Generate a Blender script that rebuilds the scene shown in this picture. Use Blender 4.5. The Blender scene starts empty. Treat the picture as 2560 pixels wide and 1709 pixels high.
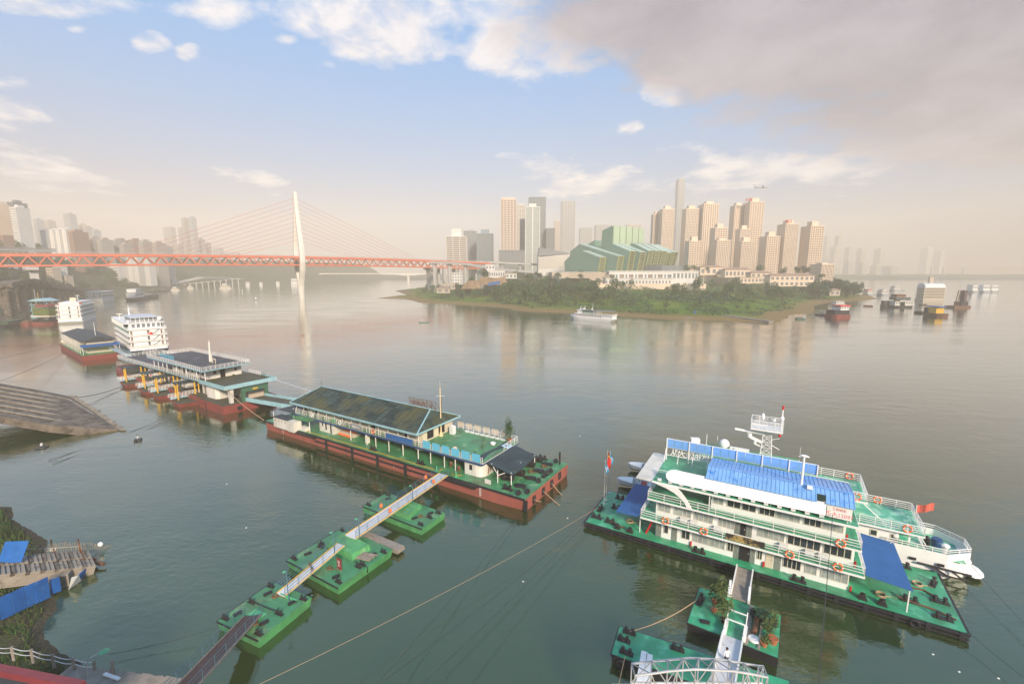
import bpy, math, random
from mathutils import Vector, Matrix
random.seed(7)
SC = bpy.context.scene
COL = SC.collection
R_ = math.radians
# ---------------------------------------------------------------- camera
CAM_H = 34.0
FPX, CXP, CYP, HOR = 1138.0, 1280.0, 854.5, 677.0      # focal length and centre of the 2560x1709 frame
PITCH = math.atan((CYP - HOR) / FPX)
cam_d = bpy.data.cameras.new('camera'); cam = bpy.data.objects.new('camera', cam_d); COL.objects.link(cam)
cam_d.sensor_width = 36.0; cam_d.lens = 36.0 * FPX / 2560.0
cam_d.clip_start = 0.3; cam_d.clip_end = 30000
cam.location = (0, 0, CAM_H); cam.rotation_euler = (math.pi/2 - PITCH, 0, 0)
SC.camera = cam
# ---------------------------------------------------------------- light and sky
SUN_EL, SUN_AZ = 27.0, 160.0         # azimuth clockwise from +Y (towards +X)
sun_dir = Vector((math.sin(R_(SUN_AZ))*math.cos(R_(SUN_EL)), math.cos(R_(SUN_AZ))*math.cos(R_(SUN_EL)), math.sin(R_(SUN_EL))))
sl = bpy.data.lights.new('sun', 'SUN'); sl.energy = 4.2; sl.angle = R_(9.0); sl.color = (1.0, 0.84, 0.66)
so = bpy.data.objects.new('sun', sl); COL.objects.link(so)
so.rotation_euler = (-sun_dir).to_track_quat('-Z', 'Y').to_euler()
SC.view_settings.view_transform = 'Standard'; SC.view_settings.look = 'None'
SC.view_settings.exposure = 0.68; SC.view_settings.gamma = 1.0
SC.render.engine = 'CYCLES'
cy = SC.cycles
cy.use_denoising = True; cy.max_bounces = 7; cy.diffuse_bounces = 3; cy.glossy_bounces = 3; cy.transmission_bounces = 3
cy.volume_bounces = 3; cy.transparent_max_bounces = 8; cy.caustics_reflective = False; cy.caustics_refractive = False
cy.sample_clamp_indirect = 4.0
def ray(px, py):
    u = (px - CXP)/FPX; v = (py - CYP)/FPX; s, c = math.sin(PITCH), math.cos(PITCH)
    return Vector((u, c - v*s, -s - v*c))
def PX(px, py, z=0.0):               # the point at height z that the photograph shows at px, py
    d = ray(px, py); t = (z - CAM_H)/d.z
    return Vector((0, 0, CAM_H)) + d*t
def AT(px, py, Y):                   # the point at distance Y that the photograph shows at px, py
    d = ray(px, py)
    return Vector((0, 0, CAM_H)) + d*(Y/d.y)
def DS(x, y, z=0.0): return PX(x*1.08983, y*1.08983, z)
# sky: Nishita daylight with broken cloud and a bright hazy band at the horizon
W = bpy.data.worlds.new('World'); SC.world = W; W.use_nodes = True
nt = W.node_tree; nt.nodes.clear(); NN = nt.nodes; LL = nt.links
def nod(t, **k):
    n = NN.new(t)
    for a, b in k.items():
        if a == 'op': n.operation = b
        elif a == 'inp':
            for i, v in b.items(): n.inputs[i].default_value = v
        else: setattr(n, a, b)
    return n
def mth(op, a, b=None, c=None, clamp=False):
    n = NN.new('ShaderNodeMath'); n.operation = op; n.use_clamp = clamp
    for i, v in enumerate((a, b, c)):
        if v is None: continue
        if isinstance(v, (int, float)): n.inputs[i].default_value = v
        else: LL.new(v, n.inputs[i])
    return n.outputs[0]
def mixc(f, a, b):
    n = NN.new('ShaderNodeMix'); n.data_type = 'RGBA'
    for i, v in ((0, f), (6, a), (7, b)):
        if isinstance(v, (int, float)): n.inputs[i].default_value = v
        elif isinstance(v, tuple): n.inputs[i].default_value = (*v, 1)
        else: LL.new(v, n.inputs[i])
    return n.outputs[2]
sky = NN.new('ShaderNodeTexSky'); sky.sky_type = 'NISHITA'; sky.sun_disc = False
sky.sun_elevation = R_(SUN_EL); sky.sun_rotation = R_(SUN_AZ); sky.altitude = 200; sky.air_density = 1.0; sky.dust_density = 1.5; sky.ozone_density = 2.0
tc = NN.new('ShaderNodeTexCoord'); sp = NN.new('ShaderNodeSeparateXYZ'); LL.new(tc.outputs['Generated'], sp.inputs[0])
dx, dy, dz = sp.outputs
yy = mth('MAXIMUM', dy, 0.15); U = mth('DIVIDE', dx, yy); V = mth('DIVIDE', dz, yy)
front = mth('MULTIPLY', mth('GREATER_THAN', dy, 0.0), 1.0)
# noise on a flattened cloud ceiling so clouds shrink towards the horizon
dzz = mth('ADD', mth('MAXIMUM', dz, 0.0), 0.16)
cv = NN.new('ShaderNodeCombineXYZ'); LL.new(mth('DIVIDE', dx, dzz), cv.inputs[0]); LL.new(mth('DIVIDE', dy, dzz), cv.inputs[1])
def noise(scale, detail=6, rough=.55, dist=0.0, off=0.0):
    n = NN.new('ShaderNodeTexNoise'); n.inputs['Scale'].default_value = scale; n.inputs['Detail'].default_value = detail
    n.inputs['Roughness'].default_value = rough; n.inputs['Distortion'].default_value = dist
    m = NN.new('ShaderNodeVectorMath'); m.operation = 'ADD'; m.inputs[1].default_value = (off, off*1.7, 0)
    LL.new(cv.outputs[0], m.inputs[0]); LL.new(m.outputs[0], n.inputs['Vector'])
    return n.outputs['Fac']
nA = noise(1.9, 9, .58, .3); nB = noise(6.5, 6, .6, .2, 3.1); nC = noise(0.9, 4, .5, 0, 7.7)
def blob(px, py, a, b, gain=1.0, rot=0.0):
    d = ray(px, py); u0, v0 = d.x/d.y, d.z/d.y
    # half axes given in photograph pixels
    du = mth('MULTIPLY', mth('SUBTRACT', U, u0), 1138.0); dv = mth('MULTIPLY', mth('SUBTRACT', V, v0), 1138.0)
    cr, sr = math.cos(rot), math.sin(rot)
    e1 = mth('DIVIDE', mth('ADD', mth('MULTIPLY', du, cr), mth('MULTIPLY', dv, sr)), a*1.05)
    e2 = mth('DIVIDE', mth('SUBTRACT', mth('MULTIPLY', dv, cr), mth('MULTIPLY', du, sr)), b*1.05)
    r = mth('SQRT', mth('ADD', mth('MULTIPLY', e1, e1), mth('MULTIPLY', e2, e2)))
    return mth('MULTIPLY', mth('SUBTRACT', 1.15, r, clamp=True), gain)
def summed(lst):
    s = lst[0]
    for q in lst[1:]: s = mth('MAXIMUM', s, q)
    return s
white = summed([blob(1010, 60, 330, 130, 1.0), blob(1290, 120, 260, 95, 1.0, -.15), blob(1480, 150, 200, 60, .8), blob(375, 105, 75, 50, .85), blob(470, 130, 50, 32, .75),
                blob(1645, 235, 75, 52, .9), blob(1575, 312, 50, 32, .8), blob(625, 440, 140, 40, .72, -.25), blob(25, 260, 130, 80, .9, -.3), blob(120, 5, 330, 60, .8), blob(520, 20, 200, 70, .55),
                blob(1450, 440, 330, 75, .72), blob(110, 420, 330, 95, .62, -.15), blob(1150, 30, 300, 90, .9), blob(190, 75, 60, 22, .6), blob(720, 100, 60, 25, .6), blob(1900, 430, 500, 110, .6), blob(2250, 260, 160, 70, .5)])
grey = summed([blob(2150, 40, 860, 230, 1.25), blob(2350, 240, 620, 160, 1.1), blob(1800, 130, 420, 120, .9), blob(2500, 350, 420, 110, .85)])
cA = mth('ADD', mth('MULTIPLY', nA, .75), mth('MULTIPLY', nB, .3))
aw = mth('MULTIPLY', mth('ADD', mth('SUBTRACT', mth('MINIMUM', mth('MULTIPLY', white, 1.3), .80), .56), mth('MULTIPLY', mth('SUBTRACT', cA, .525), 3.4)), 2.6, clamp=True)
ag = mth('MULTIPLY', mth('ADD', mth('SUBTRACT', mth('MINIMUM', mth('MULTIPLY', grey, 1.5), 1.2), .42), mth('MULTIPLY', mth('SUBTRACT', cA, .525), 2.6)), 2.0, clamp=True)
aw = mth('MULTIPLY', aw, front); ag = mth('MULTIPLY', ag, front)
back = mth('MULTIPLY', mth('SUBTRACT', nC, .42), 4.0, clamp=True)       # broken cloud over the rest of the sky
back = mth('MULTIPLY', back, mth('SUBTRACT', 1.0, front))
cw = mixc(mth('MULTIPLY', mth('SUBTRACT', nB, .3), 2.0, clamp=True), (4.6, 4.7, 5.4), (7.6, 7.3, 7.2))
cg = mixc(mth('MULTIPLY', mth('SUBTRACT', cA, .36), 3.6, clamp=True), (1.75, 1.62, 2.0), (3.2, 2.9, 3.3))
blue = mixc(.85, sky.outputs[0], (.95, 3.1, 6.3))
# paler towards the horizon
hz = mth('POWER', mth('SUBTRACT', 1.0, mth('MULTIPLY', mth('MAXIMUM', dz, 0.0), 2.1), clamp=True), 2.2)
warm = mixc(mth('ADD', mth('MULTIPLY', mth('ABSOLUTE', mth('SUBTRACT', U, .0)), 1.0), 0.0, clamp=True), (3.8, 3.55, 3.4), (3.3, 1.9, .75))
c1 = mixc(mth('MULTIPLY', hz, .92), blue, warm)
c2 = mixc(mth('MULTIPLY', back, .55), c1, (6.0, 5.9, 6.3))
c3 = mixc(mth('MULTIPLY', aw, .92), c2, cw)
c4 = mixc(mth('MULTIPLY', ag, .93), c3, cg)
bg = NN.new('ShaderNodeBackground'); LL.new(c4, bg.inputs[0]); bg.inputs[1].default_value = 0.10
wo = NN.new('ShaderNodeOutputWorld'); LL.new(bg.outputs[0], wo.inputs[0])
# ---------------------------------------------------------------- helpers
class MB:
    def __init__(s): s.v = []; s.f = []; s.m = []
    def add(s, vs, fs, mi=0):
        k = len(s.v); s.v += [tuple(v) for v in vs]; s.f += [tuple(i + k for i in f) for f in fs]; s.m += [mi]*len(fs); return s
    def box(s, x0, x1, y0, y1, z0, z1, mi=0, top=None):
        v = [(x0,y0,z0),(x1,y0,z0),(x1,y1,z0),(x0,y1,z0),(x0,y0,z1),(x1,y0,z1),(x1,y1,z1),(x0,y1,z1)]
        s.add(v, [(0,3,2,1),(0,1,5,4),(1,2,6,5),(2,3,7,6),(3,0,4,7)], mi); s.add(v, [(4,5,6,7)], mi if top is None else top); return s
    def obox(s, c, sx, sy, sz, rot=0, mi=0, tilt=0):
        M = Matrix.Rotation(rot, 3, 'Z') @ Matrix.Rotation(tilt, 3, 'Y')
        v = [Vector(c) + M @ Vector((a*sx/2, b*sy/2, d*sz/2)) for d in (-1, 1) for a, b in ((-1,-1),(1,-1),(1,1),(-1,1))]
        return s.add(v, [(0,3,2,1),(0,1,5,4),(1,2,6,5),(2,3,7,6),(3,0,4,7),(4,5,6,7)], mi)
    def prism(s, poly, z0, z1, mi=0, top=None, inset=1.0, zt=None):
        n = len(poly); cx = sum(p[0] for p in poly)/n; cy_ = sum(p[1] for p in poly)/n
        lo = [(cx + (p[0]-cx)*inset, cy_ + (p[1]-cy_)*inset, z0) for p in poly]; hi = [(p[0], p[1], (z1 if zt is None else zt(p))) for p in poly]
        s.add(lo + hi, [tuple(range(n))[::-1]] + [(i, (i+1) % n, n+(i+1) % n, n+i) for i in range(n)], mi)
        s.add(hi, [tuple(range(n))], mi if top is None else top); return s
    def ext(s, poly, o, ax, d, mi=0):           # poly of (a, z) in the plane axis ax='y' (a=x) or 'x' (a=y), from o to o+d
        n = len(poly)
        def P(a, z, q): return (a, q, z) if ax == 'y' else (q, a, z)
        vs = [P(a, z, o) for a, z in poly] + [P(a, z, o+d) for a, z in poly]
        return s.add(vs, [tuple(range(n)), tuple(range(n, 2*n))[::-1]] + [(i, (i+1) % n, n+(i+1) % n, n+i) for i in range(n)], mi)
    def beam(s, a, b, w, h=None, mi=0):
        a, b = Vector(a), Vector(b); h = h or w; d = b - a
        if d.length < 1e-6: return s
        d.normalize(); up = Vector((0, 0, 1)) if abs(d.z) < .95 else Vector((1, 0, 0))
        r = d.cross(up).normalized()*(w/2); u = r.cross(d).normalized()*(h/2)
        v = [a-r-u, a+r-u, a+r+u, a-r+u, b-r-u, b+r-u, b+r+u, b-r+u]
        return s.add(v, [(0,1,2,3),(7,6,5,4),(0,4,5,1),(1,5,6,2),(2,6,7,3),(3,7,4,0)], mi)
    def tube(s, pts, r, n=6, mi=0, r2=None):
        pts = [Vector(p) for p in pts]; k = len(s.v); N = len(pts)
        for i, p in enumerate(pts):
            d = (pts[min(i+1, N-1)] - pts[max(i-1, 0)]).normalized()
            up = Vector((0, 0, 1)) if abs(d.z) < .95 else Vector((1, 0, 0))
            a = d.cross(up).normalized(); b = a.cross(d).normalized()
            rr = r if r2 is None else r + (r2 - r)*i/(N-1)
            for j in range(n):
                t = 2*math.pi*j/n; s.v.append(tuple(p + (a*math.cos(t) + b*math.sin(t))*rr))
        for i in range(N-1):
            for j in range(n):
                s.f.append((k+i*n+j, k+i*n+(j+1) % n, k+(i+1)*n+(j+1) % n, k+(i+1)*n+j)); s.m.append(mi)
        s.f.append(tuple(k+j for j in range(n))[::-1]); s.f.append(tuple(k+(N-1)*n+j for j in range(n))); s.m += [mi, mi]
        return s
    def cyl(s, c, r, h, n=12, r2=None, mi=0): return s.tube([c, (c[0], c[1], c[2]+h)], r, n, mi, r2)
    def ell(s, c, rx, ry, rz, n=10, m=6, mi=0):
        k = len(s.v)
        for i in range(m+1):
            t = math.pi*i/m
            for j in range(n):
                a = 2*math.pi*j/n; s.v.append((c[0]+rx*math.sin(t)*math.cos(a), c[1]+ry*math.sin(t)*math.sin(a), c[2]+rz*math.cos(t)))
        for i in range(m):
            for j in range(n): s.f.append((k+i*n+j, k+(i+1)*n+j, k+(i+1)*n+(j+1) % n, k+i*n+(j+1) % n)); s.m.append(mi)
        return s
    def torus(s, c, R, r, axis='y', n=20, m=8, mi=0, mi2=None):
        k = len(s.v)
        for i in range(n):
            a = 2*math.pi*i/n
            for j in range(m):
                b = 2*math.pi*j/m; q = R + r*math.cos(b); e = r*math.sin(b)
                p = {'y': (q*math.cos(a), e, q*math.sin(a)), 'x': (e, q*math.cos(a), q*math.sin(a)), 'z': (q*math.cos(a), q*math.sin(a), e)}[axis]
                s.v.append((c[0]+p[0], c[1]+p[1], c[2]+p[2]))
        for i in range(n):
            for j in range(m):
                s.f.append((k+i*m+j, k+((i+1) % n)*m+j, k+((i+1) % n)*m+(j+1) % m, k+i*m+(j+1) % m)); s.m.append(mi if mi2 is None or (i*4//n*4 + n//8 - 0) < 0 or (i % (n//4)) >= n//10 else mi2)
        return s
    def build(s, name, mats, parent=None, loc=None, rot=0, smooth=False):
        me = bpy.data.meshes.new(name); me.from_pydata(s.v, [], s.f)
        if not isinstance(mats, (list, tuple)): mats = [mats]
        for m in mats: me.materials.append(m)
        if len(mats) > 1: me.polygons.foreach_set('material_index', s.m)
        if smooth: me.polygons.foreach_set('use_smooth', [True]*len(s.f))
        me.update(); o = bpy.data.objects.new(name, me); COL.objects.link(o)
        if loc is not None: o.location = loc
        if rot: o.rotation_euler = (0, 0, rot)
        if parent is not None: o.parent = parent
        return o
def thing(name, label, cat, loc=(0, 0, 0), rot=0, group=None):
    o = bpy.data.objects.new(name, None); COL.objects.link(o); o.empty_display_size = .5
    o.location = loc; o.rotation_euler = (0, 0, rot); return tag(o, label, cat, group)
def tag(o, label, cat, group=None):
    o['label'] = label; o['category'] = cat
    if group: o['group'] = group
    return o
def struct(o): o['kind'] = 'structure'; return o
CH = {}
def kids(o): return [c for c in bpy.data.objects if c.parent == o]
def dup(root, loc, rot=0, label=None, group=None, scale=None, tree=None):
    r = root.copy(); COL.objects.link(r); r.location = loc; r.rotation_euler = (0, 0, rot)
    if scale: r.scale = scale if isinstance(scale, tuple) else (scale,)*3
    if label: r['label'] = label
    if group: r['group'] = group
    for ch, gs in (tree if tree is not None else [(c, kids(c)) for c in kids(root)]):
        c = ch.copy(); COL.objects.link(c); c.parent = r
        for g in gs: d = g.copy(); COL.objects.link(d); d.parent = c
    return r
def rail(mb, pts, h=1.0, bars=3, step=1.5, r=.03, mi=0):
    pts = [Vector(p) for p in pts]
    for a, b in zip(pts[:-1], pts[1:]):
        L = (b-a).length; n = max(1, round(L/step))
        for i in range(n+1):
            p = a + (b-a)*i/n; mb.beam(p, p + Vector((0, 0, h)), r*1.9, mi=mi)
        for k in range(bars):
            z = Vector((0, 0, h*(k+1)/bars)); mb.beam(a+z, b+z, r*1.7 if k < bars-1 else r*2.2, mi=mi)
    return mb
# ---------------------------------------------------------------- materials
MC = {}
def mat(name, col, rough=.6, var=.18, scale=1.5, metal=0.0, col2=None, amt=.35, s2=None, bump=0.0, spec=.5, streak=False, coords='Object', detail=5, grime=0.0):
    m = bpy.data.materials.new(name); m.use_nodes = True; t = m.node_tree; b = t.nodes['Principled BSDF']
    b.inputs['Roughness'].default_value = rough; b.inputs['Metallic'].default_value = metal; b.inputs['Specular IOR Level'].default_value = spec
    tcn = t.nodes.new('ShaderNodeTexCoord'); mp = t.nodes.new('ShaderNodeMapping'); t.links.new(tcn.outputs[coords], mp.inputs[0])
    if streak: mp.inputs['Scale'].default_value = (1, 1, .18)
    def nz(sc, de=detail):
        n = t.nodes.new('ShaderNodeTexNoise'); n.inputs['Scale'].default_value = sc; n.inputs['Detail'].default_value = de; n.inputs['Roughness'].default_value = .6
        t.links.new(mp.outputs[0], n.inputs['Vector']); return n
    n1 = nz(scale); r1 = t.nodes.new('ShaderNodeMapRange'); t.links.new(n1.outputs['Fac'], r1.inputs[0])
    r1.inputs[1].default_value = .3; r1.inputs[2].default_value = .7; r1.inputs[3].default_value = 1 - var; r1.inputs[4].default_value = 1 + var*.6
    vm = t.nodes.new('ShaderNodeVectorMath'); vm.operation = 'SCALE'; vm.inputs[0].default_value = col; t.links.new(r1.outputs[0], vm.inputs['Scale'])
    out = vm.outputs[0]
    if col2:
        n2 = nz(s2 or scale*1.7, 8); r2 = t.nodes.new('ShaderNodeMapRange'); t.links.new(n2.outputs['Fac'], r2.inputs[0])
        th = .72 - amt*.45; r2.inputs[1].default_value = th; r2.inputs[2].default_value = th + .12; r2.clamp = True
        mx = t.nodes.new('ShaderNodeMix'); mx.data_type = 'RGBA'; t.links.new(r2.outputs[0], mx.inputs[0]); t.links.new(out, mx.inputs[6]); mx.inputs[7].default_value = (*col2, 1)
        out = mx.outputs[2]
    if grime:
        n4 = nz(.33, 9); r4 = t.nodes.new('ShaderNodeMapRange'); t.links.new(n4.outputs['Fac'], r4.inputs[0]); r4.inputs[1].default_value = .48; r4.inputs[2].default_value = .66; r4.inputs[4].default_value = grime
        n5 = nz(7, 4); r5 = t.nodes.new('ShaderNodeMapRange'); t.links.new(n5.outputs['Fac'], r5.inputs[0]); r5.inputs[1].default_value = .4; r5.inputs[2].default_value = .6; r5.inputs[3].default_value = .35
        mu = t.nodes.new('ShaderNodeMath'); mu.operation = 'MULTIPLY'; t.links.new(r4.outputs[0], mu.inputs[0]); t.links.new(r5.outputs[0], mu.inputs[1])
        mg = t.nodes.new('ShaderNodeMix'); mg.data_type = 'RGBA'; t.links.new(mu.outputs[0], mg.inputs[0]); t.links.new(out, mg.inputs[6]); mg.inputs[7].default_value = (.075, .065, .045, 1); out = mg.outputs[2]
    t.links.new(out, b.inputs['Base Color'])
    if bump:
        n3 = nz((s2 or scale)*3, 6); bp = t.nodes.new('ShaderNodeBump'); bp.inputs['Strength'].default_value = bump; bp.inputs['Distance'].default_value = .1
        t.links.new(n3.outputs['Fac'], bp.inputs['Height']); t.links.new(bp.outputs[0], b.inputs['Normal'])
    return m
def flat(name, col, rough=.5, metal=0, spec=.5): return mat(name, col, rough, var=.06, metal=metal, spec=spec)
def glass(name, col=(.03, .045, .05), rough=.12): return mat(name, col, rough, var=.4, scale=.7, spec=.8)
M = dict(
 white=mat('white_paint', (.80, .79, .76), .45, .05, .8, col2=(.55, .46, .36), grime=0.06, amt=.06, streak=True),
 whited=mat('dirty_white_paint', (.68, .65, .58), .6, .12, .8, col2=(.30, .17, .09), grime=0.35, amt=.22, s2=2.2, streak=True),
 cream=mat('cream_wall', (.62, .54, .40), .6, .12, .6, col2=(.35, .25, .15), amt=.18, streak=True),
 green=mat('green_deck_paint', (.035, .33, .16), .32, .22, .5, col2=(.10, .44, .26), grime=0.45, amt=.42, s2=.9, bump=.05),
 greenw=mat('worn_green_deck', (.055, .24, .10), .4, .3, .35, col2=(.19, .37, .17), grime=0.75, amt=.38, s2=.6, bump=.05),
 greenp=mat('pontoon_green_paint', (.08, .32, .115), .5, .25, .6, col2=(.20, .42, .18), grime=0.6, amt=.30, s2=1.2, bump=.05),
 green2=mat('mint_deck_paint', (.07, .40, .25), .35, .12, .6, col2=(.30, .60, .44), grime=0.3, amt=.55, s2=.9),
 gside=mat('green_plate', (.09, .40, .18), .4, .1, .8),
 red=mat('red_hull_paint', (.26, .055, .045), .6, .22, .5, col2=(.12, .045, .035), grime=0.5, amt=.30, streak=True, bump=.05),
 redl=mat('faded_red_hull_paint', (.32, .095, .07), .6, .18, .4, col2=(.24, .10, .08), grime=0.45, amt=.3, streak=True),
 black=mat('black_rubber', (.018, .018, .022), .55, .25, 1.2),
 blk=mat('black_iron', (.022, .020, .022), .5, .3, 2.5, col2=(.07, .035, .02), amt=.2),
 blue=mat('blue_awning', (.030, .12, .32), .4, .12, .5, bump=.1),
 blueroof=mat('blue_steel_roof', (.20, .40, .70), .35, .12, .5, col2=(.05, .20, .55), grime=0.15, amt=.36, s2=1.1, streak=False),
 bluepanel=mat('blue_sign_panel', (.17, .37, .75), .3, .2, .9),
 cyanp=mat('light_blue_panel', (.12, .45, .62), .5, .04, .8),
 bluetrim=flat('navy_trim', (.02, .07, .18)),
 cyan=mat('pale_blue_steel', (.30, .50, .54), .5, .15, .8, col2=(.45, .36, .25), grime=0.3, amt=.15),
 roofg=mat('mossy_dark_roof', (.045, .060, .055), .7, .45, .5, col2=(.13, .13, .06), amt=.36, s2=.35),
 roofd=mat('dark_roof', (.035, .042, .045), .6, .35, .4, col2=(.08, .09, .08), amt=.3),
 tarp=mat('dark_tarp_roof', (.028, .045, .05), .6, .35, .3, col2=(.05, .10, .08), amt=.35, s2=.5),
 glass=glass('dark_glass'), glassl=mat('curtained_glass', (.34, .38, .36), .2, .35, 1.6, spec=.7),
 door=mat('grey_door', (.20, .22, .19), .5, .2, 1.2),
 frame=flat('beige_frame', (.58, .53, .42)),
 steel=mat('galvanised_steel', (.50, .50, .49), .4, .15, 1.0, metal=.3),
 alu=mat('pale_steel_deck', (.62, .62, .63), .45, .10, .8, col2=(.40, .38, .36), grime=0.25, amt=.25),
 orange=flat('orange_plastic', (.85, .16, .03)), yellow=mat('yellow_paint', (.65, .38, .03), .5, .12), redp=flat('red_paint', (.55, .02, .02)),
 rail=flat('white_rail', (.78, .76, .72)), brail=flat('blue_rail', (.07, .16, .20)),
 conc=mat('concrete', (.27, .235, .19), .85, .2, .5, col2=(.15, .12, .095), grime=0.5, amt=.38, bump=.15), concd=mat('dark_concrete', (.155, .125, .095), .9, .35, .4, col2=(.06, .048, .036), amt=.5, bump=.2),
 wood=mat('old_wood', (.27, .23, .19), .8, .3, 1.5, bump=.2), rope=flat('rope', (.45, .30, .18)), wire=flat('wire', (.04, .04, .04)),
 brown=mat('brown_plate', (.10, .055, .05), .7, .25, .8), rust=mat('rust', (.16, .07, .035), .8, .35, 1.4),
 terra=mat('terracotta', (.38, .12, .05), .8, .2, 2), skin=flat('skin', (.35, .20, .13)), shirt=flat('white_cloth', (.75, .75, .75)), cloth=flat('dark_cloth', (.025, .025, .03)),
 leaf=mat('leaf_green', (.055, .13, .025), .7, .45, .9, col2=(.11, .17, .03), amt=.35), leafd=mat('leaf_dark', (.022, .065, .022), .7, .4, .4, col2=(.05, .10, .02), amt=.3), leafb=mat('leaf_olive', (.11, .14, .03), .7, .4, .4, col2=(.17, .16, .05), amt=.3),
 bark=mat('bark', (.10, .075, .05), .9), dark=flat('dark_opening', (.012, .012, .014), .9), tile=flat('white_tile', (.7, .7, .68)),
)
# ---------------------------------------------------------------- water
def water_mat():
    m = bpy.data.materials.new('river_water'); m.use_nodes = True; t = m.node_tree; b = t.nodes['Principled BSDF']
    b.inputs['Roughness'].default_value = .06; b.inputs['IOR'].default_value = 1.95; b.inputs['Coat Weight'].default_value = 1.0; b.inputs['Coat IOR'].default_value = 1.4; b.inputs['Coat Roughness'].default_value = .09; b.inputs['Specular Tint'].default_value = (.90, 1.0, .58, 1)
    tcn = t.nodes.new('ShaderNodeTexCoord')
    def nz(sc, de, sx=1, sy=1, rot=0):
        mp = t.nodes.new('ShaderNodeMapping'); mp.inputs['Scale'].default_value = (sx, sy, 1); mp.inputs['Rotation'].default_value = (0, 0, rot)
        n = t.nodes.new('ShaderNodeTexNoise'); n.inputs['Scale'].default_value = sc; n.inputs['Detail'].default_value = de
        t.links.new(tcn.outputs['Object'], mp.inputs[0]); t.links.new(mp.outputs[0], n.inputs['Vector']); return n
    big = nz(.012, 3, 1, 2.2, .5)
    cr = t.nodes.new('ShaderNodeValToRGB'); cr.color_ramp.elements[0].position = .35; cr.color_ramp.elements[1].position = .7
    cr.color_ramp.elements[0].color = (.018, .034, .010, 1); cr.color_ramp.elements[1].color = (.034, .054, .018, 1)
    t.links.new(big.outputs['Fac'], cr.inputs[0]); t.links.new(cr.outputs[0], b.inputs['Base Color'])
    n1 = nz(.9, 4, 1, 1.8, .55); n2 = nz(.16, 3, 1, 1.6, .4); n3 = nz(3.2, 2, 1, 1.4, .2)
    calm = nz(.02, 3, 1, 3, .6); cm = t.nodes.new('ShaderNodeMapRange'); cm.inputs[1].default_value = .38; cm.inputs[2].default_value = .62; cm.inputs[3].default_value = .35; cm.inputs[4].default_value = 1.1
    t.links.new(calm.outputs['Fac'], cm.inputs[0])
    def mad(a, k, c=None):
        n = t.nodes.new('ShaderNodeMath'); n.operation = 'MULTIPLY_ADD'; t.links.new(a, n.inputs[0]); n.inputs[1].default_value = k
        if c is None: n.inputs[2].default_value = 0
        else: t.links.new(c, n.inputs[2])
        return n.outputs[0]
    h = mad(n1.outputs['Fac'], .045, mad(n2.outputs['Fac'], .10, mad(n3.outputs['Fac'], .007)))
    bp = t.nodes.new('ShaderNodeBump'); bp.inputs['Distance'].default_value = 1.0; t.links.new(cm.outputs[0], bp.inputs['Strength']); t.links.new(h, bp.inputs['Height'])
    t.links.new(bp.outputs[0], b.inputs['Normal']); t.links.new(bp.outputs[0], b.inputs['Coat Normal']); b.inputs['Coat Tint'].default_value = (1, 1, 1, 1)
    return m
wm = MB(); wm.add([(-2600, -120, 0), (2600, -120, 0), (2600, 3400, 0), (-2600, 3400, 0)], [(0, 1, 2, 3)])
struct(wm.build('river', water_mat()))
# ---------------------------------------------------------------- terrain
def poly_dist(x, y, P):
    ins = False; best = 1e18; n = len(P)
    for i in range(n):
        ax, ay = P[i]; bx, by = P[(i+1) % n]
        if (ay > y) != (by > y) and x < (bx-ax)*(y-ay)/(by-ay)+ax: ins = not ins
        ex, ey = bx-ax, by-ay; q = max(0, min(1, ((x-ax)*ex+(y-ay)*ey)/(ex*ex+ey*ey))); d = (x-ax-q*ex)**2+(y-ay-q*ey)**2
        if d < best: best = d
    d = math.sqrt(best); return d if ins else -d
from mathutils import noise as mn
def lerp(t, pts):
    if t <= pts[0][0]: return pts[0][1]
    for (a, va), (b, vb) in zip(pts[:-1], pts[1:]):
        if t <= b: return va + (vb-va)*(t-a)/(b-a)
    return pts[-1][1]
ISL = [(-170, 1000), (-205, 800), (-150, 650), (-172, 575), (-139, 568), (-116, 529), (-102, 495), (-73, 474), (-50, 460), (-30, 443), (-8, 425), (5, 392), (22, 380), (41, 372), (78, 346), (100, 328), (118, 317), (140, 313), (168, 299), (178, 301),
       (190, 318), (202, 331), (215, 352), (233, 363), (250, 375), (268, 402), (300, 450), (343, 493), (408, 528), (450, 560), (500, 640), (540, 760), (640, 1000), (700, 1500), (-200, 1500)]
def isl_h(x, y):
    d = poly_dist(x, y, ISL)
    if d < 0: return max(-2.5, d*.15)
    h = lerp(d, [(0, 0), (6, .5), (18, 1.9), (45, 4), (90, 7), (160, 9.5), (260, 12), (330, 14), (460, 30), (900, 38)])
    k = min(1, d/25); return h + (mn.noise(Vector((x*.03, y*.03, 0)))*1.6 + mn.noise(Vector((x*.11, y*.11, 3)))*.6)*k
def grid_terrain(name, x0, x1, y0, y1, step, fn, m):
    nx = int((x1-x0)/step)+1; ny = int((y1-y0)/step)+1; mb = MB()
    mb.v = [(x0+i*step, y0+j*step, fn(x0+i*step, y0+j*step)) for j in range(ny) for i in range(nx)]
    for j in range(ny-1):
        for i in range(nx-1):
            q = (j*nx+i, j*nx+i+1, (j+1)*nx+i+1, (j+1)*nx+i)
            if max(mb.v[k][2] for k in q) > -1.2: mb.f.append(q); mb.m.append(0)
    return struct(mb.build(name, m, smooth=True))
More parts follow.
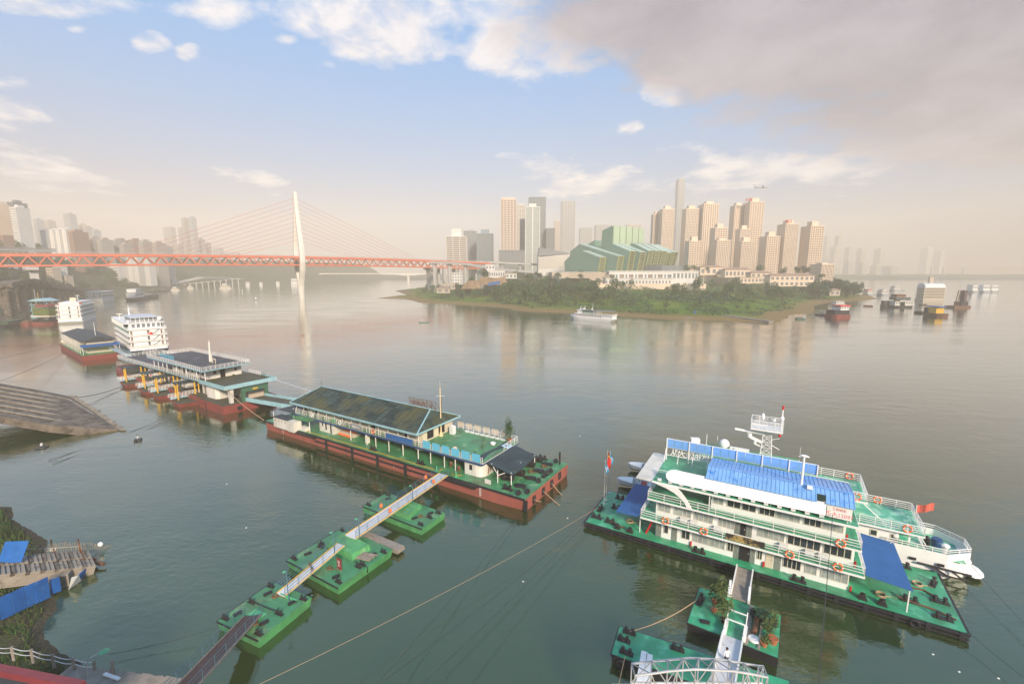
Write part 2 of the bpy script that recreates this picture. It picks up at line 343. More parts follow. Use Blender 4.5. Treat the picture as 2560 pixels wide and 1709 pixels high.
def ground_mat(name, low, mid, hi, z1=1.6, z2=3.0, sc=.08):
    m = bpy.data.materials.new(name); m.use_nodes = True; t = m.node_tree; b = t.nodes['Principled BSDF']; b.inputs['Roughness'].default_value = .95; b.inputs['Specular IOR Level'].default_value = .15
    tcn = t.nodes.new('ShaderNodeTexCoord'); sx = t.nodes.new('ShaderNodeSeparateXYZ'); t.links.new(tcn.outputs['Object'], sx.inputs[0])
    def nz(s, d=6):
        n = t.nodes.new('ShaderNodeTexNoise'); n.inputs['Scale'].default_value = s; n.inputs['Detail'].default_value = d; n.inputs['Roughness'].default_value = .65; t.links.new(tcn.outputs['Object'], n.inputs['Vector']); return n.outputs['Fac']
    a = nz(sc); c = nz(sc*6)
    mx = t.nodes.new('ShaderNodeMix'); mx.data_type = 'RGBA'; mx.inputs[6].default_value = (*mid, 1); mx.inputs[7].default_value = (*hi, 1)
    rr = t.nodes.new('ShaderNodeMapRange'); rr.inputs[1].default_value = .42; rr.inputs[2].default_value = .6; t.links.new(a, rr.inputs[0]); t.links.new(rr.outputs[0], mx.inputs[0])
    zz = t.nodes.new('ShaderNodeMath'); zz.operation = 'MULTIPLY_ADD'; t.links.new(c, zz.inputs[0]); zz.inputs[1].default_value = 2.4; t.links.new(sx.outputs[2], zz.inputs[2])
    r2 = t.nodes.new('ShaderNodeMapRange'); r2.inputs[1].default_value = z1+1.2; r2.inputs[2].default_value = z2+1.2; t.links.new(zz.outputs[0], r2.inputs[0])
    m2 = t.nodes.new('ShaderNodeMix'); m2.data_type = 'RGBA'; m2.inputs[6].default_value = (*low, 1); t.links.new(r2.outputs[0], m2.inputs[0]); t.links.new(mx.outputs[2], m2.inputs[7])
    t.links.new(m2.outputs[2], b.inputs['Base Color'])
    bp = t.nodes.new('ShaderNodeBump'); bp.inputs['Strength'].default_value = .6; bp.inputs['Distance'].default_value = .8; t.links.new(c, bp.inputs['Height']); t.links.new(bp.outputs[0], b.inputs['Normal'])
    return m
grass_m = ground_mat('grassy_bank', (.22, .15, .06), (.055, .13, .008), (.13, .18, .015), 1.0, 2.6)
grid_terrain('headland', -230, 700, 280, 1400, 7, isl_h, grass_m)
# far and near left banks
LB = [(-330, 240), (-345, 300), (-385, 350), (-440, 420), (-490, 500), (-545, 585), (-580, 650), (-640, 800), (-660, 900), (-690, 1000), (-660, 1150), (-620, 1400), (-500, 1700), (-500, 2400), (-2400, 2400), (-2400, 200), (-360, 200)]
def lb_h(x, y):
    d = poly_dist(x, y, LB)
    if d < 0: return max(-2.5, d*.15)
    h = lerp(d, [(0, 0), (6, 1.5), (18, 5), (45, 24), (80, 50), (120, 62), (260, 66), (600, 72)])
    return h + mn.noise(Vector((x*.02, y*.02, 9)))*4*min(1, d/60)
bank_m = ground_mat('wooded_slope', (.10, .085, .06), (.03, .055, .028), (.07, .075, .045), .8, 2.2)
grid_terrain('left_bank', -1500, -300, 190, 1900, 14, lb_h, bank_m)
def fb_h(x, y): return max(-2.5, min(14, (y-1750)*.05)) + mn.noise(Vector((x*.008, y*.008, 5)))*8*(1 if y > 1800 else 0)
grid_terrain('far_bank', -700, 2500, 1700, 3300, 60, fb_h, bank_m)
# ---------------------------------------------------------------- foliage prototypes
def crown_mesh(mb, rad, hgt, n, leaf, c=(0, 0, 0), blobs=7, rnd=random):
    bl = [(Vector((rnd.uniform(-.5, .5)*rad, rnd.uniform(-.5, .5)*rad, rnd.uniform(-.35, .4)*hgt)), rnd.uniform(.38, .62)) for _ in range(blobs)]
    for _ in range(n):
        o, k = rnd.choice(bl); th = rnd.uniform(0, 2*math.pi); ph = math.acos(rnd.uniform(-.6, 1)); q = rnd.uniform(.7, 1.05)
        p = o + Vector((math.sin(ph)*math.cos(th)*rad*k*q, math.sin(ph)*math.sin(th)*rad*k*q, math.cos(ph)*hgt*k*q*.8)) + Vector(c)
        s = leaf*rnd.uniform(.6, 1.3); a = Vector((rnd.gauss(0, 1), rnd.gauss(0, 1), rnd.gauss(0, .5))).normalized(); b = a.cross(Vector((rnd.gauss(0, 1), rnd.gauss(0, 1), rnd.gauss(0, 1)))).normalized()
        mb.add([p-a*s*.5, p+b*s*.35, p+a*s*.5, p-b*s*.35], [(0, 1, 2, 3)], rnd.choice((0, 0, 1)))
    return mb
def make_tree(name, label, cat, rad, hgt, trunk, n, leaf, mats, loc=(0, 0, 0), group=None, limbs=4):
    t = thing(name, label, cat, loc, 0, group)
    tb = MB(); tb.tube([(0, 0, -.5), (.05*rad, 0, trunk*.6), (0, .05*rad, trunk+hgt*.3)], rad*.075, 6, 0, rad*.03)
    for i in range(limbs):
        a = 2*math.pi*i/limbs + .4; tb.tube([(0, 0, trunk*.7), (math.cos(a)*rad*.3, math.sin(a)*rad*.3, trunk+hgt*.22), (math.cos(a)*rad*.55, math.sin(a)*rad*.55, trunk+hgt*.45)], rad*.035, 5, 0, rad*.012)
    tb.build('trunk', M['bark'], t)
    mb = MB(); crown_mesh(mb, rad, hgt, n, leaf, (0, 0, trunk+hgt*.5)); mb.build('crown', mats, t)
    return t
# ---------------------------------------------------------------- cable-stayed bridge
BR_O = PX(755, 745, 0); BR_R = math.atan2(.67, .74)
BC, BS = math.cos(BR_R), math.sin(BR_R)
def br_t(px):
    u = (px-CXP)/FPX; return (u*BR_O.y - BR_O.x)/(BC - BS*u)
M['orange_steel'] = mat('orange_steel', (.60, .13, .06), .5, .08, .05)
M['pylon'] = mat('pylon_paint', (.74, .69, .61), .6, .08, .05)
M['greyconc'] = mat('grey_bridge_concrete', (.42, .41, .40), .8, .12, .08)
bridge = thing('cable_stayed_bridge', 'orange steel truss bridge with one white needle pylon across the river', 'bridge', BR_O, BR_R)
def btop(t): return 51.6 - 2.4*(t/230.0)**2 if t > -250 else 48.8
T0, T1, PAN = -336.0, 312.0, 12.0
for yy_, nm in ((-8.6, 'truss'), (8.6, 'truss')):
    mb = MB(); n = int((T1-T0)/PAN)
    for i in range(n):
        a, b = T0+i*PAN, T0+(i+1)*PAN; m_ = (a+b)/2
        mb.beam((a, yy_, btop(a)-1.1), (b, yy_, btop(b)-1.1), 1.2, 2.6); mb.beam((a, yy_, btop(a)-10.6), (b, yy_, btop(b)-10.6), 1.2, 1.7)
        mb.beam((a, yy_, btop(a)-10.4), (m_, yy_, btop(m_)-1.8), 1.0, 1.0); mb.beam((m_, yy_, btop(m_)-1.8), (b, yy_, btop(b)-10.4), 1.0, 1.0)
    mb.build('truss', M['orange_steel'], bridge)
for nm, dz_, mt in (('upper_deck', -.6, M['greyconc']), ('lower_deck', -10.4, M['greyconc'])):
    mb = MB(); ts = [T0 + i*24 for i in range(28)]
    for a, b in zip(ts[:-1], ts[1:]): mb.beam((a, 0, btop(a)+dz_), (b, 0, btop(b)+dz_), 16.4, .9)
    mb.build(nm, mt, bridge)
mb = MB(); rail(mb, [(t_, -8.2, btop(t_)+.2) for t_ in range(-336, 313, 36)], 1.5, 2, 4, .12); mb.build('railing', M['greyconc'], bridge)
for ts_, nm in (([-14, -60, -120], 0), ):
    pass
# pylon: one foot that opens round the deck and closes above it
py = MB()
def leg(mb, s):
    zz = [14, 24, 34, 45, 56, 68, 82, 96, 110, 129]; yv = [1.6, 4.2, 8.4, 11.4, 11.2, 9.6, 7.0, 4.4, 2.4, 1.2]; wv = [2.6, 3.0, 3.2, 3.2, 3.1, 2.9, 2.7, 2.5, 2.2, 1.9]
    for i in range(len(zz)-1):
        k = len(mb.v)
        for z, y, w in ((zz[i], yv[i], wv[i]), (zz[i+1], yv[i+1], wv[i+1])):
            for a, b in ((-1, -1), (-.4, -1.25), (.4, -1.25), (1, -1), (1, 1), (-1, 1)): mb.v.append((a*w*.95, s*y + b*w*.62, z))
        for j in range(6): mb.f.append((k+j, k+(j+1) % 6, k+6+(j+1) % 6, k+6+j)); mb.m.append(0)
    mb.f.append(tuple(range(k+6, k+12))); mb.m.append(0)
leg(py, -1); leg(py, 1)
py.tube([(0, 0, -2), (0, 0, 14), (0, 0, 24)], 3.6, 12, 0, 4.6); py.box(-2.6, 2.6, -11, 11, 36.4, 38.4)
py.build('pylon', M['pylon'], bridge)
cpx = [317, 347, 382, 416, 449, 481, 512, 544, 575, 603]; cpr = [1052, 1038, 1021, 1004, 984, 963, 942, 922, 904, 888]
for side in (cpx, cpr):
    for i, p_ in enumerate(side):
        t_ = br_t(p_); mb = MB(); mb.tube([(t_, 0, btop(t_)), (0, 0, 122 - i*5.6)], .17, 5)
        mb.build('stay_cable', M['orange_steel'], bridge)
for p_, w_ in ((100, 8.0), (1078, 7.0)):
    t_ = br_t(p_); mb = MB(); mb.prism([(t_-3, -w_), (t_+3, -w_), (t_+3, w_), (t_-3, w_)], -2, btop(t_)-12.4, inset=.86); mb.box(t_-4, t_+4, -13, 13, btop(t_)-14.4, btop(t_)-11.6)
    mb.build('pier', M['greyconc'], bridge)
for p_ in (1105, 1143):
    t_ = br_t(p_); mb = MB(); mb.box(t_-2, t_+2, -10, -6, 2, btop(t_)-11.8); mb.box(t_-2, t_+2, 6, 10, 2, btop(t_)-11.8); mb.build('pier', M['greyconc'], bridge)
# road viaduct leaving the bridge on the headland
def viaduct(name, label, pts, width, thick, piers, m, pier_r=1.6, group=None, para=.9, pier_z=-1.0):
    t = thing(name, label, 'viaduct', (0, 0, 0), 0, group); mb = MB()
    for a, b in zip(pts[:-1], pts[1:]):
        mb.beam(Vector(a)-Vector((0, 0, thick/2)), Vector(b)-Vector((0, 0, thick/2)), width, thick)
        d = (Vector(b)-Vector(a)).normalized(); s_ = Vector((d.y, -d.x, 0))*(width/2)
        for q in (-1, 1): mb.beam(Vector(a)+s_*q+Vector((0, 0, para/2)), Vector(b)+s_*q+Vector((0, 0, para/2)), .35, para)
    mb.build('deck', m, t)
    for x, y, z in piers:
        p = MB(); p.cyl((x, y, pier_z), pier_r, z-pier_z, 10); p.beam((x-width*.35, y, z-.7), (x+width*.35, y, z-.7), 2.2, 1.6); p.build('pier', m, t)
    return t
vp = [AT(1080, 654.5, 660), AT(1125, 655.5, 650), AT(1165, 659, 640), AT(1215, 667, 630), AT(1290, 676, 625), AT(1330, 679, 640)]
viaduct('road_viaduct', 'pale grey road viaduct on tall columns beside the far end of the orange bridge', vp, 11, 2.0, [(p.x, p.y, p.z-2) for p in (AT(1085, 656, 658), AT(1123, 657, 650), AT(1163, 660, 640), AT(1205, 667, 631))], M['greyconc'], 2.1)
vq = [AT(1150, 654, 760), AT(1230, 655, 780), AT(1320, 659, 800), AT(1420, 664, 820)]
viaduct('road_viaduct', 'thin pale road viaduct running behind the white museum wall', vq, 12, 2.2, [(p.x, p.y, p.z-2) for p in (AT(1190, 655, 770), AT(1255, 656, 785), AT(1300, 658, 795))], M['greyconc'], 1.8)
# distant white girder bridge and distant arch bridge
gb = thing('girder_bridge', 'faint white haunched girder bridge beyond the pylon', 'bridge', (0, 0, 0))
Yg = 1500.0; x0g, x1g = AT(700, 690, Yg).x, AT(1075, 690, Yg).x; zt = AT(800, 683, Yg).z
pg = [(x0g-160, zt-6), (x0g-160, zt)] + [(x0g, zt+.6), (x1g, zt)] + [(x1g, zt-3)]
xs_ = [AT(p, 690, Yg).x for p in (1020, 860, 740)]
def gz(x): return zt - 2.5 - 6.5*max(0, 1-min(abs(x-xs_[0]), abs(x-xs_[2]-30))/75)**1.5
poly = [(x0g-160, zt), (x1g, zt)] + [(x, gz(x)) for x in [x1g - (x1g-x0g+160)*i/24 for i in range(25)]]
mb = MB(); mb.ext(poly[::-1], Yg, 'y', 16); mb.build('girder', M['pylon'], gb)
for x in (xs_[0], xs_[2]+30, x0g-60): mb = MB(); mb.box(x-3, x+3, Yg+2, Yg+14, -2, zt-8); mb.build('pier', M['pylon'], gb)
ab = thing('arch_bridge', 'hazy steel arch bridge far upstream at the edge of the haze', 'bridge', (0, 0, 0))
Ya = 2300.0; A_ = lambda p, r, d=0: AT(p, r, Ya)
mb = MB(); mb.beam(A_(2270, 668), A_(2700, 661), 14, 2.2); mb.build('deck', M['greyconc'], ab)
mb = MB(); ar = [(2390, 702), (2420, 684), (2460, 670), (2500, 659), (2550, 651), (2600, 648)]
for (a, b), (c, d) in zip(ar[:-1], ar[1:]):
    for o_ in (0, 4.5): mb.beam(A_(a, b+o_), A_(c, d+o_), 3, 1.3)
    mb.beam(A_(a, b), A_(a, b+4.5), 2, .8); mb.beam(A_(a, b), A_(a, 667), .9, .9)
mb.build('arch', M['greyconc'], ab)
for p_ in (2330, 2360, 2410): mb = MB(); q = A_(p_, 668); mb.box(q.x-3, q.x+3, q.y-5, q.y+5, -2, q.z-1); mb.build('pier', M['greyconc'], ab)
# ---------------------------------------------------------------- towers and houses
def facade(name, col, win=(.20, .21, .22)):
    if name not in M: M[name] = mat(name, col, .8, .08, .03)
    return M[name]
M['winband'] = mat('window_glazing', (.16, .18, .19), .3, .35, .35, spec=.6)
M['winwarm'] = mat('window_glazing_warm', (.24, .19, .15), .3, .35, .35, spec=.6)
def tower(label, px0, px1, top, Y, dep=None, base=-1.0, col='f_pink', fl=3.3, piers=6, slab=.9, pw=.28, cap=3.5, name='tower_block', cat='tower', rotate=0, group=None, win='winband', crown=None, bot=None, two=None, sides=True):
    """a block: glazed core, floor bands and piers standing proud of it, roof house; px range and top row give its corners at distance Y"""
    u0, u1 = (px0-CXP)/FPX, (px1-CXP)/FPX
    cY = 1/ray(CXP, HOR).y
    k0, k1 = ray(px0, 640).x/ray(px0, 640).y, ray(px1, 640).x/ray(px1, 640).y
    if dep is None: dep = max(12, (k1-k0)*Y*.7)
    if k0 > .05: xr = k1*Y; xl = min(k0*(Y+dep), xr-8)
    elif k1 < -.05: xl = k0*Y; xr = max(k1*(Y+dep), xl+8)
    else: xl, xr = k0*Y, k1*Y
    zt = AT((px0+px1)/2, top, Y).z; w = xr-xl; zb = base
    t = thing(name, label, cat, ((xl+xr)/2, Y, zb), 0, group); H_ = zt-zb; hw = w/2; m = M[col]
    c = MB(); c.box(-hw+.5, hw-.5, .5, dep-.5, 0, H_); c.build('glazing', M[win], t)
    b = MB(); nf = max(2, int(H_/fl))
    for i in range(nf+1):
        z = H_*i/nf; h = H_/nf*slab*.5
        b.box(-hw, hw, 0, dep, max(0, z-h*.5), min(H_, z+h*.5))
    pitch = w/piers; 
    for i in range(piers+1):
        x = -hw + pitch*i; a = max(-hw-.15, x-pitch*pw/2); e = min(hw+.15, x+pitch*pw/2); b.box(a, e, -.25, dep+.25, 0, H_+.2)
    if sides:
        ns = max(2, int(dep/pitch))
        for i in range(ns+1):
            y = dep*i/ns; [b.box(x_, x_+.5, max(-.2, y-pitch*pw/2), min(dep+.2, y+pitch*pw/2), 0, H_+.1) for x_ in (-hw-.25, hw-.25)]
    b.build('wall', m, t)
    r = MB(); r.box(-hw-.4, hw+.4, -.4, dep+.4, H_+.2, H_+1.4)
    if cap: r.box(-hw*.5, hw*.5, dep*.25, dep*.75, H_+1.4, H_+1.4+cap)
    if crown: r.box(-hw*.8, hw*.8, dep*.1, dep*.9, H_+1.4, H_+crown)
    r.build('roof', m, t)
    return t
for n_, c_ in dict(f_pink=(.66, .50, .40), f_cream=(.74, .58, .44), f_white=(.66, .64, .60), f_grey=(.36, .38, .40), f_blue=(.22, .28, .33), f_brown=(.34, .22, .16), f_tan=(.50, .42, .33), f_dkgrey=(.20, .21, .22), f_green=(.10, .17, .13), f_dull=(.40, .36, .32)).items(): facade(n_, c_)
# headland skyline, left part
tower('pale slab office block with a wide flat top at the start of the skyline', 1116, 1170, 592, 880, 30, 4, 'f_white', 3.6, 3, .55, .08, 14, win='winwarm')
tower('square grey glass office block between two lower slabs', 1160, 1193, 578, 960, 30, 4, 'f_grey', 3.6, 8, .5, .1, 3)
tower('blue grey office block with a stepped roof', 1192, 1232, 585, 900, 28, 4, 'f_blue', 3.6, 9, .45, .14, 8)
tower('tall pink residential tower with a dense balcony grid over a dark podium', 1252, 1291, 500, 860, 26, 20, 'f_pink', 3.1, 5, .75, .3, 3, win='winband', crown=5)
tower('dark grey shopping podium with a white strip below the pink tower', 1247, 1312, 627, 840, 50, 20, 'f_dkgrey', 5, 3, 1.2, .2, 0, 'podium_block', 'podium')
tower('pale glass tower faint in the haze behind the ribbed tower', 1291, 1316, 512, 1500, 45, 20, 'f_white', 4, 4, .5, .15, 3, win='winwarm')
tower('grey office tower with dark window bands left of the ribbed tower', 1300, 1320, 548, 930, 26, 20, 'f_grey', 3.4, 3, .7, .15, 2)
tower('dark blue glass tower rising highest behind the ribbed tower', 1322, 1363, 494, 1000, 30, 20, 'f_blue', 4, 5, .3, .12, 0)
t_ = tower('pale green glass tower with bright white corner ribs', 1313, 1349, 518, 870, 26, 20, 'f_white', 4, 2, .25, .14, 6, win='glassl')
tower('low dark grey office block right of the blue glass tower', 1363, 1386, 572, 980, 24, 20, 'f_dkgrey', 3.6, 6, .5, .2, 0)
tower('slim beige tower next to the low dark block', 1384, 1400, 553, 1900, 30, 20, 'f_pink', 3.6, 4, .5, .2, 2)
tower('very faint broad tower almost lost in haze above the museum', 1400, 1436, 503, 1950, 45, 20, 'f_grey', 4, 5, .4, .2, 2)
tower('faint office block in haze left of the theatre', 1446, 1480, 570, 2100, 45, 20, 'f_grey', 4, 5, .4, .2, 2)
tower('faint stepped block in haze just left of the theatre fly tower', 1484, 1528, 563, 2100, 45, 20, 'f_grey', 4, 5, .4, .2, 5)
tower('faint low block in haze behind the theatre fly tower', 1560, 1600, 562, 2200, 45, 20, 'f_pink', 4, 4, .4, .2, 2)
# right part: cream residential towers
CT = 'cream residential towers on the headland'
def res(label, a, b, top, Y, piers=7, col='f_cream', base=14): k = (a*7+b*3) % 5; return tower(label, a, b, top, Y, None, base, col, (3.0, 3.4, 3.1, 3.7, 2.9)[k], piers+(0, -1, 1, 0, 2)[k], (.5, .8, .62, .42, .7)[k], (.42, .3, .36, .5, .33)[k], (4, 7, 3, 5, 6)[k], group=CT, win=('winband', 'winwarm')[k % 2])
res('leftmost of the tall cream towers, its lower step on the far side of the theatre', 1624, 1650, 537, 900, 5, 'f_pink')
res('tall cream tower standing directly behind the theatre end', 1643, 1681, 524, 880)
res('tall cream tower with a flat top just right of the very tall faint one', 1699, 1742, 523, 860)
res('broad cream tower one step taller than its left neighbour', 1738, 1789, 511, 850)
res('short cream tower at the foot of the tall pair behind the theatre garden', 1711, 1753, 604, 740, 6)
res('medium cream tower half hidden behind a shorter one with a flat cap', 1772, 1814, 571, 780, 6)
res('short cream tower in front of a medium one, near the middle of the estate', 1776, 1825, 602, 715, 7)
res('tall cream tower with a dark recessed face and two roof letters', 1817, 1853, 515, 860, 6)
res('tallest cream tower of the estate with red letters on its roof', 1848, 1900, 506, 840, 7)
res('medium cream tower with a narrow top behind the shortest one', 1834, 1872, 574, 780, 5)
res('shortest cream tower of the estate, below the tallest one', 1836, 1884, 605, 715, 6)
res('cream tower touching a taller one, its top level with the villa hill', 1895, 1947, 592, 725, 7)
res('cream tower with faint red letters, second last of the row', 1937, 1990, 561, 720, 7)
res('last cream tower of the row standing alone with open haze beside it', 1996, 2053, 566, 710, 7)
for px_, r_, y_, s_ in ((1863, 504, 842, 'a'), (1876, 504, 842, 'b'), (1966, 558, 722, 'a'), (1977, 558, 722, 'b')): pass
rl = thing('roof_letters', 'red roof letters on the tallest cream tower', 'sign', AT(1866, 503, 842))
FONT_N = [0]
def text_mesh(body, size, m, parent, loc, rot=(0, 0, 0), name='lettering', thick=.02, mirror=False, align='CENTER'):
    c = bpy.data.curves.new(name, 'FONT'); c.body = body; c.size = size; c.extrude = thick; c.align_x = align; c.resolution_u = 2
    o = bpy.data.objects.new(name + '_tmp', c); COL.objects.link(o); bpy.context.view_layer.update()
    me = bpy.data.meshes.new_from_object(o.evaluated_get(bpy.context.evaluated_depsgraph_get())); bpy.data.objects.remove(o, do_unlink=True); bpy.data.curves.remove(c)
    me.name = name; me.materials.clear(); me.materials.append(m)
    q = bpy.data.objects.new(name, me); COL.objects.link(q); q.location = loc; q.rotation_euler = rot
    if mirror: q.scale = (-1, 1, 1)
    q.parent = parent; return q
text_mesh('朱里', 6.5, M['redp'], rl, (4, 0, .3), (math.pi/2, 0, 0), 'letter', .4)
rl = thing('roof_letters', 'red roof letters on the second last cream tower', 'sign', AT(1966, 557, 721)); text_mesh('雍江', 5.5, M['redp'], rl, (4, 0, .3), (math.pi/2, 0, 0), 'letter', .4)
tower('extremely tall slender blue tower fading into the cloud', 1680, 1703, 448, 1780, 30, 10, 'f_grey', 4, 3, .3, .2, 4)
tower('square cream block with a brown hip roof and tall pilasters', 2027, 2088, 662, 640, 26, 12, 'f_cream', 3.5, 9, .3, .45, 1.5, 'apartment_block', 'building')
FT = 'faint towers beyond the headland'
for i, (a, b, top, Y, lb) in enumerate([(2056, 2072, 590, 2875, 'dim slender tower right behind the last cream tower'), (2074, 2100, 616, 2750, 'first of the faint towers right of the lone cream tower'), (2082, 2104, 590, 2750, 'palest and highest of the faint towers'), (2110, 2133, 618, 2750, 'second faint tower right of the cream estate'),
        (2140, 2166, 621, 2750, 'third faint tower right of the cream estate'), (2184, 2214, 622, 2750, 'faint tower closest to the open river'), (2112, 2137, 655, 2375, 'low faint block below the second faint tower'), (2146, 2172, 657, 2375, 'low faint block below the third faint tower'),
        (2178, 2208, 664, 2375, 'low faint block near the faint riverside tower'), (2208, 2252, 666, 2375, 'lowest faint block beside the open river'), (2300, 2330, 618, 3000, 'barely visible tower in the haze above the arch bridge approach'), (2335, 2362, 627, 3000, 'barely visible block in the haze beside the arch bridge')]):
    tower(lb, a, b, top, Y, None, 0, 'f_tan', 3.6, 4, .5, .3, 3, group=FT)
# museum with a slanting striped wall, behind the viaduct
mu = thing('museum', 'white museum with a slanting striped wall and a dark sloping roof', 'museum', (0, 0, 0))
a_, b_, c_, d_ = AT(1346, 643, 760), AT(1424, 636, 760), AT(1424, 663, 760), AT(1346, 656, 760)
mb = MB(); mb.ext([(a_.x, 6), (b_.x, 6), (b_.x, b_.z), (a_.x, a_.z)], 760, 'y', 40)
mb.build('wall', M['f_white'], mu)
mb = MB()
for i in range(7): mb.beam((a_.x, 759.4, a_.z-2-i*2.6), (b_.x, 759.4, b_.z-2-i*3.0), .5, .6)
mb.build('stripe', M['f_tan'], mu)
mb = MB(); e_ = AT(1343, 618, 765); f_ = AT(1345, 640, 765); g_ = AT(1425, 634, 765); mb.ext([(f_.x, f_.z), (g_.x, g_.z), (g_.x-4, g_.z+1.5), (e_.x+4, e_.z)], 766, 'y', 30); mb.build('roof', M['f_dkgrey'], mu)
# low villas and houses on the headland
VG = 'low cream villas below the towers'
def house(label, a, b, top, bot, Y, col='f_cream', roof='f_brown', dep=14, group=None, win=4, name='house', cat='house', hip=True, rows=1):
    p0, p1 = AT(a, bot, Y), AT(b, bot, Y); zt = AT(a, top, Y).z; w = p1.x-p0.x; zb = min(p0.z, zt-3)-2; H_ = zt-zb
    t = thing(name, label, cat, ((p0.x+p1.x)/2, Y, zb), 0, group)
    m = MB(); m.box(-w/2, w/2, 0, dep, 0, H_); m.build('wall', M[col], t)
    r = MB(); hr = min(3.0, dep*.22) if hip else .6
    if hip: r.add([(-w/2-1, -1, H_), (w/2+1, -1, H_), (w/2+1, dep+1, H_), (-w/2-1, dep+1, H_), (-w/2+dep*.4, dep/2, H_+hr), (w/2-dep*.4, dep/2, H_+hr)], [(0, 1, 5, 4), (1, 2, 5), (2, 3, 4, 5), (3, 0, 4), (0, 3, 2, 1)])
    else: r.box(-w/2-.6, w/2+.6, -.6, dep+.6, H_, H_+.7)
    r.build('roof', M[roof], t)
    wm_ = None
    for k in range(rows):
        for i in range(win):
            x = -w/2 + w*(i+.5)/win; z = H_*(k+.5)/rows
            if wm_ is None:
                q = MB(); q.box(-w/win*.27, w/win*.27, -.12, .1, -H_/rows*.25, H_/rows*.25); wm_ = q.build('window', M['winband'], t, (x, 0, z))
            else: q = wm_.copy(); COL.objects.link(q); q.location = (x, 0, z)
    return t
house('cream villa terrace with large arches at the front of the villa row', 1924, 2034, 689, 712, 600, win=9, rows=2, group=VG)
house('cream villa joined to the arched terrace on its river side', 1876, 1928, 682, 702, 640, win=4, rows=2, group=VG)
house('cream villa behind the theatre steps with a flat brown roof', 1812, 1880, 674, 690, 680, win=7, group=VG)
house('small tan villa between the theatre garden and the shortest tower', 1750, 1806, 668, 684, 700, win=4, group=VG)
house('long low cream annexe right of the white podium', 1850, 1905, 694, 704, 610, win=6, group=VG, hip=False)
house('white terraced villa with steps on the ridge beside the viaduct', 1214, 1237, 662, 683, 560, 'f_white', 'f_white', 12, win=3, rows=2, hip=False)
house('long white building on top of the brown rock face', 1222, 1262, 677, 690, 545, 'f_white', 'f_white', 12, win=7, hip=False)
house('low white house with a flat roof right of the rock face', 1264, 1292, 684, 692, 545, 'f_white', 'f_tan', 10, win=3, hip=False)
house('white frame building with open floors under the viaduct', 1130, 1156, 682, 707, 570, 'f_white', 'f_white', 14, win=4, rows=4, hip=False)
house('tan long shed on the bank below the white frame building', 1104, 1137, 710, 719, 540, 'f_tan', 'f_tan', 12, win=4, hip=False)
house('small tan house with a pale end wall near the river bank', 1092, 1124, 720, 728, 520, 'f_tan', 'f_brown', 8, win=2)
house('tiny tan hut among the dark trees at the headland end', 2074, 2100, 725, 735, 520, 'f_tan', 'f_brown', 8, win=2)
# rock face and blue site fence
rk = MB()
q0 = [AT(p, r, 538) for p, r in ((1190, 712), (1200, 694), (1216, 692), (1240, 695), (1262, 690), (1270, 712))]
rk.ext([(q.x, q.z) for q in q0], 538, 'y', 12); M['rock'] = mat('brown_rock', (.30, .20, .12), .9, .35, .15, bump=.3)
tag(rk.build('rock_face', M['rock']), 'brown rock face below the long white building', 'rock')
rk = MB(); q0 = [AT(p, r, 520) for p, r in ((1152, 722), (1168, 702), (1194, 701), (1204, 722))]; rk.ext([(q.x, q.z) for q in q0], 520, 'y', 12); tag(rk.build('rock_face', M['rock']), 'sloping brown rock face behind the tan sheds', 'rock')
bf = MB(); a_, b_ = AT(1219, 712, 500), AT(1250, 706, 500); bf.add([(a_.x, 500, a_.z-1), (b_.x, 500, b_.z-1.5), (b_.x, 500, b_.z+2), (a_.x, 500, a_.z+2), (a_.x, 500.3, a_.z-1), (b_.x, 500.3, b_.z-1.5), (b_.x, 500.3, b_.z+2), (a_.x, 500.3, a_.z+2)], [(0, 1, 2, 3), (7, 6, 5, 4), (3, 2, 6, 7), (0, 4, 5, 1), (1, 5, 6, 2), (0, 3, 7, 4)])
tag(bf.build('site_fence', M['blue']), 'bright blue sheet fence below the rock face', 'fence')
# ---------------------------------------------------------------- theatre
def TZ(x, y): return 1400+x/6.525, 540+y/6.525
th_R = -R_(50); pr = AT(1493, 678, 640)
theatre = thing('theatre', 'large angular green glass theatre with stepped louvred wings and a ribbed fly tower', 'theatre', (pr.x, pr.y, 33.2), th_R)
M['teal'] = mat('teal_glass_cladding', (.115, .25, .19), .35, .10, .08, spec=.5); M['teall'] = mat('pale_green_panels', (.40, .52, .36), .4, .08, .08)
M['tealedge'] = mat('pale_green_edge', (.42, .55, .47), .4, .05, .1); M['olive'] = mat('sunlit_olive_louvres', (.27, .30, .13), .5, .1, .2)  # louvre olive has the warm sunlight on the right-hand ends mixed into it
def tplane(tx, ty, y):
    d = ray(*TZ(tx, ty)); o = Vector((0, 0, CAM_H)) - Vector((pr.x, pr.y, 0)); n = Vector((-math.sin(th_R), math.cos(th_R), 0)); ax = Vector((math.cos(th_R), math.sin(th_R), 0))
    k = (y - o.dot(n))/d.dot(n); p = o + d*k; return (p.dot(ax), p.z - 33.2)
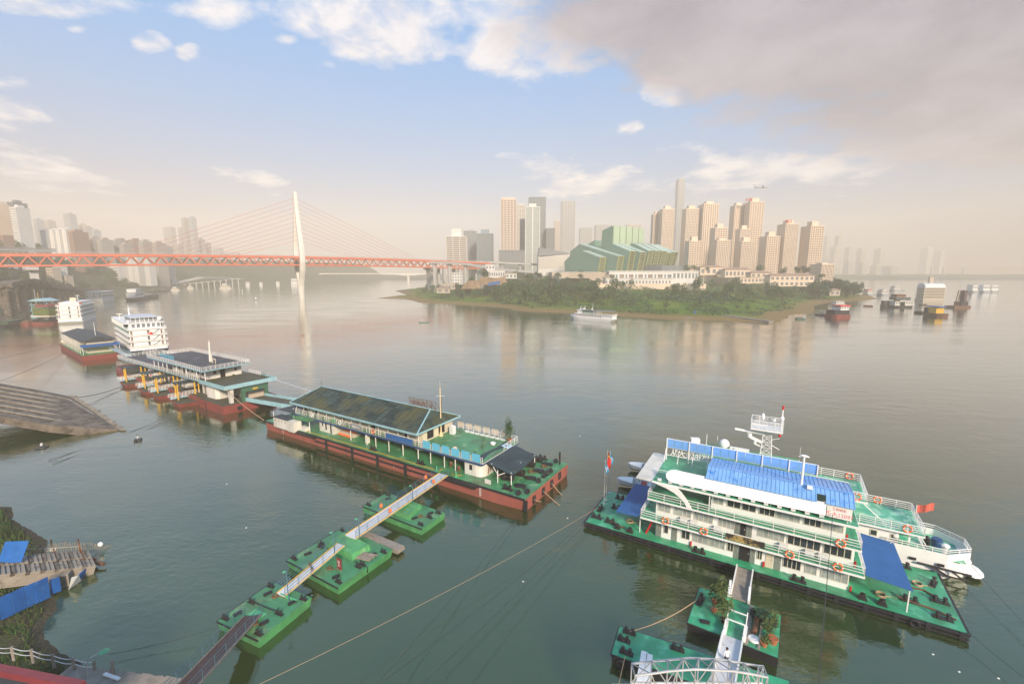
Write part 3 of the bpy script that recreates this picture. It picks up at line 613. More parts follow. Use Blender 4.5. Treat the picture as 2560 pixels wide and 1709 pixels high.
def wing(pts, y, th=12.5, edge=None, grille=None):
    P_ = [tplane(a, b, y) for a, b in pts]; P_ = [(a, max(b, -1)) for a, b in P_]
    m = MB(); m.ext(P_, y, 'y', th); o = m.build('wing', M['teal'], theatre)
    if edge:
        a, b = P_[edge[0]], P_[edge[1]]; e = MB(); e.beam((a[0], y+th/2, a[1]+.3), (b[0], y+th/2, b[1]+.3), th+.6, 1.0); e.build('roof_edge', M['tealedge'], o)
    if grille:
        (xa, za), (xb, zb) = P_[grille[0]], P_[grille[1]]; g = MB(); n = 9
        g.beam((xa+.5, y+.5, za), (xb+.5, y+.5, zb), 1.4, 1.4); g.beam((xa+.5, y+th-.5, za), (xb+.5, y+th-.5, zb), 1.4, 1.4)
        for i in range(n+1):
            f = i/n; x, z = xa+(xb-xa)*f+.5, za+(zb-za)*f; g.box(x-.7, x+.8, y+.4, y+th-.4, z-.55, z+.55)
        g.build('grille', M['olive'], o)
        k = MB(); k.add([(xa+.08, y+.6, za), (xa+.08, y+th-.6, za), (xb+.08, y+th-.6, zb), (xb+.08, y+.6, zb)], [(0, 1, 2, 3)]); k.build('grille_opening', M['dark'], o)
wing([(78, 908), (68, 745), (150, 662), (370, 568), (652, 675), (612, 908)], 0, 13, (3, 4), (4, 5))
wing([(150, 908), (158, 650), (170, 575), (318, 458), (945, 655), (905, 908)], 15, 13, (3, 4), (4, 5))
wing([(640, 908), (660, 560), (860, 455), (1140, 575), (1080, 908)], 30, 13, (2, 3), (3, 4))
wing([(870, 908), (900, 470), (960, 455), (1310, 592), (1245, 908)], 45, 13, (2, 3), (3, 4))
wing([(1150, 830), (1150, 440), (1225, 455), (1445, 570), (1390, 812)], 61, 12, (2, 3), (3, 4))
wing([(1250, 812), (1250, 440), (1330, 455), (1555, 572), (1500, 812)], 76, 12, (2, 3), (3, 4))
wing([(1350, 812), (1350, 440), (1440, 460), (1665, 576), (1605, 812)], 91, 12, (2, 3), (3, 4))
wing([(1450, 905), (1450, 460), (1540, 470), (1755, 603), (1680, 905)], 106, 12, (2, 3), (3, 4))
wing([(1550, 905), (1550, 500), (1640, 515), (1850, 592), (1775, 905)], 120, 12, (2, 3), (3, 4))
mb = MB(); P_ = [tplane(a, b, 38) for a, b in ((668, 560), (690, 235), (842, 163), (850, 560))]; mb.ext(P_, 38, 'y', 76); ft = mb.build('fly_tower', M['teal'], theatre)
xe = P_[3][0]
for i in range(5): k = MB(); k.box(xe-.2, xe+1.4, 38+.6+i*15.2, 38+14.0+i*15.2, tplane(848, 450, 38)[1]-2, P_[2][1]+.6); k.build('tower_panel', M['teall'], ft)
mb = MB(); P_ = [tplane(a, b, 70) for a, b in ((440, 470), (560, 395), (570, 560), (440, 560))]; mb.ext(P_, 70, 'y', 30); mb.build('side_block', M['teal'], theatre)
mb = MB(); P_ = [tplane(a, b, 60) for a, b in ((1180, 905), (1180, 800), (1640, 800), (1640, 905))]; mb.ext(P_, 62, 'y', 55); mb.build('entrance_hall', M['winband'], theatre)
# podium terraces
pod = thing('podium_terrace', 'long white two storey terrace with rows of openings below the theatre', 'terrace', (0, 600, 0))
def zx(tx, ty, Y=600.0): p = AT(*TZ(tx, ty), Y); return p.x, p.z
m = MB(); x0_, x1_ = zx(805, 900)[0], zx(2260, 900)[0]; xl_ = zx(735, 1000)[0]; xr_ = zx(2320, 1000)[0]
zt_, zm_, zl_, zb_ = zx(900, 905)[1], zx(900, 1016)[1], zx(900, 1100)[1], 6.0
m.box(x0_, x1_, 0, 70, zm_, zt_); m.box(x0_-.8, x1_+.8, -.8, 70, zt_, zt_+.9); m.box(xl_, xr_, -6, 70, zl_, zm_); m.box(xl_-1, xr_-40, -7, 0, zm_, zm_+.6); m.build('wall', M['f_white'], pod)
m = MB(); xk = zx(470, 1150)[0]; m.box(xk, xr_+2, -9, 60, zb_, zl_); m.build('plinth', M['f_cream'], pod)
m = MB(); xg = zx(-120, 950)[0]; m.box(xg, x0_-.3, 8, 70, zm_, zt_-.8); m.box(zx(490, 1000)[0], xl_-.3, 2, 60, zl_, zm_-.3)
for i in range(34): x = zx(160+i*19, 950)[0]; m.box(x, x+.5, 7.4, 8.3, zm_, zt_-1)
m.build('ribbed_wall', M['f_tan'], pod)
wo1 = wo2 = None
for tx, w_ in [(790, 8), (855, 6), (925, 2), (1008, 6), (1083, 2), (1160, 6), (1240, 2), (1315, 6), (1397, 2), (1475, 6), (1555, 2), (1635, 6), (1715, 2), (1785, 5), (1865, 3), (1930, 3), (1993, 2.4), (2055, 2.4), (2113, 2.4), (2172, 2.4), (2225, 2.4)]:
    x = zx(tx, 980)[0]; k = MB(); k.box(x-w_/2, x+w_/2, -.25, .2, zm_+.3, zm_+5.2 if tx < 1850 else zm_+6.5); k.build('opening', M['winwarm'] if w_ > 5 else M['winband'], pod)
for i in range(20):
    x, z = zx(762+i*54, 1090, 594); 
    if wo2 is None: k = MB(); k.box(-.9, .9, -.25, .2, 0, 3.3); wo2 = k.build('window', M['winband'], pod, (x, -6, zl_+.4))
    else: k = wo2.copy(); COL.objects.link(k); k.location = (x, -6, zl_+.4)
# ---------------------------------------------------------------- trees on the headland
rnd = random.Random(11)
protos = []
TG = 'trees and bushes of the headland slope'
specs = [(7.5, 9.5, 3, 620, 1.5, 'leafd', 'leaf'), (8.5, 10.5, 3.5, 700, 1.6, 'leafd', 'leafd'), (6, 8.5, 2.5, 500, 1.4, 'leaf', 'leafd'), (6.5, 12, 4, 600, 1.4, 'leafd', 'leaf'), (5, 6, 1.5, 380, 1.2, 'leaf', 'leafb'), (3.6, 3.6, .6, 240, 1.0, 'leaf', 'leafb'), (3.0, 2.6, .4, 200, .9, 'leafb', 'leaf')]
LBT = ['broad dark green tree in the wood on the headland slope', 'large round dark tree in the wood on the headland slope', 'mid green tree in the wood on the headland slope', 'tall narrow dark tree in the wood on the headland slope', 'light green tree at the edge of the headland wood', 'light green bush on the grassy headland bank', 'low olive bush on the grassy headland bank']
for i, (r_, h_, tr, n_, lf, m1, m2) in enumerate(specs):
    o = make_tree('tree' if i < 5 else 'bush', LBT[i], 'tree' if i < 5 else 'bush', r_, h_, tr, n_, lf, [M[m1], M[m2]], (0, 0, 0), TG)
    protos.append((o, [(c, []) for c in kids(o)], [False]))
def put(i, x, y, z=None, s=1.0, label=None, group=None):
    o, tr, used = protos[i]; z = isl_h(x, y)-.3 if z is None else z
    sc = (s*rnd.uniform(.85, 1.2), s*rnd.uniform(.85, 1.2), s*rnd.uniform(.8, 1.15))
    if not used[0]:
        used[0] = True; o.location = (x, y, z); o.scale = sc
        if label: o['label'] = label
        return o
    return dup(o, (x, y, z), rnd.uniform(0, 6.28), label, group, sc, tr)
cnt = 0
def zone(n, px0, px1, r0, r1, kinds, sfun=lambda: 1.0, zg=8.0, mind=5.5, place=''):
    """n trees on the ground that shows between rows r0 and r1"""
    placed = []; tries = 0
    while len(placed) < n and tries < n*14:
        tries += 1; p = PX(rnd.uniform(px0, px1), rnd.uniform(r0, r1), zg)
        z = isl_h(p.x, p.y)
        if z < 1.2 or (120 < p.x < 260 and p.y > 588) : continue
        if any((p.x-a)**2+(p.y-b)**2 < mind**2 for a, b in placed): continue
        placed.append((p.x, p.y)); k_ = rnd.choice(kinds); put(k_, p.x, p.y, None, sfun(), LBT[k_].split(' in the')[0].split(' at the')[0].split(' on the')[0]+' '+place)
zone(70, 1235, 1500, 712, 752, (0, 1, 2, 0, 3, 4), lambda: rnd.uniform(.95, 1.35), 6.5, 8, place='in the wood left of the theatre terrace')
zone(46, 1480, 1960, 722, 748, (0, 2, 4, 2, 3), lambda: rnd.uniform(.75, 1.05), 7, 7, place='on the slope below the white theatre terrace')
zone(26, 1140, 1240, 722, 742, (0, 1, 2), lambda: rnd.uniform(.6, .9), 6, 7, place='below the brown rock face')
zone(14, 1045, 1140, 724, 735, (2, 4, 5), lambda: rnd.uniform(.6, .9), 4, place='near the piers of the orange bridge')
zone(46, 1300, 1960, 746, 762, (4, 5, 6, 5), lambda: rnd.uniform(.8, 1.2), 4, 6, place='at the lower edge of the headland wood')
zone(34, 1150, 2000, 756, 776, (5, 6), lambda: rnd.uniform(.5, .9), 2.5, 5, place='on the grassy bank above the river shore')
zone(26, 2030, 2150, 716, 738, (0, 1, 1), lambda: rnd.uniform(1.1, 1.5), 7, 8, place='on the dark wooded tip of the headland')
zone(14, 1965, 2050, 722, 742, (0, 2, 4), lambda: rnd.uniform(.7, 1.0), 6, place='between the villas and the headland tip')

q = MB()
for _ in range(60000):
    p = PX(rnd.uniform(1040, 2150), 700+76*rnd.random()**1.0, 6.0); z = isl_h(p.x, p.y); d = poly_dist(p.x, p.y, ISL)
    if d < 16 or d > 300 or (118 < p.x < 262 and p.y > 588): continue
    k = mn.noise(Vector((p.x*.035, p.y*.03, 2))) + (.0 if d > 60 else -.12)
    if k < -.16: continue
    hh = rnd.uniform(.2, 1)*(3.2 if d > 60 else 1.7)*(1+k); s = rnd.uniform(.8, 1.7)*(1 if d > 60 else .7); a = Vector((rnd.gauss(0, 1), rnd.gauss(0, 1), rnd.gauss(0, .6))).normalized(); b = a.cross(Vector((rnd.gauss(0, 1), rnd.gauss(0, 1), rnd.gauss(0, 1)))).normalized(); c = Vector((p.x, p.y, z+hh))
    q.add([c-a*s*.6, c+b*s*.5, c+a*s*.6, c-b*s*.5], [(0, 1, 2, 3)], 0 if k > .12 else rnd.choice((0, 1)))
o = q.build('undergrowth', [M['leafd'], M['leaf']]); o['kind'] = 'stuff'; o['label'] = 'dense green undergrowth covering the headland slope'
for p_, r_, Y_ in ((1285, 690, 560), (1320, 692, 570), (1345, 690, 575), (1395, 688, 600), (1208, 690, 548), (1215, 700, 545), (1180, 705, 545), (1452, 690, 580), (1720, 672, 690), (1735, 672, 700), (1770, 674, 700), (1835, 676, 690), (1900, 676, 690), (1990, 676, 660), (2010, 678, 650), (1960, 680, 660), (2055, 690, 610)):
    q = AT(p_, r_, Y_); k_ = rnd.choice((0, 1, 2)); put(k_, q.x, q.y, q.z-5, .8, LBT[k_].split(' in the')[0]+' standing among the buildings of the headland')
# boat landing road on the headland
ln = MB(); pts = [PX(1645, 775, 2.2), PX(1700, 779, 2.0), PX(1760, 784, 1.8), PX(1830, 792, 1.4), PX(1928, 805, .6)]
for a, b in zip(pts[:-1], pts[1:]): ln.beam(a, b, 5, 1.6)
ln.beam(PX(1725, 782, 1.9), PX(1718, 797, .2), 7, .8)
struct(ln.build('landing_road', M['conc']))
for p_, r_, n_ in ((1662, 771, 'blue barrel near the outer end of the landing road'), (1679, 771, 'blue barrel beside the white bags on the landing road'), (1737, 782, 'blue crate beside the landing ramp')):
    q = PX(p_, r_, 3.0); k = MB(); k.cyl((0, 0, 0), 1.0, 1.9, 10); k.torus((0, 0, 1.2), 1.0, .08, 'z', 12, 4); tag(k.build('barrel', M['blue'], None, (q.x, q.y, 2.4)), n_, 'barrel', 'blue barrels on the landing road')
# ---------------------------------------------------------------- shared ship pieces
def window(parent, x0, x1, z0, z1, y, n=2, pane='glass', d=.06, axis='y', nm='window'):
    """a framed window on the wall plane y (facing -y) with its glass as a sub-part"""
    f = MB(); t = .07
    if axis == 'y':
        f.box(x0, x1, y-d, y+.02, z0, z0+t); f.box(x0, x1, y-d, y+.02, z1-t, z1); 
        for i in range(n+1): x = x0 + (x1-x0-t)*i/n; f.box(x, x+t, y-d*.9, y+.02, z0+t, z1-t)
        o = f.build(nm, M['frame'], parent); g = MB(); g.box(x0+.03, x1-.03, y-d*.45, y+.01, z0+.03, z1-.03)
    else:
        f.box(y-.02, y+d, x0, x1, z0, z0+t); f.box(y-.02, y+d, x0, x1, z1-t, z1)
        for i in range(n+1): x = x0 + (x1-x0-t)*i/n; f.box(y-.02, y+d*.9, x, x+t, z0+t, z1-t)
        o = f.build(nm, M['frame'], parent); g = MB(); g.box(y-.01, y+d*.45, x0+.03, x1-.03, z0+.03, z1-.03)
    g.build('pane', M[pane], o); return o
def bitt(parent, x, y, z, rot=0, s=1.0, proto={}):
    if 'm' not in proto:
        m = MB(); m.box(-.75, .75, -.28, .28, 0, .12)
        for q in (-.38, .38): m.cyl((q, 0, .12), .15, .5, 10); m.cyl((q, 0, .58), .2, .07, 10)
        m.beam((-.62, 0, .4), (.62, 0, .4), .08); o = m.build('bollard', M['blk'], parent); proto['m'] = o.data
    else: o = bpy.data.objects.new('bollard', proto['m']); COL.objects.link(o); o.parent = parent
    o.location = (x, y, z); o.rotation_euler = (0, 0, rot); o.scale = (s, s, s); return o
def fairlead(parent, x, y, z, rot=0, proto={}):
    if 'm' not in proto:
        m = MB(); m.ext([(-.42, 0), (.42, 0), (.2, .5), (-.2, .5)], -.25, 'y', .5); m.cyl((0, 0, .3), .22, .35, 8); o = m.build('fairlead', M['blk'], parent); proto['m'] = o.data
    else: o = bpy.data.objects.new('fairlead', proto['m']); COL.objects.link(o); o.parent = parent
    o.location = (x, y, z); o.rotation_euler = (0, 0, rot); return o
def hatch(parent, x, y, z, rot=0, s=1.0, proto={}):
    if 'm' not in proto:
        m = MB(); pts = [(-.5, -.12), (-.42, -.24), (.42, -.24), (.5, -.12), (.5, .12), (.42, .24), (-.42, .24), (-.5, .12)]; m.prism(pts, 0, .14); m.prism([(a*.8, b*.7) for a, b in pts], .14, .2); o = m.build('hatch', M['black'], parent); proto['m'] = o.data
    else: o = bpy.data.objects.new('hatch', proto['m']); COL.objects.link(o); o.parent = parent
    o.location = (x, y, z); o.rotation_euler = (0, 0, rot); o.scale = (s, s, s); return o
def rust_winch(parent, x, y, z, rot=0):
    m = MB(); m.box(-.9, .9, -.5, .5, 0, .18); m.tube([(-.5, 0, .55), (.5, 0, .55)], .33, 10); m.torus((-.5, 0, .55), .4, .08, 'x', 12, 5); m.torus((.5, 0, .55), .4, .08, 'x', 12, 5); m.box(.55, .95, -.35, .35, .18, .8); m.box(-.95, -.6, -.3, .3, .18, .7)
    o = m.build('winch', M['blk'], parent, (x, y, z)); o.rotation_euler = (0, 0, rot); return o
BUOYS = 'orange and white lifebuoys on the ship railings'
bproto = {}
M['buoyw'] = flat('buoy_white_band', (.8, .8, .78))
def lifebuoy(P_, rot, label, R=.38, group=BUOYS, col='orange', axis='y'):
    if col not in bproto:
        m = MB(); m.torus((0, 0, 0), R, .085, 'y', 24, 8)
        for i, f in enumerate(m.f[:192]):
            seg = (i//8) % 6
            if seg == 0: m.m[i] = 1
        bproto[col] = m.build('lifebuoy', [M[col], M['buoyw']], None, smooth=True); o = bproto[col]
    else: o = bproto[col].copy(); COL.objects.link(o)
    o.location = P_; o.rotation_euler = (0, 0, rot); return tag(o, label, 'lifebuoy', group)
# ---------------------------------------------------------------- green office ship (moored pontoon with three floors)
GO = DS(1342, 1208); G1 = DS(2210, 1467); GX = (G1-GO).to_2d().normalized(); GR = math.atan2(GX.y, GX.x)
def gw(x, y, z): return Vector((GO.x + GX.x*x - GX.y*y, GO.y + GX.y*x + GX.x*y, z))
gs = thing('office_ship', 'white three storey floating office with blue roof and bright green decks at the near mooring', 'ship', (GO.x, GO.y, 0), GR)
h = MB(); h.prism([(0, 0), (37.7, 0), (37.7, 10), (0, 10)], -.6, .74, inset=.97); h.build('hull', M['black'], gs)
h = MB(); h.box(.06, 37.64, .06, 9.94, .742, .80); dk = h.build('deck', M['green'], gs)
h = MB()
for y, s in ((0, -1), (10, 1)):
    for z in (.60, .22): h.beam((-.1, y+s*.12, z), (37.8, y+s*.12, z), .22, .17)
    for i in range(16): h.box(1.1+i*2.4, 1.5+i*2.4, y-.26 if s < 0 else y, y if s < 0 else y+.26, .05, .78)
h.beam((37.82, 0, .6), (37.82, 10, .6), .22, .2); h.beam((-.12, 0, .6), (-.12, 10, .6), .22, .2)
h.build('fender', M['black'], gs)
WY = 1.43
def floor_box(x0, x1, z0, z1, nm='wall'): m = MB(); m.box(x0, x1, WY, 8.6, z0, z1); return m.build(nm, M['white'], gs)
floor_box(8.9, 28.75, .80, 3.36); floor_box(8.8, 28.95, 3.62, 6.08); floor_box(15.08, 28.0, 6.32, 8.44)
def slab(x0, x1, y0, y1, z0, z1, nm='deck_slab', top='green', par=gs, side='white'):
    m = MB(); m.box(x0, x1, y0, y1, z0, z1-.012, 0); m.build(nm, M[side], par); m = MB(); m.box(x0+.06, x1-.06, y0+.06, y1-.06, z1-.01, z1+.02); return m.build('deck_surface', M[top], par)
slab(7.24, 29.8, 0, 10, 3.38, 3.60); slab(8.0, 29.3, 0, 10, 6.10, 6.30); slab(8.45, 28.85, 0, 9.0, 8.46, 8.70)
m = MB(); m.box(6.5, 8.43, .1, 9.1, 8.5, 8.66); m.build('roof_wing', M['whited'], gs)
# lower floor openings
for a, b, n, p in [(9.89, 10.47, 1, 'glass'), (12.0, 13.0, 2, 'glass'), (13.3, 15.04, 3, 'glassl'), (15.1, 16.9, 3, 'glassl'), (17.13, 17.81, 2, 'glass'), (20.23, 20.78, 2, 'glass'), (22.78, 24.5, 4, 'glass'), (24.85, 25.95, 2, 'glassl'), (26.3, 28.7, 4, 'glassl')]:
    window(gs, a, b, 1.46 if b-a > .7 else 1.5, 2.75, WY, n, p)
def door(a, b, z0, z1, m='door', nm='door'): q = MB(); q.box(a, b, WY-.05, WY+.02, z0, z1); o = q.build(nm, M[m], gs); k = MB(); k.box(b-.18, b-.1, WY-.1, WY-.05, z0+.95, z0+1.1); k.build('handle', M['steel'], o); return o
door(8.96, 9.6, .82, 2.8); door(10.84, 11.5, .82, 2.8); door(17.85, 18.35, .82, 2.9); door(18.4, 19.5, .82, 2.9, 'dark', 'doorway'); door(19.55, 20.05, .82, 2.9); door(21.1, 21.85, .82, 2.8, 'cream'); door(21.95, 22.6, .82, 2.8)
# second floor openings
for a, b, n, p in [(9.06, 10.57, 2, 'glassl'), (10.98, 13.0, 4, 'glassl'), (13.28, 15.43, 4, 'glassl'), (15.99, 17.73, 4, 'glassl'), (20.08, 22.72, 5, 'glassl'), (22.97, 26.04, 5, 'glass'), (26.28, 28.74, 4, 'glass')]:
    window(gs, a, b, 4.30, 5.55, WY, n, p)
door(17.78, 18.3, 3.64, 5.6); door(18.34, 18.91, 3.64, 5.6, 'dark', 'doorway'); door(18.93, 19.54, 3.64, 5.6)
for a, b, n, p in [(15.3, 16.39, 2, 'glassl'), (16.77, 18.2, 2, 'glass'), (18.31, 19.76, 2, 'glass'), (20.04, 21.6, 3, 'glass'), (21.7, 23.97, 4, 'glassl'), (24.29, 25.9, 3, 'glass'), (25.98, 27.81, 3, 'glassl')]:
    window(gs, a, b, 6.98, 8.0, WY, n, p)
for y in (3.0, 5.5):
    window(gs, y, y+1.2, 4.3, 5.5, 28.96, 2, 'glass', axis='x'); window(gs, y, y+1.2, 1.5, 2.7, 28.76, 2, 'glass', axis='x')
# railings
r = MB(); rail(r, [(7.3, 9.9, 3.62), (7.3, .06, 3.62), (29.72, .06, 3.62), (29.72, 9.9, 3.62)], .92, 3, 1.9, .032); r.build('railing', M['rail'], gs)
r = MB(); rail(r, [(8.06, 9.9, 6.32), (8.06, .06, 6.32), (29.22, .06, 6.32), (29.22, 9.9, 6.32)], .90, 3, 1.9, .032); r.build('railing', M['rail'], gs)
r = MB(); rail(r, [(28.75, 8.9, 8.72), (28.75, 5.6, 8.72)], .9, 3, 1.5, .03); rail(r, [(8.55, 2.4, 8.72), (10.2, 2.4, 8.72)], .5, 2, 1.6, .03); rail(r, [(19.5, 8.9, 8.72), (28.75, 8.9, 8.72)], 1.0, 4, 1.2, .03); r.build('railing', M['rail'], gs)
# curved strut at the open terrace
m = MB(); up = [(8.45, 8.60), (11.3, 8.55), (11.9, 8.05), (12.45, 7.4), (12.85, 6.85), (13.18, 6.32)]; lo = [(12.62, 6.32), (12.35, 6.85), (11.8, 7.35), (11.1, 7.8), (10.2, 8.15), (9.2, 8.38)]
m.ext((up+lo)[::-1], -.06, 'y', .18); m.build('arched_strut', M['white'], gs)
m = MB()
for x, y, z0, z1 in [(6.95, 1.3, .8, 3.4), (33.4, .6, .8, 3.3), (7.3, 8.8, .8, 3.4), (33.3, 9.3, .8, 3.4), (15.0, .3, 6.3, 8.5), (8.6, 8.8, 6.3, 8.5), (28.6, 8.8, 6.3, 8.5)]: m.beam((x, y, z0), (x, y, z1), .1)
m.build('post', M['rail'], gs)
def corrugated(parent, x0, x1, y0, y1, zf, m, nm, n, along='x', rib=.06, th=.05):
    q = MB(); q.add([(x0, y0, zf(x0, y0)), (x1, y0, zf(x1, y0)), (x1, y1, zf(x1, y1)), (x0, y1, zf(x0, y1)), (x0, y0, zf(x0, y0)-th), (x1, y0, zf(x1, y0)-th), (x1, y1, zf(x1, y1)-th), (x0, y1, zf(x0, y1)-th)], [(0, 1, 2, 3), (7, 6, 5, 4), (0, 4, 5, 1), (1, 5, 6, 2), (2, 6, 7, 3), (3, 7, 4, 0)])
    for i in range(n+1):
        f = i/n
        if along == 'x': x = x0+.04+(x1-x0-.08)*f; q.beam((x, y0, zf(x, y0)+rib*.35), (x, y1, zf(x, y1)+rib*.35), rib*1.2, rib)
        else: y = y0+.04+(y1-y0-.08)*f; q.beam((x0, y, zf(x0, y)+rib*.35), (x1, y, zf(x1, y)+rib*.35), rib*1.2, rib)
    return q.build(nm, m, parent)
corrugated(gs, 4.1, 7.0, .1, 9.1, lambda x, y: 3.5-.05*(7-x), M['blue'], 'awning', 30, 'y', .05)
corrugated(gs, 29.9, 33.6, .35, 9.5, lambda x, y: 3.62-.09*(x-29.9), M['blue'], 'awning', 30, 'y', .05)
# blue roof on the top deck
RG = 2.25
zr = lambda x, y: (10.25 + (11.15-10.25)*(y-.5)/(RG-.5)) if y <= RG else (11.15 - (11.15-10.45)*(y-RG)/(6.75-RG))
corrugated(gs, 14.4, 25.2, .5, RG, zr, M['blueroof'], 'roof', 26); corrugated(gs, 26.0, 28.45, .5, RG, zr, M['blueroof'], 'roof', 6); corrugated(gs, 25.2, 26.0, 1.5, RG, zr, M['blueroof'], 'roof', 2); corrugated(gs, 14.4, 28.45, RG, 6.75, zr, M['blueroof'], 'roof', 34)
m = MB(); m.beam((14.4, RG, 11.2), (28.45, RG, 11.2), .25, .08); m.build('roof_ridge', M['bluepanel'], gs)
m = MB()
for x in (14.6, 18, 21.4, 24.8, 28.2):
    for y in (.7, 6.5): m.beam((x, y, 8.7), (x, y, 10.3), .09)
m.beam((14.5, .7, 10.2), (28.3, .7, 10.2), .12); m.build('post', M['rail'], gs)
m = MB(); m.box(15.5, 27.6, 3.2, 6.2, 8.72, 10.2); m.build('deckhouse', M['whited'], gs)
# long white signboard with rounded end
m = MB(); L = Vector((0, .72, 1.02)); nrm = Vector((0, -.8, .56)); ob = Vector((0, .02, 9.18)); mid = ob + L*.5; prof = []
pts = [ob + Vector((26.0, 0, 0)), ob + L + Vector((26.0, 0, 0))] + [mid + Vector((11.0, 0, 0)) + Vector((-1.0*math.sin(a), 0, 0)) + L*.62*math.cos(a) for a in [math.pi*i/12 for i in range(13)]]
k = len(pts); bk = [p - nrm*.22 for p in pts]; m.add(pts + bk, [tuple(range(k)), tuple(range(k, 2*k))[::-1]] + [(i, k+i, k+(i+1) % k, (i+1) % k) for i in range(k)])
sg = m.build('long_signboard', mat('signboard_white', (.86, .86, .84), .4, .02), gs)
m = MB()
for i in range(10): x = 11.5+i*1.6; m.beam((x, .5, 8.7), (x, .3, 9.6), .07)
m.build('bracket', M['rail'], sg)
fl = None
for i in range(14):
    x = 9.3 + i*1.262
    if fl is None: m = MB(); m.obox((0, 0, .2), .42, .3, .26, 0, 0); m.beam((0, 0, 0), (0, 0, .1), .06); fl = m.build('floodlight', M['tile'], gs, (x, .25, 8.72))
    else: q = fl.copy(); COL.objects.link(q); q.location = (x, .25, 8.72)
m = MB(); m.add([(26.1, .1, 9.1), (28.2, .1, 9.1), (28.2, .65, 10.15), (26.1, .65, 10.15), (26.1, .3, 9.05), (28.2, .3, 9.05), (28.2, .85, 10.1), (26.1, .85, 10.1)], [(0, 1, 2, 3), (7, 6, 5, 4), (0, 4, 5, 1), (1, 5, 6, 2), (2, 6, 7, 3), (3, 7, 4, 0)]); m.beam((27.9, .3, 8.7), (27.9, .3, 9.2), .1)
sb = m.build('name_board', M['whited'], gs)
text_mesh('千大12097', .52, M['redp'], sb, (27.15, .17, 9.22), (math.atan2(1.05, .55), 0, 0), 'lettering', .01)
text_mesh('工作码头', .3, M['redp'], sb, (27.15, .43, 9.76), (math.atan2(1.05, .55), 0, 0), 'lettering', .01)
# rooftop sign of blue panels seen from behind with its mirrored letters
rs = thing('rooftop_sign', 'row of blue sign panels above mirrored white letters on the office ship roof', 'sign', (GO.x, GO.y, 0), GR)
pp = None
for i in range(18):
    x = 8.62 + i*.943
    if pp is None: m = MB(); m.box(0, .90, -.03, .03, 0, 1.16); pp = m.build('panel', M['bluepanel'], rs, (x, 7.5, 10.46))
    else: q = pp.copy(); COL.objects.link(q); q.location = (x, 7.5, 10.46)
m = MB()
for i in range(7): x = 8.58 + i*2.83; m.beam((x, 7.42, 8.7), (x, 7.42, 11.7), .12)
for z in (10.44, 11.64, 9.36): m.beam((8.5, 7.55, z), (25.6 if z > 10 else 14.2, 7.55, z), .08)
for x in (8.5, 10.2, 12.0, 13.8): m.beam((x, 6.4, 8.7), (x, 7.4, 10.3), .07)
m.build('frame', M['rail'], rs)
text_mesh('巡执法大队', .98, M['white'], rs, (11.5, 7.5, 9.5), (math.pi/2, 0, 0), 'letter', .04, mirror=True)
# small deck things
STR = thing('stairway', 'black ladder stair from the green deck to the first floor of the office ship', 'stairs', (GO.x, GO.y, 0), GR)
m = MB(); a, b = Vector((7.7, 1.6, .8)), Vector((8.7, 1.9, 3.5))
for s in (-.35, .35): m.beam((7.75, 1.35+s+.3, .82), (8.75, 1.35+s+.3, 3.4), .07, .2)
m.build('rail', M['redp'], STR); m = MB()
for i in range(9): f = (i+.5)/9; m.obox((7.75+f, 1.65, .82+2.58*f), .25, .66, .04)
m.build('step', M['blk'], STR)
m = MB(); m.add([(17.0, -.06, 3.75), (20.9, -.06, 3.75), (20.9, -.06, 4.48), (17.0, -.06, 4.48), (17.0, -.02, 3.75), (20.9, -.02, 3.75), (20.9, -.02, 4.48), (17.0, -.02, 4.48)], [(0, 1, 2, 3), (7, 6, 5, 4), (0, 4, 5, 1), (1, 5, 6, 2), (2, 6, 7, 3), (3, 7, 4, 0)])
M['banner'] = mat('patterned_banner', (.03, .025, .02), .8, .5, 3, col2=(.42, .30, .10), amt=.55, s2=.9)
tag(m.build('banner', M['banner'], None, (GO.x, GO.y, 0), GR), 'dark and gold patterned banner tied to the first floor railing of the office ship', 'banner')
for x, z, lb in [(10.3, 4.0, 'lifebuoy on the first floor rail nearest the covered stair of the office ship'), (14.64, 3.95, 'lifebuoy on the first floor rail left of the gold banner'), (23.26, 3.92, 'lifebuoy on the first floor rail right of the gold banner'), (27.5, 3.96, 'lifebuoy on the first floor rail close to the blue awning'), (27.5, 6.62, 'lifebuoy on the second floor rail of the office ship')]:
    lifebuoy(gw(x, -.1, z), GR, lb)
EXG = 'red fire extinguishers along the office ship'
ext = None
for x, y, z, lb in [(13.15, 1.33, .82, 'red extinguisher below the curtained windows on the green deck'), (20.95, 1.33, .82, 'red extinguisher beside the open door on the green deck'), (28.95, 1.3, .82, 'red extinguisher at the house corner on the green deck'), (29.1, 1.5, 3.64, 'red extinguisher at the first floor house corner'), (28.15, 1.5, 6.34, 'red extinguisher at the second floor house corner')]:
    if ext is None: m = MB(); m.cyl((0, 0, 0), .11, .5, 10); m.cyl((0, 0, .5), .05, .1, 8); m.beam((0, 0, .6), (.14, 0, .5), .04); ext = m.build('fire_extinguisher', M['redp'], None); e_ = ext
    else: e_ = ext.copy(); COL.objects.link(e_)
    e_.location = gw(x, y, z); e_.rotation_euler = (0, 0, GR); tag(e_, lb, 'extinguisher', EXG)
ac = None
for x in (12.2, 13.4, 16.0, 22.7, 25.1, 26.3):
    if ac is None: m = MB(); m.box(-.42, .42, -.18, .18, 0, .6); m.torus((-.1, -.19, .3), .2, .02, 'y', 14, 4); ac = m.build('air_conditioner', M['tile'], gs, (x, 1.15, 3.66))
    else: q = ac.copy(); COL.objects.link(q); q.location = (x, 1.15, 3.66)
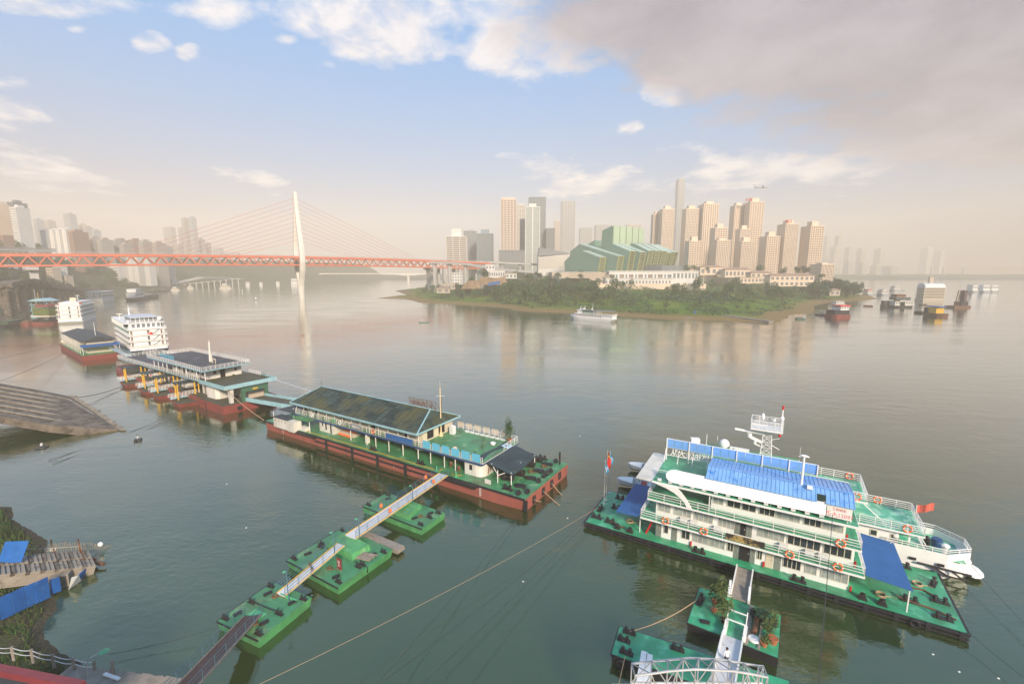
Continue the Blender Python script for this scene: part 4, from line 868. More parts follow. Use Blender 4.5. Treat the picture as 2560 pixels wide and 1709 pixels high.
for x, y, r_, f in [(1.0, 1.6, 0, 'b'), (3.0, 1.4, 0, 'b'), (.7, 4.0, 1.5, 'b'), (2.6, 5.4, 0, 'b'), (2.2, 8.4, 0, 'b'), (4.2, .55, 0, 'f'), (5.9, .5, 0, 'f'), (14.2, .45, 0, 'b'), (24.3, .45, 0, 'b'), (29.9, .6, 0, 'f'), (31.5, .55, 0, 'f'), (34.0, 2.6, 0, 'b'), (36.2, 1.2, 0, 'b'), (36.6, 4.0, 0, 'b'), (33.6, 7.6, 0, 'b'), (36.8, 7.3, 1.2, 'b'), (34.6, 9.3, 0, 'b'), (3.4, 9.0, 0, 'f')]:
    (bitt if f == 'b' else fairlead)(gs, x, y, .8, r_)
m = MB()
for pts in ([(3.0, 1.4, 1.0), (4.0, 1.2, .86), (4.9, 1.1, .88)], [(33.0, 2.7, .95), (34.5, 2.4, .9), (36, 2.2, .9), (37.2, 1.4, .95)], [(34.4, 5.2, .9), (35.6, 5.4, .88), (36.6, 4.4, .95)]): m.tube(pts, .09, 6)
m.build('mooring_rope', M['rust'], gs)
m = MB(); m.torus((33.9, -.34, .42), .34, .11, 'y', 16, 6); tag(m.build('tyre_fender', M['black'], None, (GO.x, GO.y, 0), GR), 'black tyre hanging on the office ship hull under a hook', 'tyre')
def coil(parent, x, y, z, r=.42, n=3, m='rope'):
    q = MB(); [q.torus((0, 0, .05+i*.075), r-.05*(i % 2), .045, 'z', 16, 5) for i in range(n)]; q.tube([(r, 0, .05), (r+.5, .3, .04), (r+.9, .1, .04)], .035, 5); return q.build('coiled_rope', M[m], parent, (x, y, z))
for x, y in ((5.2, 2.9), (35.3, 6.3), (31.6, 2.2)): coil(gs, x, y, .8)
q = MB(); [q.box(x, x+.03, .1, 9.9, .8, .806) for x in (2.4, 4.8, 7.2, 31.0, 33.4, 35.8)]; q.box(.1, 8.8, 3.3, 3.33, .8, .806); q.box(28.9, 37.6, 3.3, 3.33, .8, .806); q.build('plate_seam', M['greenw'], gs)
# flag poles
M['flagred'] = flat('red_flag_cloth', (.60, .03, .02), .7); M['flagblue'] = flat('light_blue_flag_cloth', (.03, .30, .52), .7); M['star'] = flat('yellow_star', (.85, .65, .05))
def flagpole(P_, h, m, label, mark, fw=.5, fh=2.2, tilt=0):
    t = thing('flagpole', label, 'flagpole', P_, GR, 'three flagpoles at the end of the office ship'); q = MB(); q.cyl((0, 0, 0), .05, h, 8, .03); q.ell((0, 0, h), .07, .07, .07, 8, 4); q.box(-.2, .2, -.2, .2, 0, .06); q.build('pole', M['steel'], t)
    q = MB(); n = 8
    for i in range(n+1):
        z = h-.15-fh*i/n; w = fw*(.35+.65*min(1, i/3))*(1 if i < n-1 else .8)
        for j, f in enumerate((0, .5, 1)): q.v.append((.04+w*f, .10*math.sin(i*.9+f*4), z - .25*f))
    for i in range(n):
        for j in range(2): q.f.append((i*3+j, i*3+j+1, (i+1)*3+j+1, (i+1)*3+j)); q.m.append(0)
    f = q.build('flag', M[m], t); s = MB()
    def star(cx, cz, r): k = len(s.v); s.v += [(cx+r*(1 if i % 2 == 0 else .4)*math.sin(math.pi*i/5), -.14, cz+r*(1 if i % 2 == 0 else .4)*math.cos(math.pi*i/5)) for i in range(10)]; s.f.append(tuple(range(k, k+10))); s.m.append(0)
    if mark == 'star':
        star(.22, h-.75, .16)
        for a in range(4): star(.4, h-.55-a*.18, .05)
        s.build('star', M['star'], f)
    else: s.torus((.24, -.12, h-1.1), .14, .04, 'y', 12, 4); s.box(.18, .3, -.14, -.1, h-1.6, h-1.35); s.build('emblem', M['tile'], f)
flagpole(gw(.6, 5.8, .8), 6.6, 'flagblue', 'flagpole with a light blue flag standing in front of the red flag', 'e', .45, 1.6)
flagpole(gw(.5, 7.0, .8), 7.6, 'flagred', 'tallest flagpole with a hanging red flag and yellow stars', 'star', .5, 2.4)
flagpole(gw(.15, 9.3, .8), 6.6, 'flagblue', 'flagpole with a light blue flag standing behind the red flag', 'e', .45, 1.7)
# tall vent mast through the blue roof
m = MB(); m.cyl((23.8, 2.2, 8.7), .14, 5.6, 10, .11); m.ell((23.8, 2.2, 14.35), .42, .2, .12, 10, 6); m.beam((23.3, 2.2, 14.2), (24.3, 2.2, 14.3), .08); m.beam((23.4, 2.3, 14.3), (23.4, 2.3, 15.2), .03); m.build('lamp_mast', M['white'], gs)
m = MB(); m.box(24.3, 24.8, 1.5, 1.9, 11.0, 11.3); m.build('roof_vent', M['white'], gs)
# ---------------------------------------------------------------- white passenger boat behind it
ws = thing('passenger_boat', 'white passenger boat with mint green decks and a lattice radar mast behind the office ship', 'ship', (GO.x, GO.y, 0), GR)
h = MB(); hp = [(9, 10.35), (33, 10.35), (38.6, 10.5), (41.0, 12.2), (41.0, 14.6), (38.8, 16.6), (33, 17), (9, 17)]
h.prism(hp, -.5, 1.9, inset=.97); h.build('hull', M['white'], ws)
h = MB(); h.prism([(a-.25*(1 if a > 36 else 0), b) for a, b in hp], 1.9, 2.1); h.prism(hp, .55, .8); h.build('sheer_strake', M['white'], ws)
h = MB(); h.box(33.0, 40.2, 10.9, 16.6, 2.1, 2.13); h.build('fore_deck', M['green2'], ws)
h = MB()
for a, b in zip([(33, 10.4), (38.5, 10.55), (40.8, 12.3), (40.8, 14.5), (38.7, 16.5)], [(38.5, 10.55), (40.8, 12.3), (40.8, 14.5), (38.7, 16.5), (33, 16.95)]): h.beam((*a, 2.5), (*b, 2.5), .1, .8)
h.build('bulwark', M['white'], ws)
r = MB(); rail(r, [(33.2, 10.4, 2.9), (38.5, 10.55, 2.9), (40.8, 12.3, 2.9), (40.8, 14.5, 2.9), (38.7, 16.5, 2.9), (33, 16.9, 2.9)], .5, 2, 1.4, .035); r.build('railing', M['rail'], ws)
h = MB(); h.box(11, 35.3, 10.9, 16.5, 2.12, 4.3); h.build('wall', M['white'], ws)
slab(10, 36.4, 10.3, 16.9, 4.3, 4.5, top='green2', par=ws)
r = MB(); rail(r, [(30.4, 10.4, 4.52), (36.3, 10.4, 4.52), (36.3, 16.8, 4.52), (29, 16.8, 4.52)], 1.0, 4, 1.5, .03); r.build('railing', M['rail'], ws)
h = MB(); h.box(12, 29.8, 11.0, 16.3, 4.52, 6.9); h.build('wall', M['white'], ws)
slab(11, 31.0, 10.4, 16.6, 6.9, 7.1, top='green2', par=ws)
r = MB(); rail(r, [(24, 16.5, 7.12), (30.9, 16.5, 7.12), (30.9, 10.5, 7.12), (28.4, 10.5, 7.12)], 1.0, 4, 1.3, .03); r.build('railing', M['rail'], ws)
h = MB(); h.box(13, 23.5, 11.4, 15.8, 7.12, 8.6); h.build('wheelhouse', M['white'], ws); slab(12.4, 24.2, 11.0, 16.2, 8.6, 8.8, par=ws)
for a in (30.7, 32.6): window(ws, a+.9, a+1.6, 3.0, 3.75, 10.9, 1, 'glass')
window(ws, 28.4, 29.3, 5.3, 6.3, 11.0, 1, 'glass')
q = MB(); q.box(34.3, 35.1, 10.82, 10.92, 2.12, 4.1); q.build('doorway', M['green2'], ws)
q = MB(); q.ell((34.0, 10.86, 3.6), .3, .12, .3, 12, 8); q.build('porthole', M['tile'], ws)
for x in (35.6, 38.0): q = MB(); q.box(x-.3, x+.3, 10.28, 10.36, 1.45, 1.75); q.build('hawse_opening', M['dark'], ws)
q = MB(); q.beam((30, 10.9, 7.3), (33, 10.9, 4.7), .1); q.build('stair_rail', M['rail'], ws)
# stairs and pots on the fore deck
q = MB()
for i in range(8): q.obox((35.9+.13*i, 11.5, 4.2-.26*i), .22, .8, .04)
q.beam((35.6, 11.1, 4.9), (36.9, 11.1, 2.9), .06); q.beam((35.6, 11.9, 4.9), (36.9, 11.9, 2.9), .06); q.build('stair', M['white'], ws)
q = MB(); q.cyl((38.3, 13.8, 2.13), .5, .9, 14); q.torus((38.3, 13.8, 2.7), .5, .06, 'z', 14, 5); q.build('capstan', M['bluetrim'], ws)
q = MB(); q.cyl((38.5, 11.6, 2.13), .28, 1.2, 10); q.ell((38.5, 11.6, 3.4), .4, .4, .25, 10, 6); q.build('mooring_bitt', M['white'], ws)
q = MB(); q.cyl((37.3, 13.2, 2.13), .3, .9, 10); q.ell((37.3, 13.2, 3.1), .25, .25, .3, 8, 6); q.build('winch', M['black'], ws)
# anchor braces on the bow
q = MB(); q.beam((36.0, 10.15, 1.35), (40.6, 10.45, 1.15), .16); q.beam((37.2, 10.15, 1.3), (38.9, 10.3, .45), .16); q.beam((39.0, 10.2, 1.2), (40.2, 10.3, .35), .16); q.beam((38.3, 10.2, .6), (40.5, 10.3, .5), .14); q.build('anchor', M['blk'], ws)
q = MB(); q.ell((41.2, 13.0, .5), 1.1, 1.6, .35, 12, 6); q.build('bulb', M['white'], ws)
# lattice radar mast
MX, MY, MZ = 20.2, 13.6, 8.3
lm = MB(); c_ = [(-.75, -.55), (.75, -.55), (.75, .55), (-.75, .55)]
def cn(i, z): f = (z-MZ)/4.9; s = 1-.42*f; return (MX+c_[i % 4][0]*s, MY+c_[i % 4][1]*s, z)
for i in range(4):
    lm.beam(cn(i, MZ), cn(i, MZ+4.9), .1)
    for k in range(6):
        z = MZ+k*.81; lm.beam(cn(i, z), cn(i+1, z+.81), .05); lm.beam(cn(i+1, z), cn(i, z+.81), .05); lm.beam(cn(i, z), cn(i+1, z), .05)
tm = lm.build('radar_mast', M['white'], ws)
lm = MB(); lm.box(MX-2.0, MX+1.7, MY-1.3, MY+1.3, MZ+4.9, MZ+5.1); rail(lm, [(MX-2, MY-1.3, MZ+5.1), (MX+1.7, MY-1.3, MZ+5.1), (MX+1.7, MY+1.3, MZ+5.1), (MX-2, MY+1.3, MZ+5.1), (MX-2, MY-1.3, MZ+5.1)], 1.1, 5, .9, .03); lm.beam((MX+1.7, MY-1.2, MZ+5.0), (MX+.2, MY-.4, MZ+4.3), .1); lm.build('platform', M['white'], tm)
lm = MB(); lm.cyl((MX+1.5, MY, MZ+5.1), .13, 2.7, 8, .07); lm.ell((MX+1.5, MY, MZ+6.6), .26, .26, .3, 8, 6); lm.ell((MX-.7, MY+.3, MZ+6.4), .22, .22, .5, 8, 6); lm.ell((MX+.6, MY, MZ+6.2), .2, .2, .2, 8, 6); lm.build('signal_light', M['white'], tm)
lm = MB(); lm.cyl((MX+1.5, MY, MZ+7.8), .13, .5, 8); lm.ell((MX+1.4, MY-.3, MZ+4.3), .2, .2, .2, 8, 6); lm.build('red_lamp', M['redp'], tm)
lm = MB(); lm.beam((MX-.5, MY-.3, MZ+3.0), (MX-2.0, MY-.5, MZ+3.6), .2, .35); lm.cyl((MX-2.1, MY-.5, MZ+3.6), .3, .5, 10); lm.beam((MX-3.9, MY-.8, MZ+4.5), (MX-.3, MY-.2, MZ+4.2), .28, .22); lm.beam((MX+.5, MY-.3, MZ+3.6), (MX+1.4, MY-.5, MZ+4.0), .08); lm.beam((MX+.5, MY-.3, MZ+2.9), (MX+1.5, MY-.3, MZ+2.4), .08); lm.beam((MX-.5, MY-.3, MZ+2.4), (MX-1.4, MY-.4, MZ+2.7), .15); lm.cyl((MX-1.4, MY-.4, MZ+2.7), .18, .6, 8); lm.build('radar', M['white'], tm)
q = MB(); q.ell((15.0, 14.6, 10.5), .7, .7, .75, 14, 10); q.cyl((15.0, 14.6, 9.5), .2, .5, 8); q.build('radome', M['white'], ws, (0, 0, -.8), smooth=True)
q = MB()
for x, y, hh in [(10.6+2, 15.2, 1.8), (14.0, 15.6, 1.7), (12.3, 12.5, 1.2), (16.6, 13.5, 1.2)]: q.cyl((x, y, 9.5), .05, hh, 6)
q.box(15.8, 18.2, 13.8, 14.3, 9.5, 10.5); q.obox((11.2, 14.0, 10.4), 1.2, .8, .9, .4); q.box(22.4, 23.6, 13.0, 13.3, 9.5, 10.4); q.build('antenna', M['white'], ws, (0, 0, -.8))
# stern flag
q = MB(); q.cyl((36.2, 14.2, 4.5), .035, 2.0, 6); q.build('flag_staff', M['rail'], ws)
q = MB(); n = 6
for i in range(n+1):
    for j in range(2): q.v.append((36.25+1.5*i/n, 14.2+.12*math.sin(i*1.4), 6.5-j*.95-.1*math.sin(i)+.55*i/n))
for i in range(n): q.f.append((i*2, i*2+1, i*2+3, i*2+2)); q.m.append(0)
q.build('flag', mat('faded_red_flag', (.62, .12, .08), .7, .05), ws)
for P_, r_, lb in [((29.3+.6, 10.3, 7.6), GR, 'lifebuoy on the upper walkway rail of the white passenger boat'), ((33.0, 16.8, 5.1), GR, 'lifebuoy on the far rail of the mint green deck'), ((34.8, 10.32, 5.0), GR, 'lifebuoy on the near rail of the mint green deck'), ((29.8, 16.4, 7.7), GR, 'lifebuoy at the far corner of the upper walkway of the passenger boat')]:
    lifebuoy(gw(*P_), r_, lb)
# two white launches beside the pontoon
def launch(P_, rot, label, L=6.0):
    t = thing('launch', label, 'boat', P_, rot, 'white launches beside the office ship'); n = 10; hb_ = MB()
    for i in range(n+1):
        f = i/n; w = 1.15*min(1, math.sqrt(max(0, f))*1.55) if f < .45 else 1.15; x = -L/2+L*f
        hb_.v += [(x+.25*(1-f), 0, -.25+.5*max(0, .25-f)), (x, -w*.8, .25), (x-.15*(1-f), -w, .75+.25*(1-f)), (x-.15*(1-f), w, .75+.25*(1-f)), (x, w*.8, .25)]
    for i in range(n):
        a = i*5
        for q_, r_ in ((0, 1), (1, 2), (3, 4), (4, 0)): hb_.f.append((a+q_, a+r_, a+5+r_, a+5+q_)); hb_.m.append(0)
    hb_.f.append((n*5, n*5+1, n*5+2, n*5+3, n*5+4)); hb_.m.append(0); hb_.f.append((4, 3, 2, 1, 0)); hb_.m.append(0)
    hb_.build('hull', M['white'], t, smooth=False)
    d = MB(); d.add([hb_.v[i*5+2] for i in range(5)] + [hb_.v[i*5+3] for i in range(4, -1, -1)], [tuple(range(10))[::-1]]); d.box(-L*.05, L*.5, -.95, .95, .25, .3); d.build('deck', M['white'], t)
    d = MB(); d.box(-.1, .1, -1.0, 1.0, .5, 1.05); d.build('windscreen', M['glassl'], t); d = MB(); d.box(.6, 1.5, -.7, .7, .3, .7); d.build('seat', mat('red_seat', (.35, .03, .03), .6), t)
    d = MB(); d.box(L/2, L/2+.3, -.2, .2, 0, 1.0); d.build('outboard_motor', M['black'], t)
    return t
launch(gw(3.0, 14.6, .35), GR+R_(12), 'white open launch with a red seat tied up nearer to the blue awning')
launch(gw(2.7, 21.0, .35), GR+R_(10), 'white launch with its bow just beyond the other one', 5.6)
# ---------------------------------------------------------------- pontoon with potted plants and its gangways
def pontoon(name, label, corners, z=1.0, free=None, top='greenw', side='gp', group=None, rake=.9):
    """corners: near-left, near-right, far-right, far-left in world xy"""
    a, b = Vector(corners[0]), Vector(corners[1]); rot = math.atan2(b.y-a.y, b.x-a.x); ax = Vector((math.cos(rot), math.sin(rot))); ay = Vector((-ax.y, ax.x))
    loc = [((Vector(c)-a).dot(ax), (Vector(c)-a).dot(ay)) for c in corners]; L = (loc[1][0]+loc[2][0]-loc[3][0])/2; D_ = (loc[2][1]+loc[3][1])/2
    t = thing(name, label, 'pontoon', (a.x, a.y, 0), rot, group); q = MB(); q.prism([(0, 0), (L, 0), (L, D_), (0, D_)], -.4, z-.06, inset=rake); q.build('hull', M[side], t)
    q = MB(); q.box(.03, L-.03, .03, D_-.03, z-.055, z); q.build('deck', M[top], t); q = MB(); q.beam((0, -.03, z-.08), (L, -.03, z-.08), .1, .14); q.beam((-.03, 0, z-.08), (-.03, D_, z-.08), .1, .14); q.build('rubbing_strip', M['black'], t)
    return t, L, D_, rot
M['gp'] = M['greenp']
pt, PL_, PD_, PR_ = pontoon('planted_pontoon', 'green topped pontoon with potted trees between the two white gangways', [PX(*c, 1.0).to_2d() for c in ((1718, 1554.5), (1946, 1644), (1951, 1536.5), (1747, 1464))], 1.0, side='black', top='green', rake=.97)
def pl(x, y, z=1.0): return Vector((pt.location.x + math.cos(PR_)*x - math.sin(PR_)*y, pt.location.y + math.sin(PR_)*x + math.cos(PR_)*y, z))
bitt(pt, .5, 3.6, 1.0, 1.5); hatch(pt, 1.4, .9, 1.0, .3, .9)
q = MB(); q.box(4.75, 5.15, .1, 5.6, 1.0, 1.14); q.box(5.9, 6.1, .1, 5.0, 1.0, 1.14); q.build('plank', M['wood'], pt)
def potted(P_, r, h, n, lb, kind='leaf', pot='terra', ps=.3):
    t = thing('potted_plant', lb, 'plant', P_, 0, 'potted plants on the pontoon'); q = MB(); q.cyl((0, 0, 0), ps*.75, ps*1.2, 12, ps); q.torus((0, 0, ps*1.2), ps, .04, 'z', 12, 4); q.build('pot', M[pot], t)
    q = MB(); q.tube([(0, 0, ps), (.04, .02, h*.5), (0, .05, h*.8)], .05, 6); q.build('stem', M['bark'], t)
    if n: q = MB(); crown_mesh(q, r, h*.7, n, .17, (0, 0, h*.7), 6, rnd); q.build('foliage', [M['leafb'], M['leaf']], t)
    return t
potted(pl(1.8, 4.0), .75, 1.9, 420, 'potted shrub nearest the mooring bollard on the pontoon'); potted(pl(2.35, 4.6), .8, 2.4, 520, 'taller potted tree at the back of the planted pontoon', pot='black')
potted(pl(2.6, 3.1), .75, 2.0, 420, 'potted tree in the middle of the row of three', pot='black'); potted(pl(2.9, 1.9), .9, 2.0, 560, 'widest potted tree at the front of the row, in a black pot', pot='black')
potted(pl(1.9, 2.8), .1, .6, 0, 'empty terracotta pot beside the row of potted trees', ps=.26)
potted(pl(6.7, 1.9), .7, 1.7, 300, 'thin potted bush behind the orange bowl on the pontoon', ps=.25); potted(pl(6.6, 3.0), .8, 1.6, 260, 'loose potted bush next to the palm', 'leaf', 'black'); potted(pl(6.35, .8), .5, .9, 160, 'small potted bush at the front edge near the bowl', ps=.3)
potted(pl(7.0, 1.6), .1, .4, 0, 'wide orange bowl pot at the outer edge of the pontoon', ps=.42); potted(pl(7.0, 3.9), .5, 1.3, 120, 'sparse purple leafed plant at the back corner', 'leaf', 'black')
tp = thing('palm_plant', 'small dark palm fan in a pot on the planted pontoon', 'plant', pl(5.9, 3.9)); q = MB(); q.cyl((0, 0, 0), .3, .4, 12, .36); q.build('pot', M['black'], tp); q = MB(); q.cyl((0, 0, .3), .1, .5, 8); q.build('trunk', M['bark'], tp)
q = MB()
for i in range(26):
    a = 2*math.pi*i/26+rnd.uniform(-.1, .1); l = rnd.uniform(.8, 1.15); z0 = .8
    p0 = Vector((0, 0, z0)); p1 = Vector((math.cos(a)*l*.55, math.sin(a)*l*.55, z0+.3)); p2 = Vector((math.cos(a)*l, math.sin(a)*l, z0-.05)); s = Vector((-math.sin(a), math.cos(a), 0))
    q.add([p0, p1-s*.09, p2, p1+s*.09], [(0, 1, 2, 3)])
q.build('frond', M['leafd'], tp)
q = MB()
for k in range(3): q.torus((0, 0, .12+k*.2), .34, .11, 'z', 18, 6)
tag(q.build('tyre_stack', M['black'], None, pl(5.35, 4.3)), 'stack of black tyres next to the palm', 'tyres')
q = MB(); q.torus((0, 0, .14), .38, .14, 'z', 18, 6); q.cyl((0, 0, .16), .34, .06, 14); tag(q.build('painted_tyre', [M['tile']], None, pl(5.55, 1.0)), 'black tyre with a white painted top at the end of the log', 'tyre')
q = MB(); q.tube([(0, 0, .25), (.1, 1.0, .28), (.05, 2.1, .3)], .25, 10, 0, .2); tag(q.build('driftwood_log', M['rust'], None, pl(5.45, 1.6), PR_), 'brown log lying between the planks of the pontoon', 'log')
# gangways of the planted pontoon
def gang(name, label, A, B, w, m='alu', edge=None, sides=None, legs=True, group=None, rl=None, rm='brail', posts=1.6, both=True, thick=.12, kerb=.12):
    A, B = Vector(A), Vector(B); d = (B-A); n = d.normalized(); s = Vector((n.y, -n.x, 0)).normalized()
    t = thing(name, label, 'gangway', A, 0, group); q = MB(); q.beam((0, 0, 0), d, w, thick); q.build('walkway', M[m], t)
    if edge: q = MB(); [q.beam(s*k*(w/2)+Vector((0, 0, thick/2+.02)), d+s*k*(w/2)+Vector((0, 0, thick/2+.02)), kerb, kerb) for k in (-1, 1)]; q.build('edge_beam', M[edge], t)
    if rl:
        for k in ((-1, 1) if both else (rl,)):
            q = MB(); rail(q, [s*k*(w/2+.06)+Vector((0, 0, .05)), d+s*k*(w/2+.06)+Vector((0, 0, .05))], 1.0, 3, posts, .017); q.build('handrail', M[rm], t)
    if sides: q = MB(); [q.beam(s*k*(w/2+.05)+Vector((0, 0, sides/2)), d+s*k*(w/2+.05)+Vector((0, 0, sides/2)), .12, sides) for k in (-1, 1)]; q.build('side_beam', M['white'], t)
    return t
ga = [PX(1862, 1428, 1.0), PX(1858, 1432, 1.0)]
gang('boarding_ramp', 'white framed wooden ramp from the planted pontoon up to the office ship', (PX(1829+19, 1499, 1.15)), PX(1862, 1422, 1.1), 1.5, 'wood', sides=.35)
tg = thing('ramp_gate', 'white steel lifting posts on both sides of the wooden ramp', 'frame', (0, 0, 0))
q = MB()
for c in (PX(1821, 1494, 1.0), PX(1871, 1512, 1.0)):
    e = Vector(c) + Vector((GX.y*-1.9, GX.x*1.9, 0)); q.beam(Vector(c)+Vector((0, 0, .3)), e + Vector((0, 0, .6)), .22, .5)
q.build('beam', M['white'], tg)
gang('gangway', 'pale steel gangway with a man walking up to the planted pontoon', PX(1796+8, 1709+12, 2.4), PX(1831, 1594, 1.15), 1.55, 'alu', sides=.32)
tg = thing('pontoon_gate', 'white tubular gate frame on the planted pontoon', 'frame', pl(3.95, .2, 1.0), PR_)
q = MB()
for x in (-.75, .85):
    q.box(x-.14, x+.14, -.1, 1.6, 0, .55); q.beam((x, .1, .5), (x, .2, 1.5), .08); q.beam((x, 1.5, .5), (x, 2.6, 1.2), .08)
q.beam((-.75, .9, 1.1), (.85, .9, 1.1), .09); q.beam((-.75, 2.3, 1.1), (.85, 2.3, 1.1), .09); q.build('frame', M['white'], tg)
# person
def person(P_, rot, label, shirt='shirt', trousers='cloth', pose='walk', scale=1.0, hair=True):
    t = thing('person', label, 'person', P_, rot); me = bpy.data.meshes.new('body')
    J = dict(pel=(0, 0, .95), ch=(0, .02, 1.22), sh=(0, .02, 1.42), nk=(0, .03, 1.50), hd=(0, .05, 1.60), tp=(0, .05, 1.72),
             lh=(-.10, 0, .92), lk=(-.11, .12, .50), la=(-.11, .02, .09), lt=(-.11, .18, .04), rh=(.10, 0, .92), rk=(.11, .05, .49), ra=(.12, -.20, .12), rt=(.12, -.06, .04),
             ls=(-.19, .02, 1.40), le=(-.27, -.04, 1.14), lw=(-.26, .10, .92), lf=(-.26, .14, .82), rs=(.19, .02, 1.40), re=(.27, .02, 1.13), rw=(.25, .18, .95), rf=(.25, .23, .86))
    if pose == 'sit': J.update(lk=(-.14, .42, .88), la=(-.14, .48, .50), lt=(-.14, .62, .45), rk=(.14, .42, .88), ra=(.14, .48, .50), rt=(.14, .62, .45), lw=(-.12, .34, 1.05), lf=(-.08, .40, 1.05), rw=(.12, .34, 1.05), rf=(.08, .40, 1.05))
    E_ = [('pel', 'ch'), ('ch', 'sh'), ('sh', 'nk'), ('nk', 'hd'), ('hd', 'tp'), ('pel', 'lh'), ('lh', 'lk'), ('lk', 'la'), ('la', 'lt'), ('pel', 'rh'), ('rh', 'rk'), ('rk', 'ra'), ('ra', 'rt'), ('sh', 'ls'), ('ls', 'le'), ('le', 'lw'), ('lw', 'lf'), ('sh', 'rs'), ('rs', 're'), ('re', 'rw'), ('rw', 'rf')]
    Rr = dict(pel=.14, ch=.15, sh=.12, nk=.055, hd=.095, tp=.07, lh=.10, rh=.10, lk=.065, rk=.065, la=.045, ra=.045, lt=.04, rt=.04, ls=.07, rs=.07, le=.048, re=.048, lw=.034, rw=.034, lf=.032, rf=.032)
    ks = list(J); me.from_pydata([J[k] for k in ks], [(ks.index(a), ks.index(b)) for a, b in E_], []); o = bpy.data.objects.new('body', me); COL.objects.link(o); o.parent = t
    sk = o.modifiers.new('skin', 'SKIN')
    for i, k in enumerate(ks): me.skin_vertices[0].data[i].radius = (Rr[k], Rr[k]*(.75 if k in ('ch', 'pel', 'sh') else 1)); me.skin_vertices[0].data[i].use_root = (k == 'pel')
    ss = o.modifiers.new('sub', 'SUBSURF'); ss.levels = 1; ss.render_levels = 1
    bpy.context.view_layer.update(); me2 = bpy.data.meshes.new_from_object(o.evaluated_get(bpy.context.evaluated_depsgraph_get())); o.modifiers.clear(); o.data = me2; me2.name = 'body'
    for m_ in ('skin', shirt, trousers): me2.materials.append(M[m_])
    for p in me2.polygons: z = p.center.z; p.material_index = 0 if (z > 1.48 or (abs(p.center.x) > .2 and z < .98 and z > .75 and pose != 'sit')) else (1 if z > .95 else 2); p.use_smooth = True
    q = MB(); q.ell((0, .03, 1.66), .105, .115, .10, 10, 6); q.build('hair', M['dark'], t)
    t.scale = (scale,)*3; return t
person(PX(1815, 1664, 1.35), 0.12, 'man in a white shirt and dark trousers walking up the pale gangway')
# lower green pontoon at the bottom edge and its white beams
p5, L5, D5, R5 = pontoon('landing_pontoon', 'bright green landing pontoon under the white truss bridge', [PX(*c, 1.0).to_2d() for c in ((1527.7, 1633), (1960, 1785), (2005, 1700), (1553, 1575))], 1.0, side='black', top='green', rake=.97)
bitt(p5, 1.2, .6, 1.0, 0, .8); bitt(p5, .7, 1.9, 1.0, 0, .8); bitt(p5, 1.0, 3.0, 1.0, 0, .8); bitt(p5, 5.2, 2.9, 1.0, 0, .8)
q = MB(); q.torus((.9, -.2, .5), .3, .1, 'y', 14, 6); q.build('tyre_fender', M['black'], p5)
for i, (a, b, lb) in enumerate([((1611, 1633), (1596, 1725), 'white steel beam lying across the landing pontoon, nearer the bollards'), ((1624, 1640), (1612, 1735), 'second white steel beam lying across the landing pontoon')]):
    q = MB(); A_0, B_0 = PX(*a, 1.5), PX(*b, 1.5); q.beam(A_0, B_0, .5, .5); tag(q.build('steel_beam', M['white']), lb, 'beam', 'white beams on the landing pontoon')
# white arched truss bridge close to the camera
tb = thing('truss_bridge', 'white tubular arched truss bridge crossing the bottom edge of the view', 'bridge', (0, 0, 0))
def T4(x, y): return 1500+x/4.698, 1380+y/4.698
far = [(372, 1305), (640, 1275), (840, 1258), (1050, 1238), (1250, 1248), (1450, 1262), (1650, 1296), (1850, 1330), (1920, 1336)]
near = [(410, 1445), (600, 1422), (790, 1395), (905, 1385), (1120, 1370), (1340, 1380), (1560, 1392), (1740, 1420), (1870, 1445), (1970, 1465)]
YF, YN = 27.5, 25.6
Fp = [AT(*T4(*p), YF) for p in far]; Np = [AT(*T4(*p), YN) for p in near]
zlow = min(p.z for p in Fp + Np) - 1.3
def along(P_, f): k = f*(len(P_)-1); i = min(int(k), len(P_)-2); return P_[i].lerp(P_[i+1], k-i)
m = MB(); NB = 9
for P_ in (Fp, Np):
    m.tube(P_, .075, 8); lo = [Vector((along(P_, i/NB).x, P_[0].y, zlow)) for i in range(NB+1)]; m.tube([lo[0], lo[-1]], .07, 8)
    for i in range(NB+1):
        a = along(P_, i/NB); m.tube([a, lo[i]], .045, 6)
        if i < NB: m.tube([a, lo[i+1]] if i % 2 else [lo[i], along(P_, (i+1)/NB)], .04, 6)
for i in range(NB+1):
    a, b = along(Fp, i/NB), along(Np, i/NB); m.tube([a, b], .05, 6)
    if i < NB: m.tube([a, along(Np, (i+1)/NB)], .035, 6)
m.build('truss', M['steel'], tb)
m = MB(); x0, x1 = Np[0].x-1, Np[-1].x+1; m.box(x0, x1, YN, YF, zlow-.15, zlow-.08); m.build('walkway', M['alu'], tb)
m = MB(); 
for x in (x0+.5, x1-.5): m.box(x-.15, x+.15, YN+.5, YF-.5, -.5, zlow-.15)
m.build('support', M['steel'], tb)
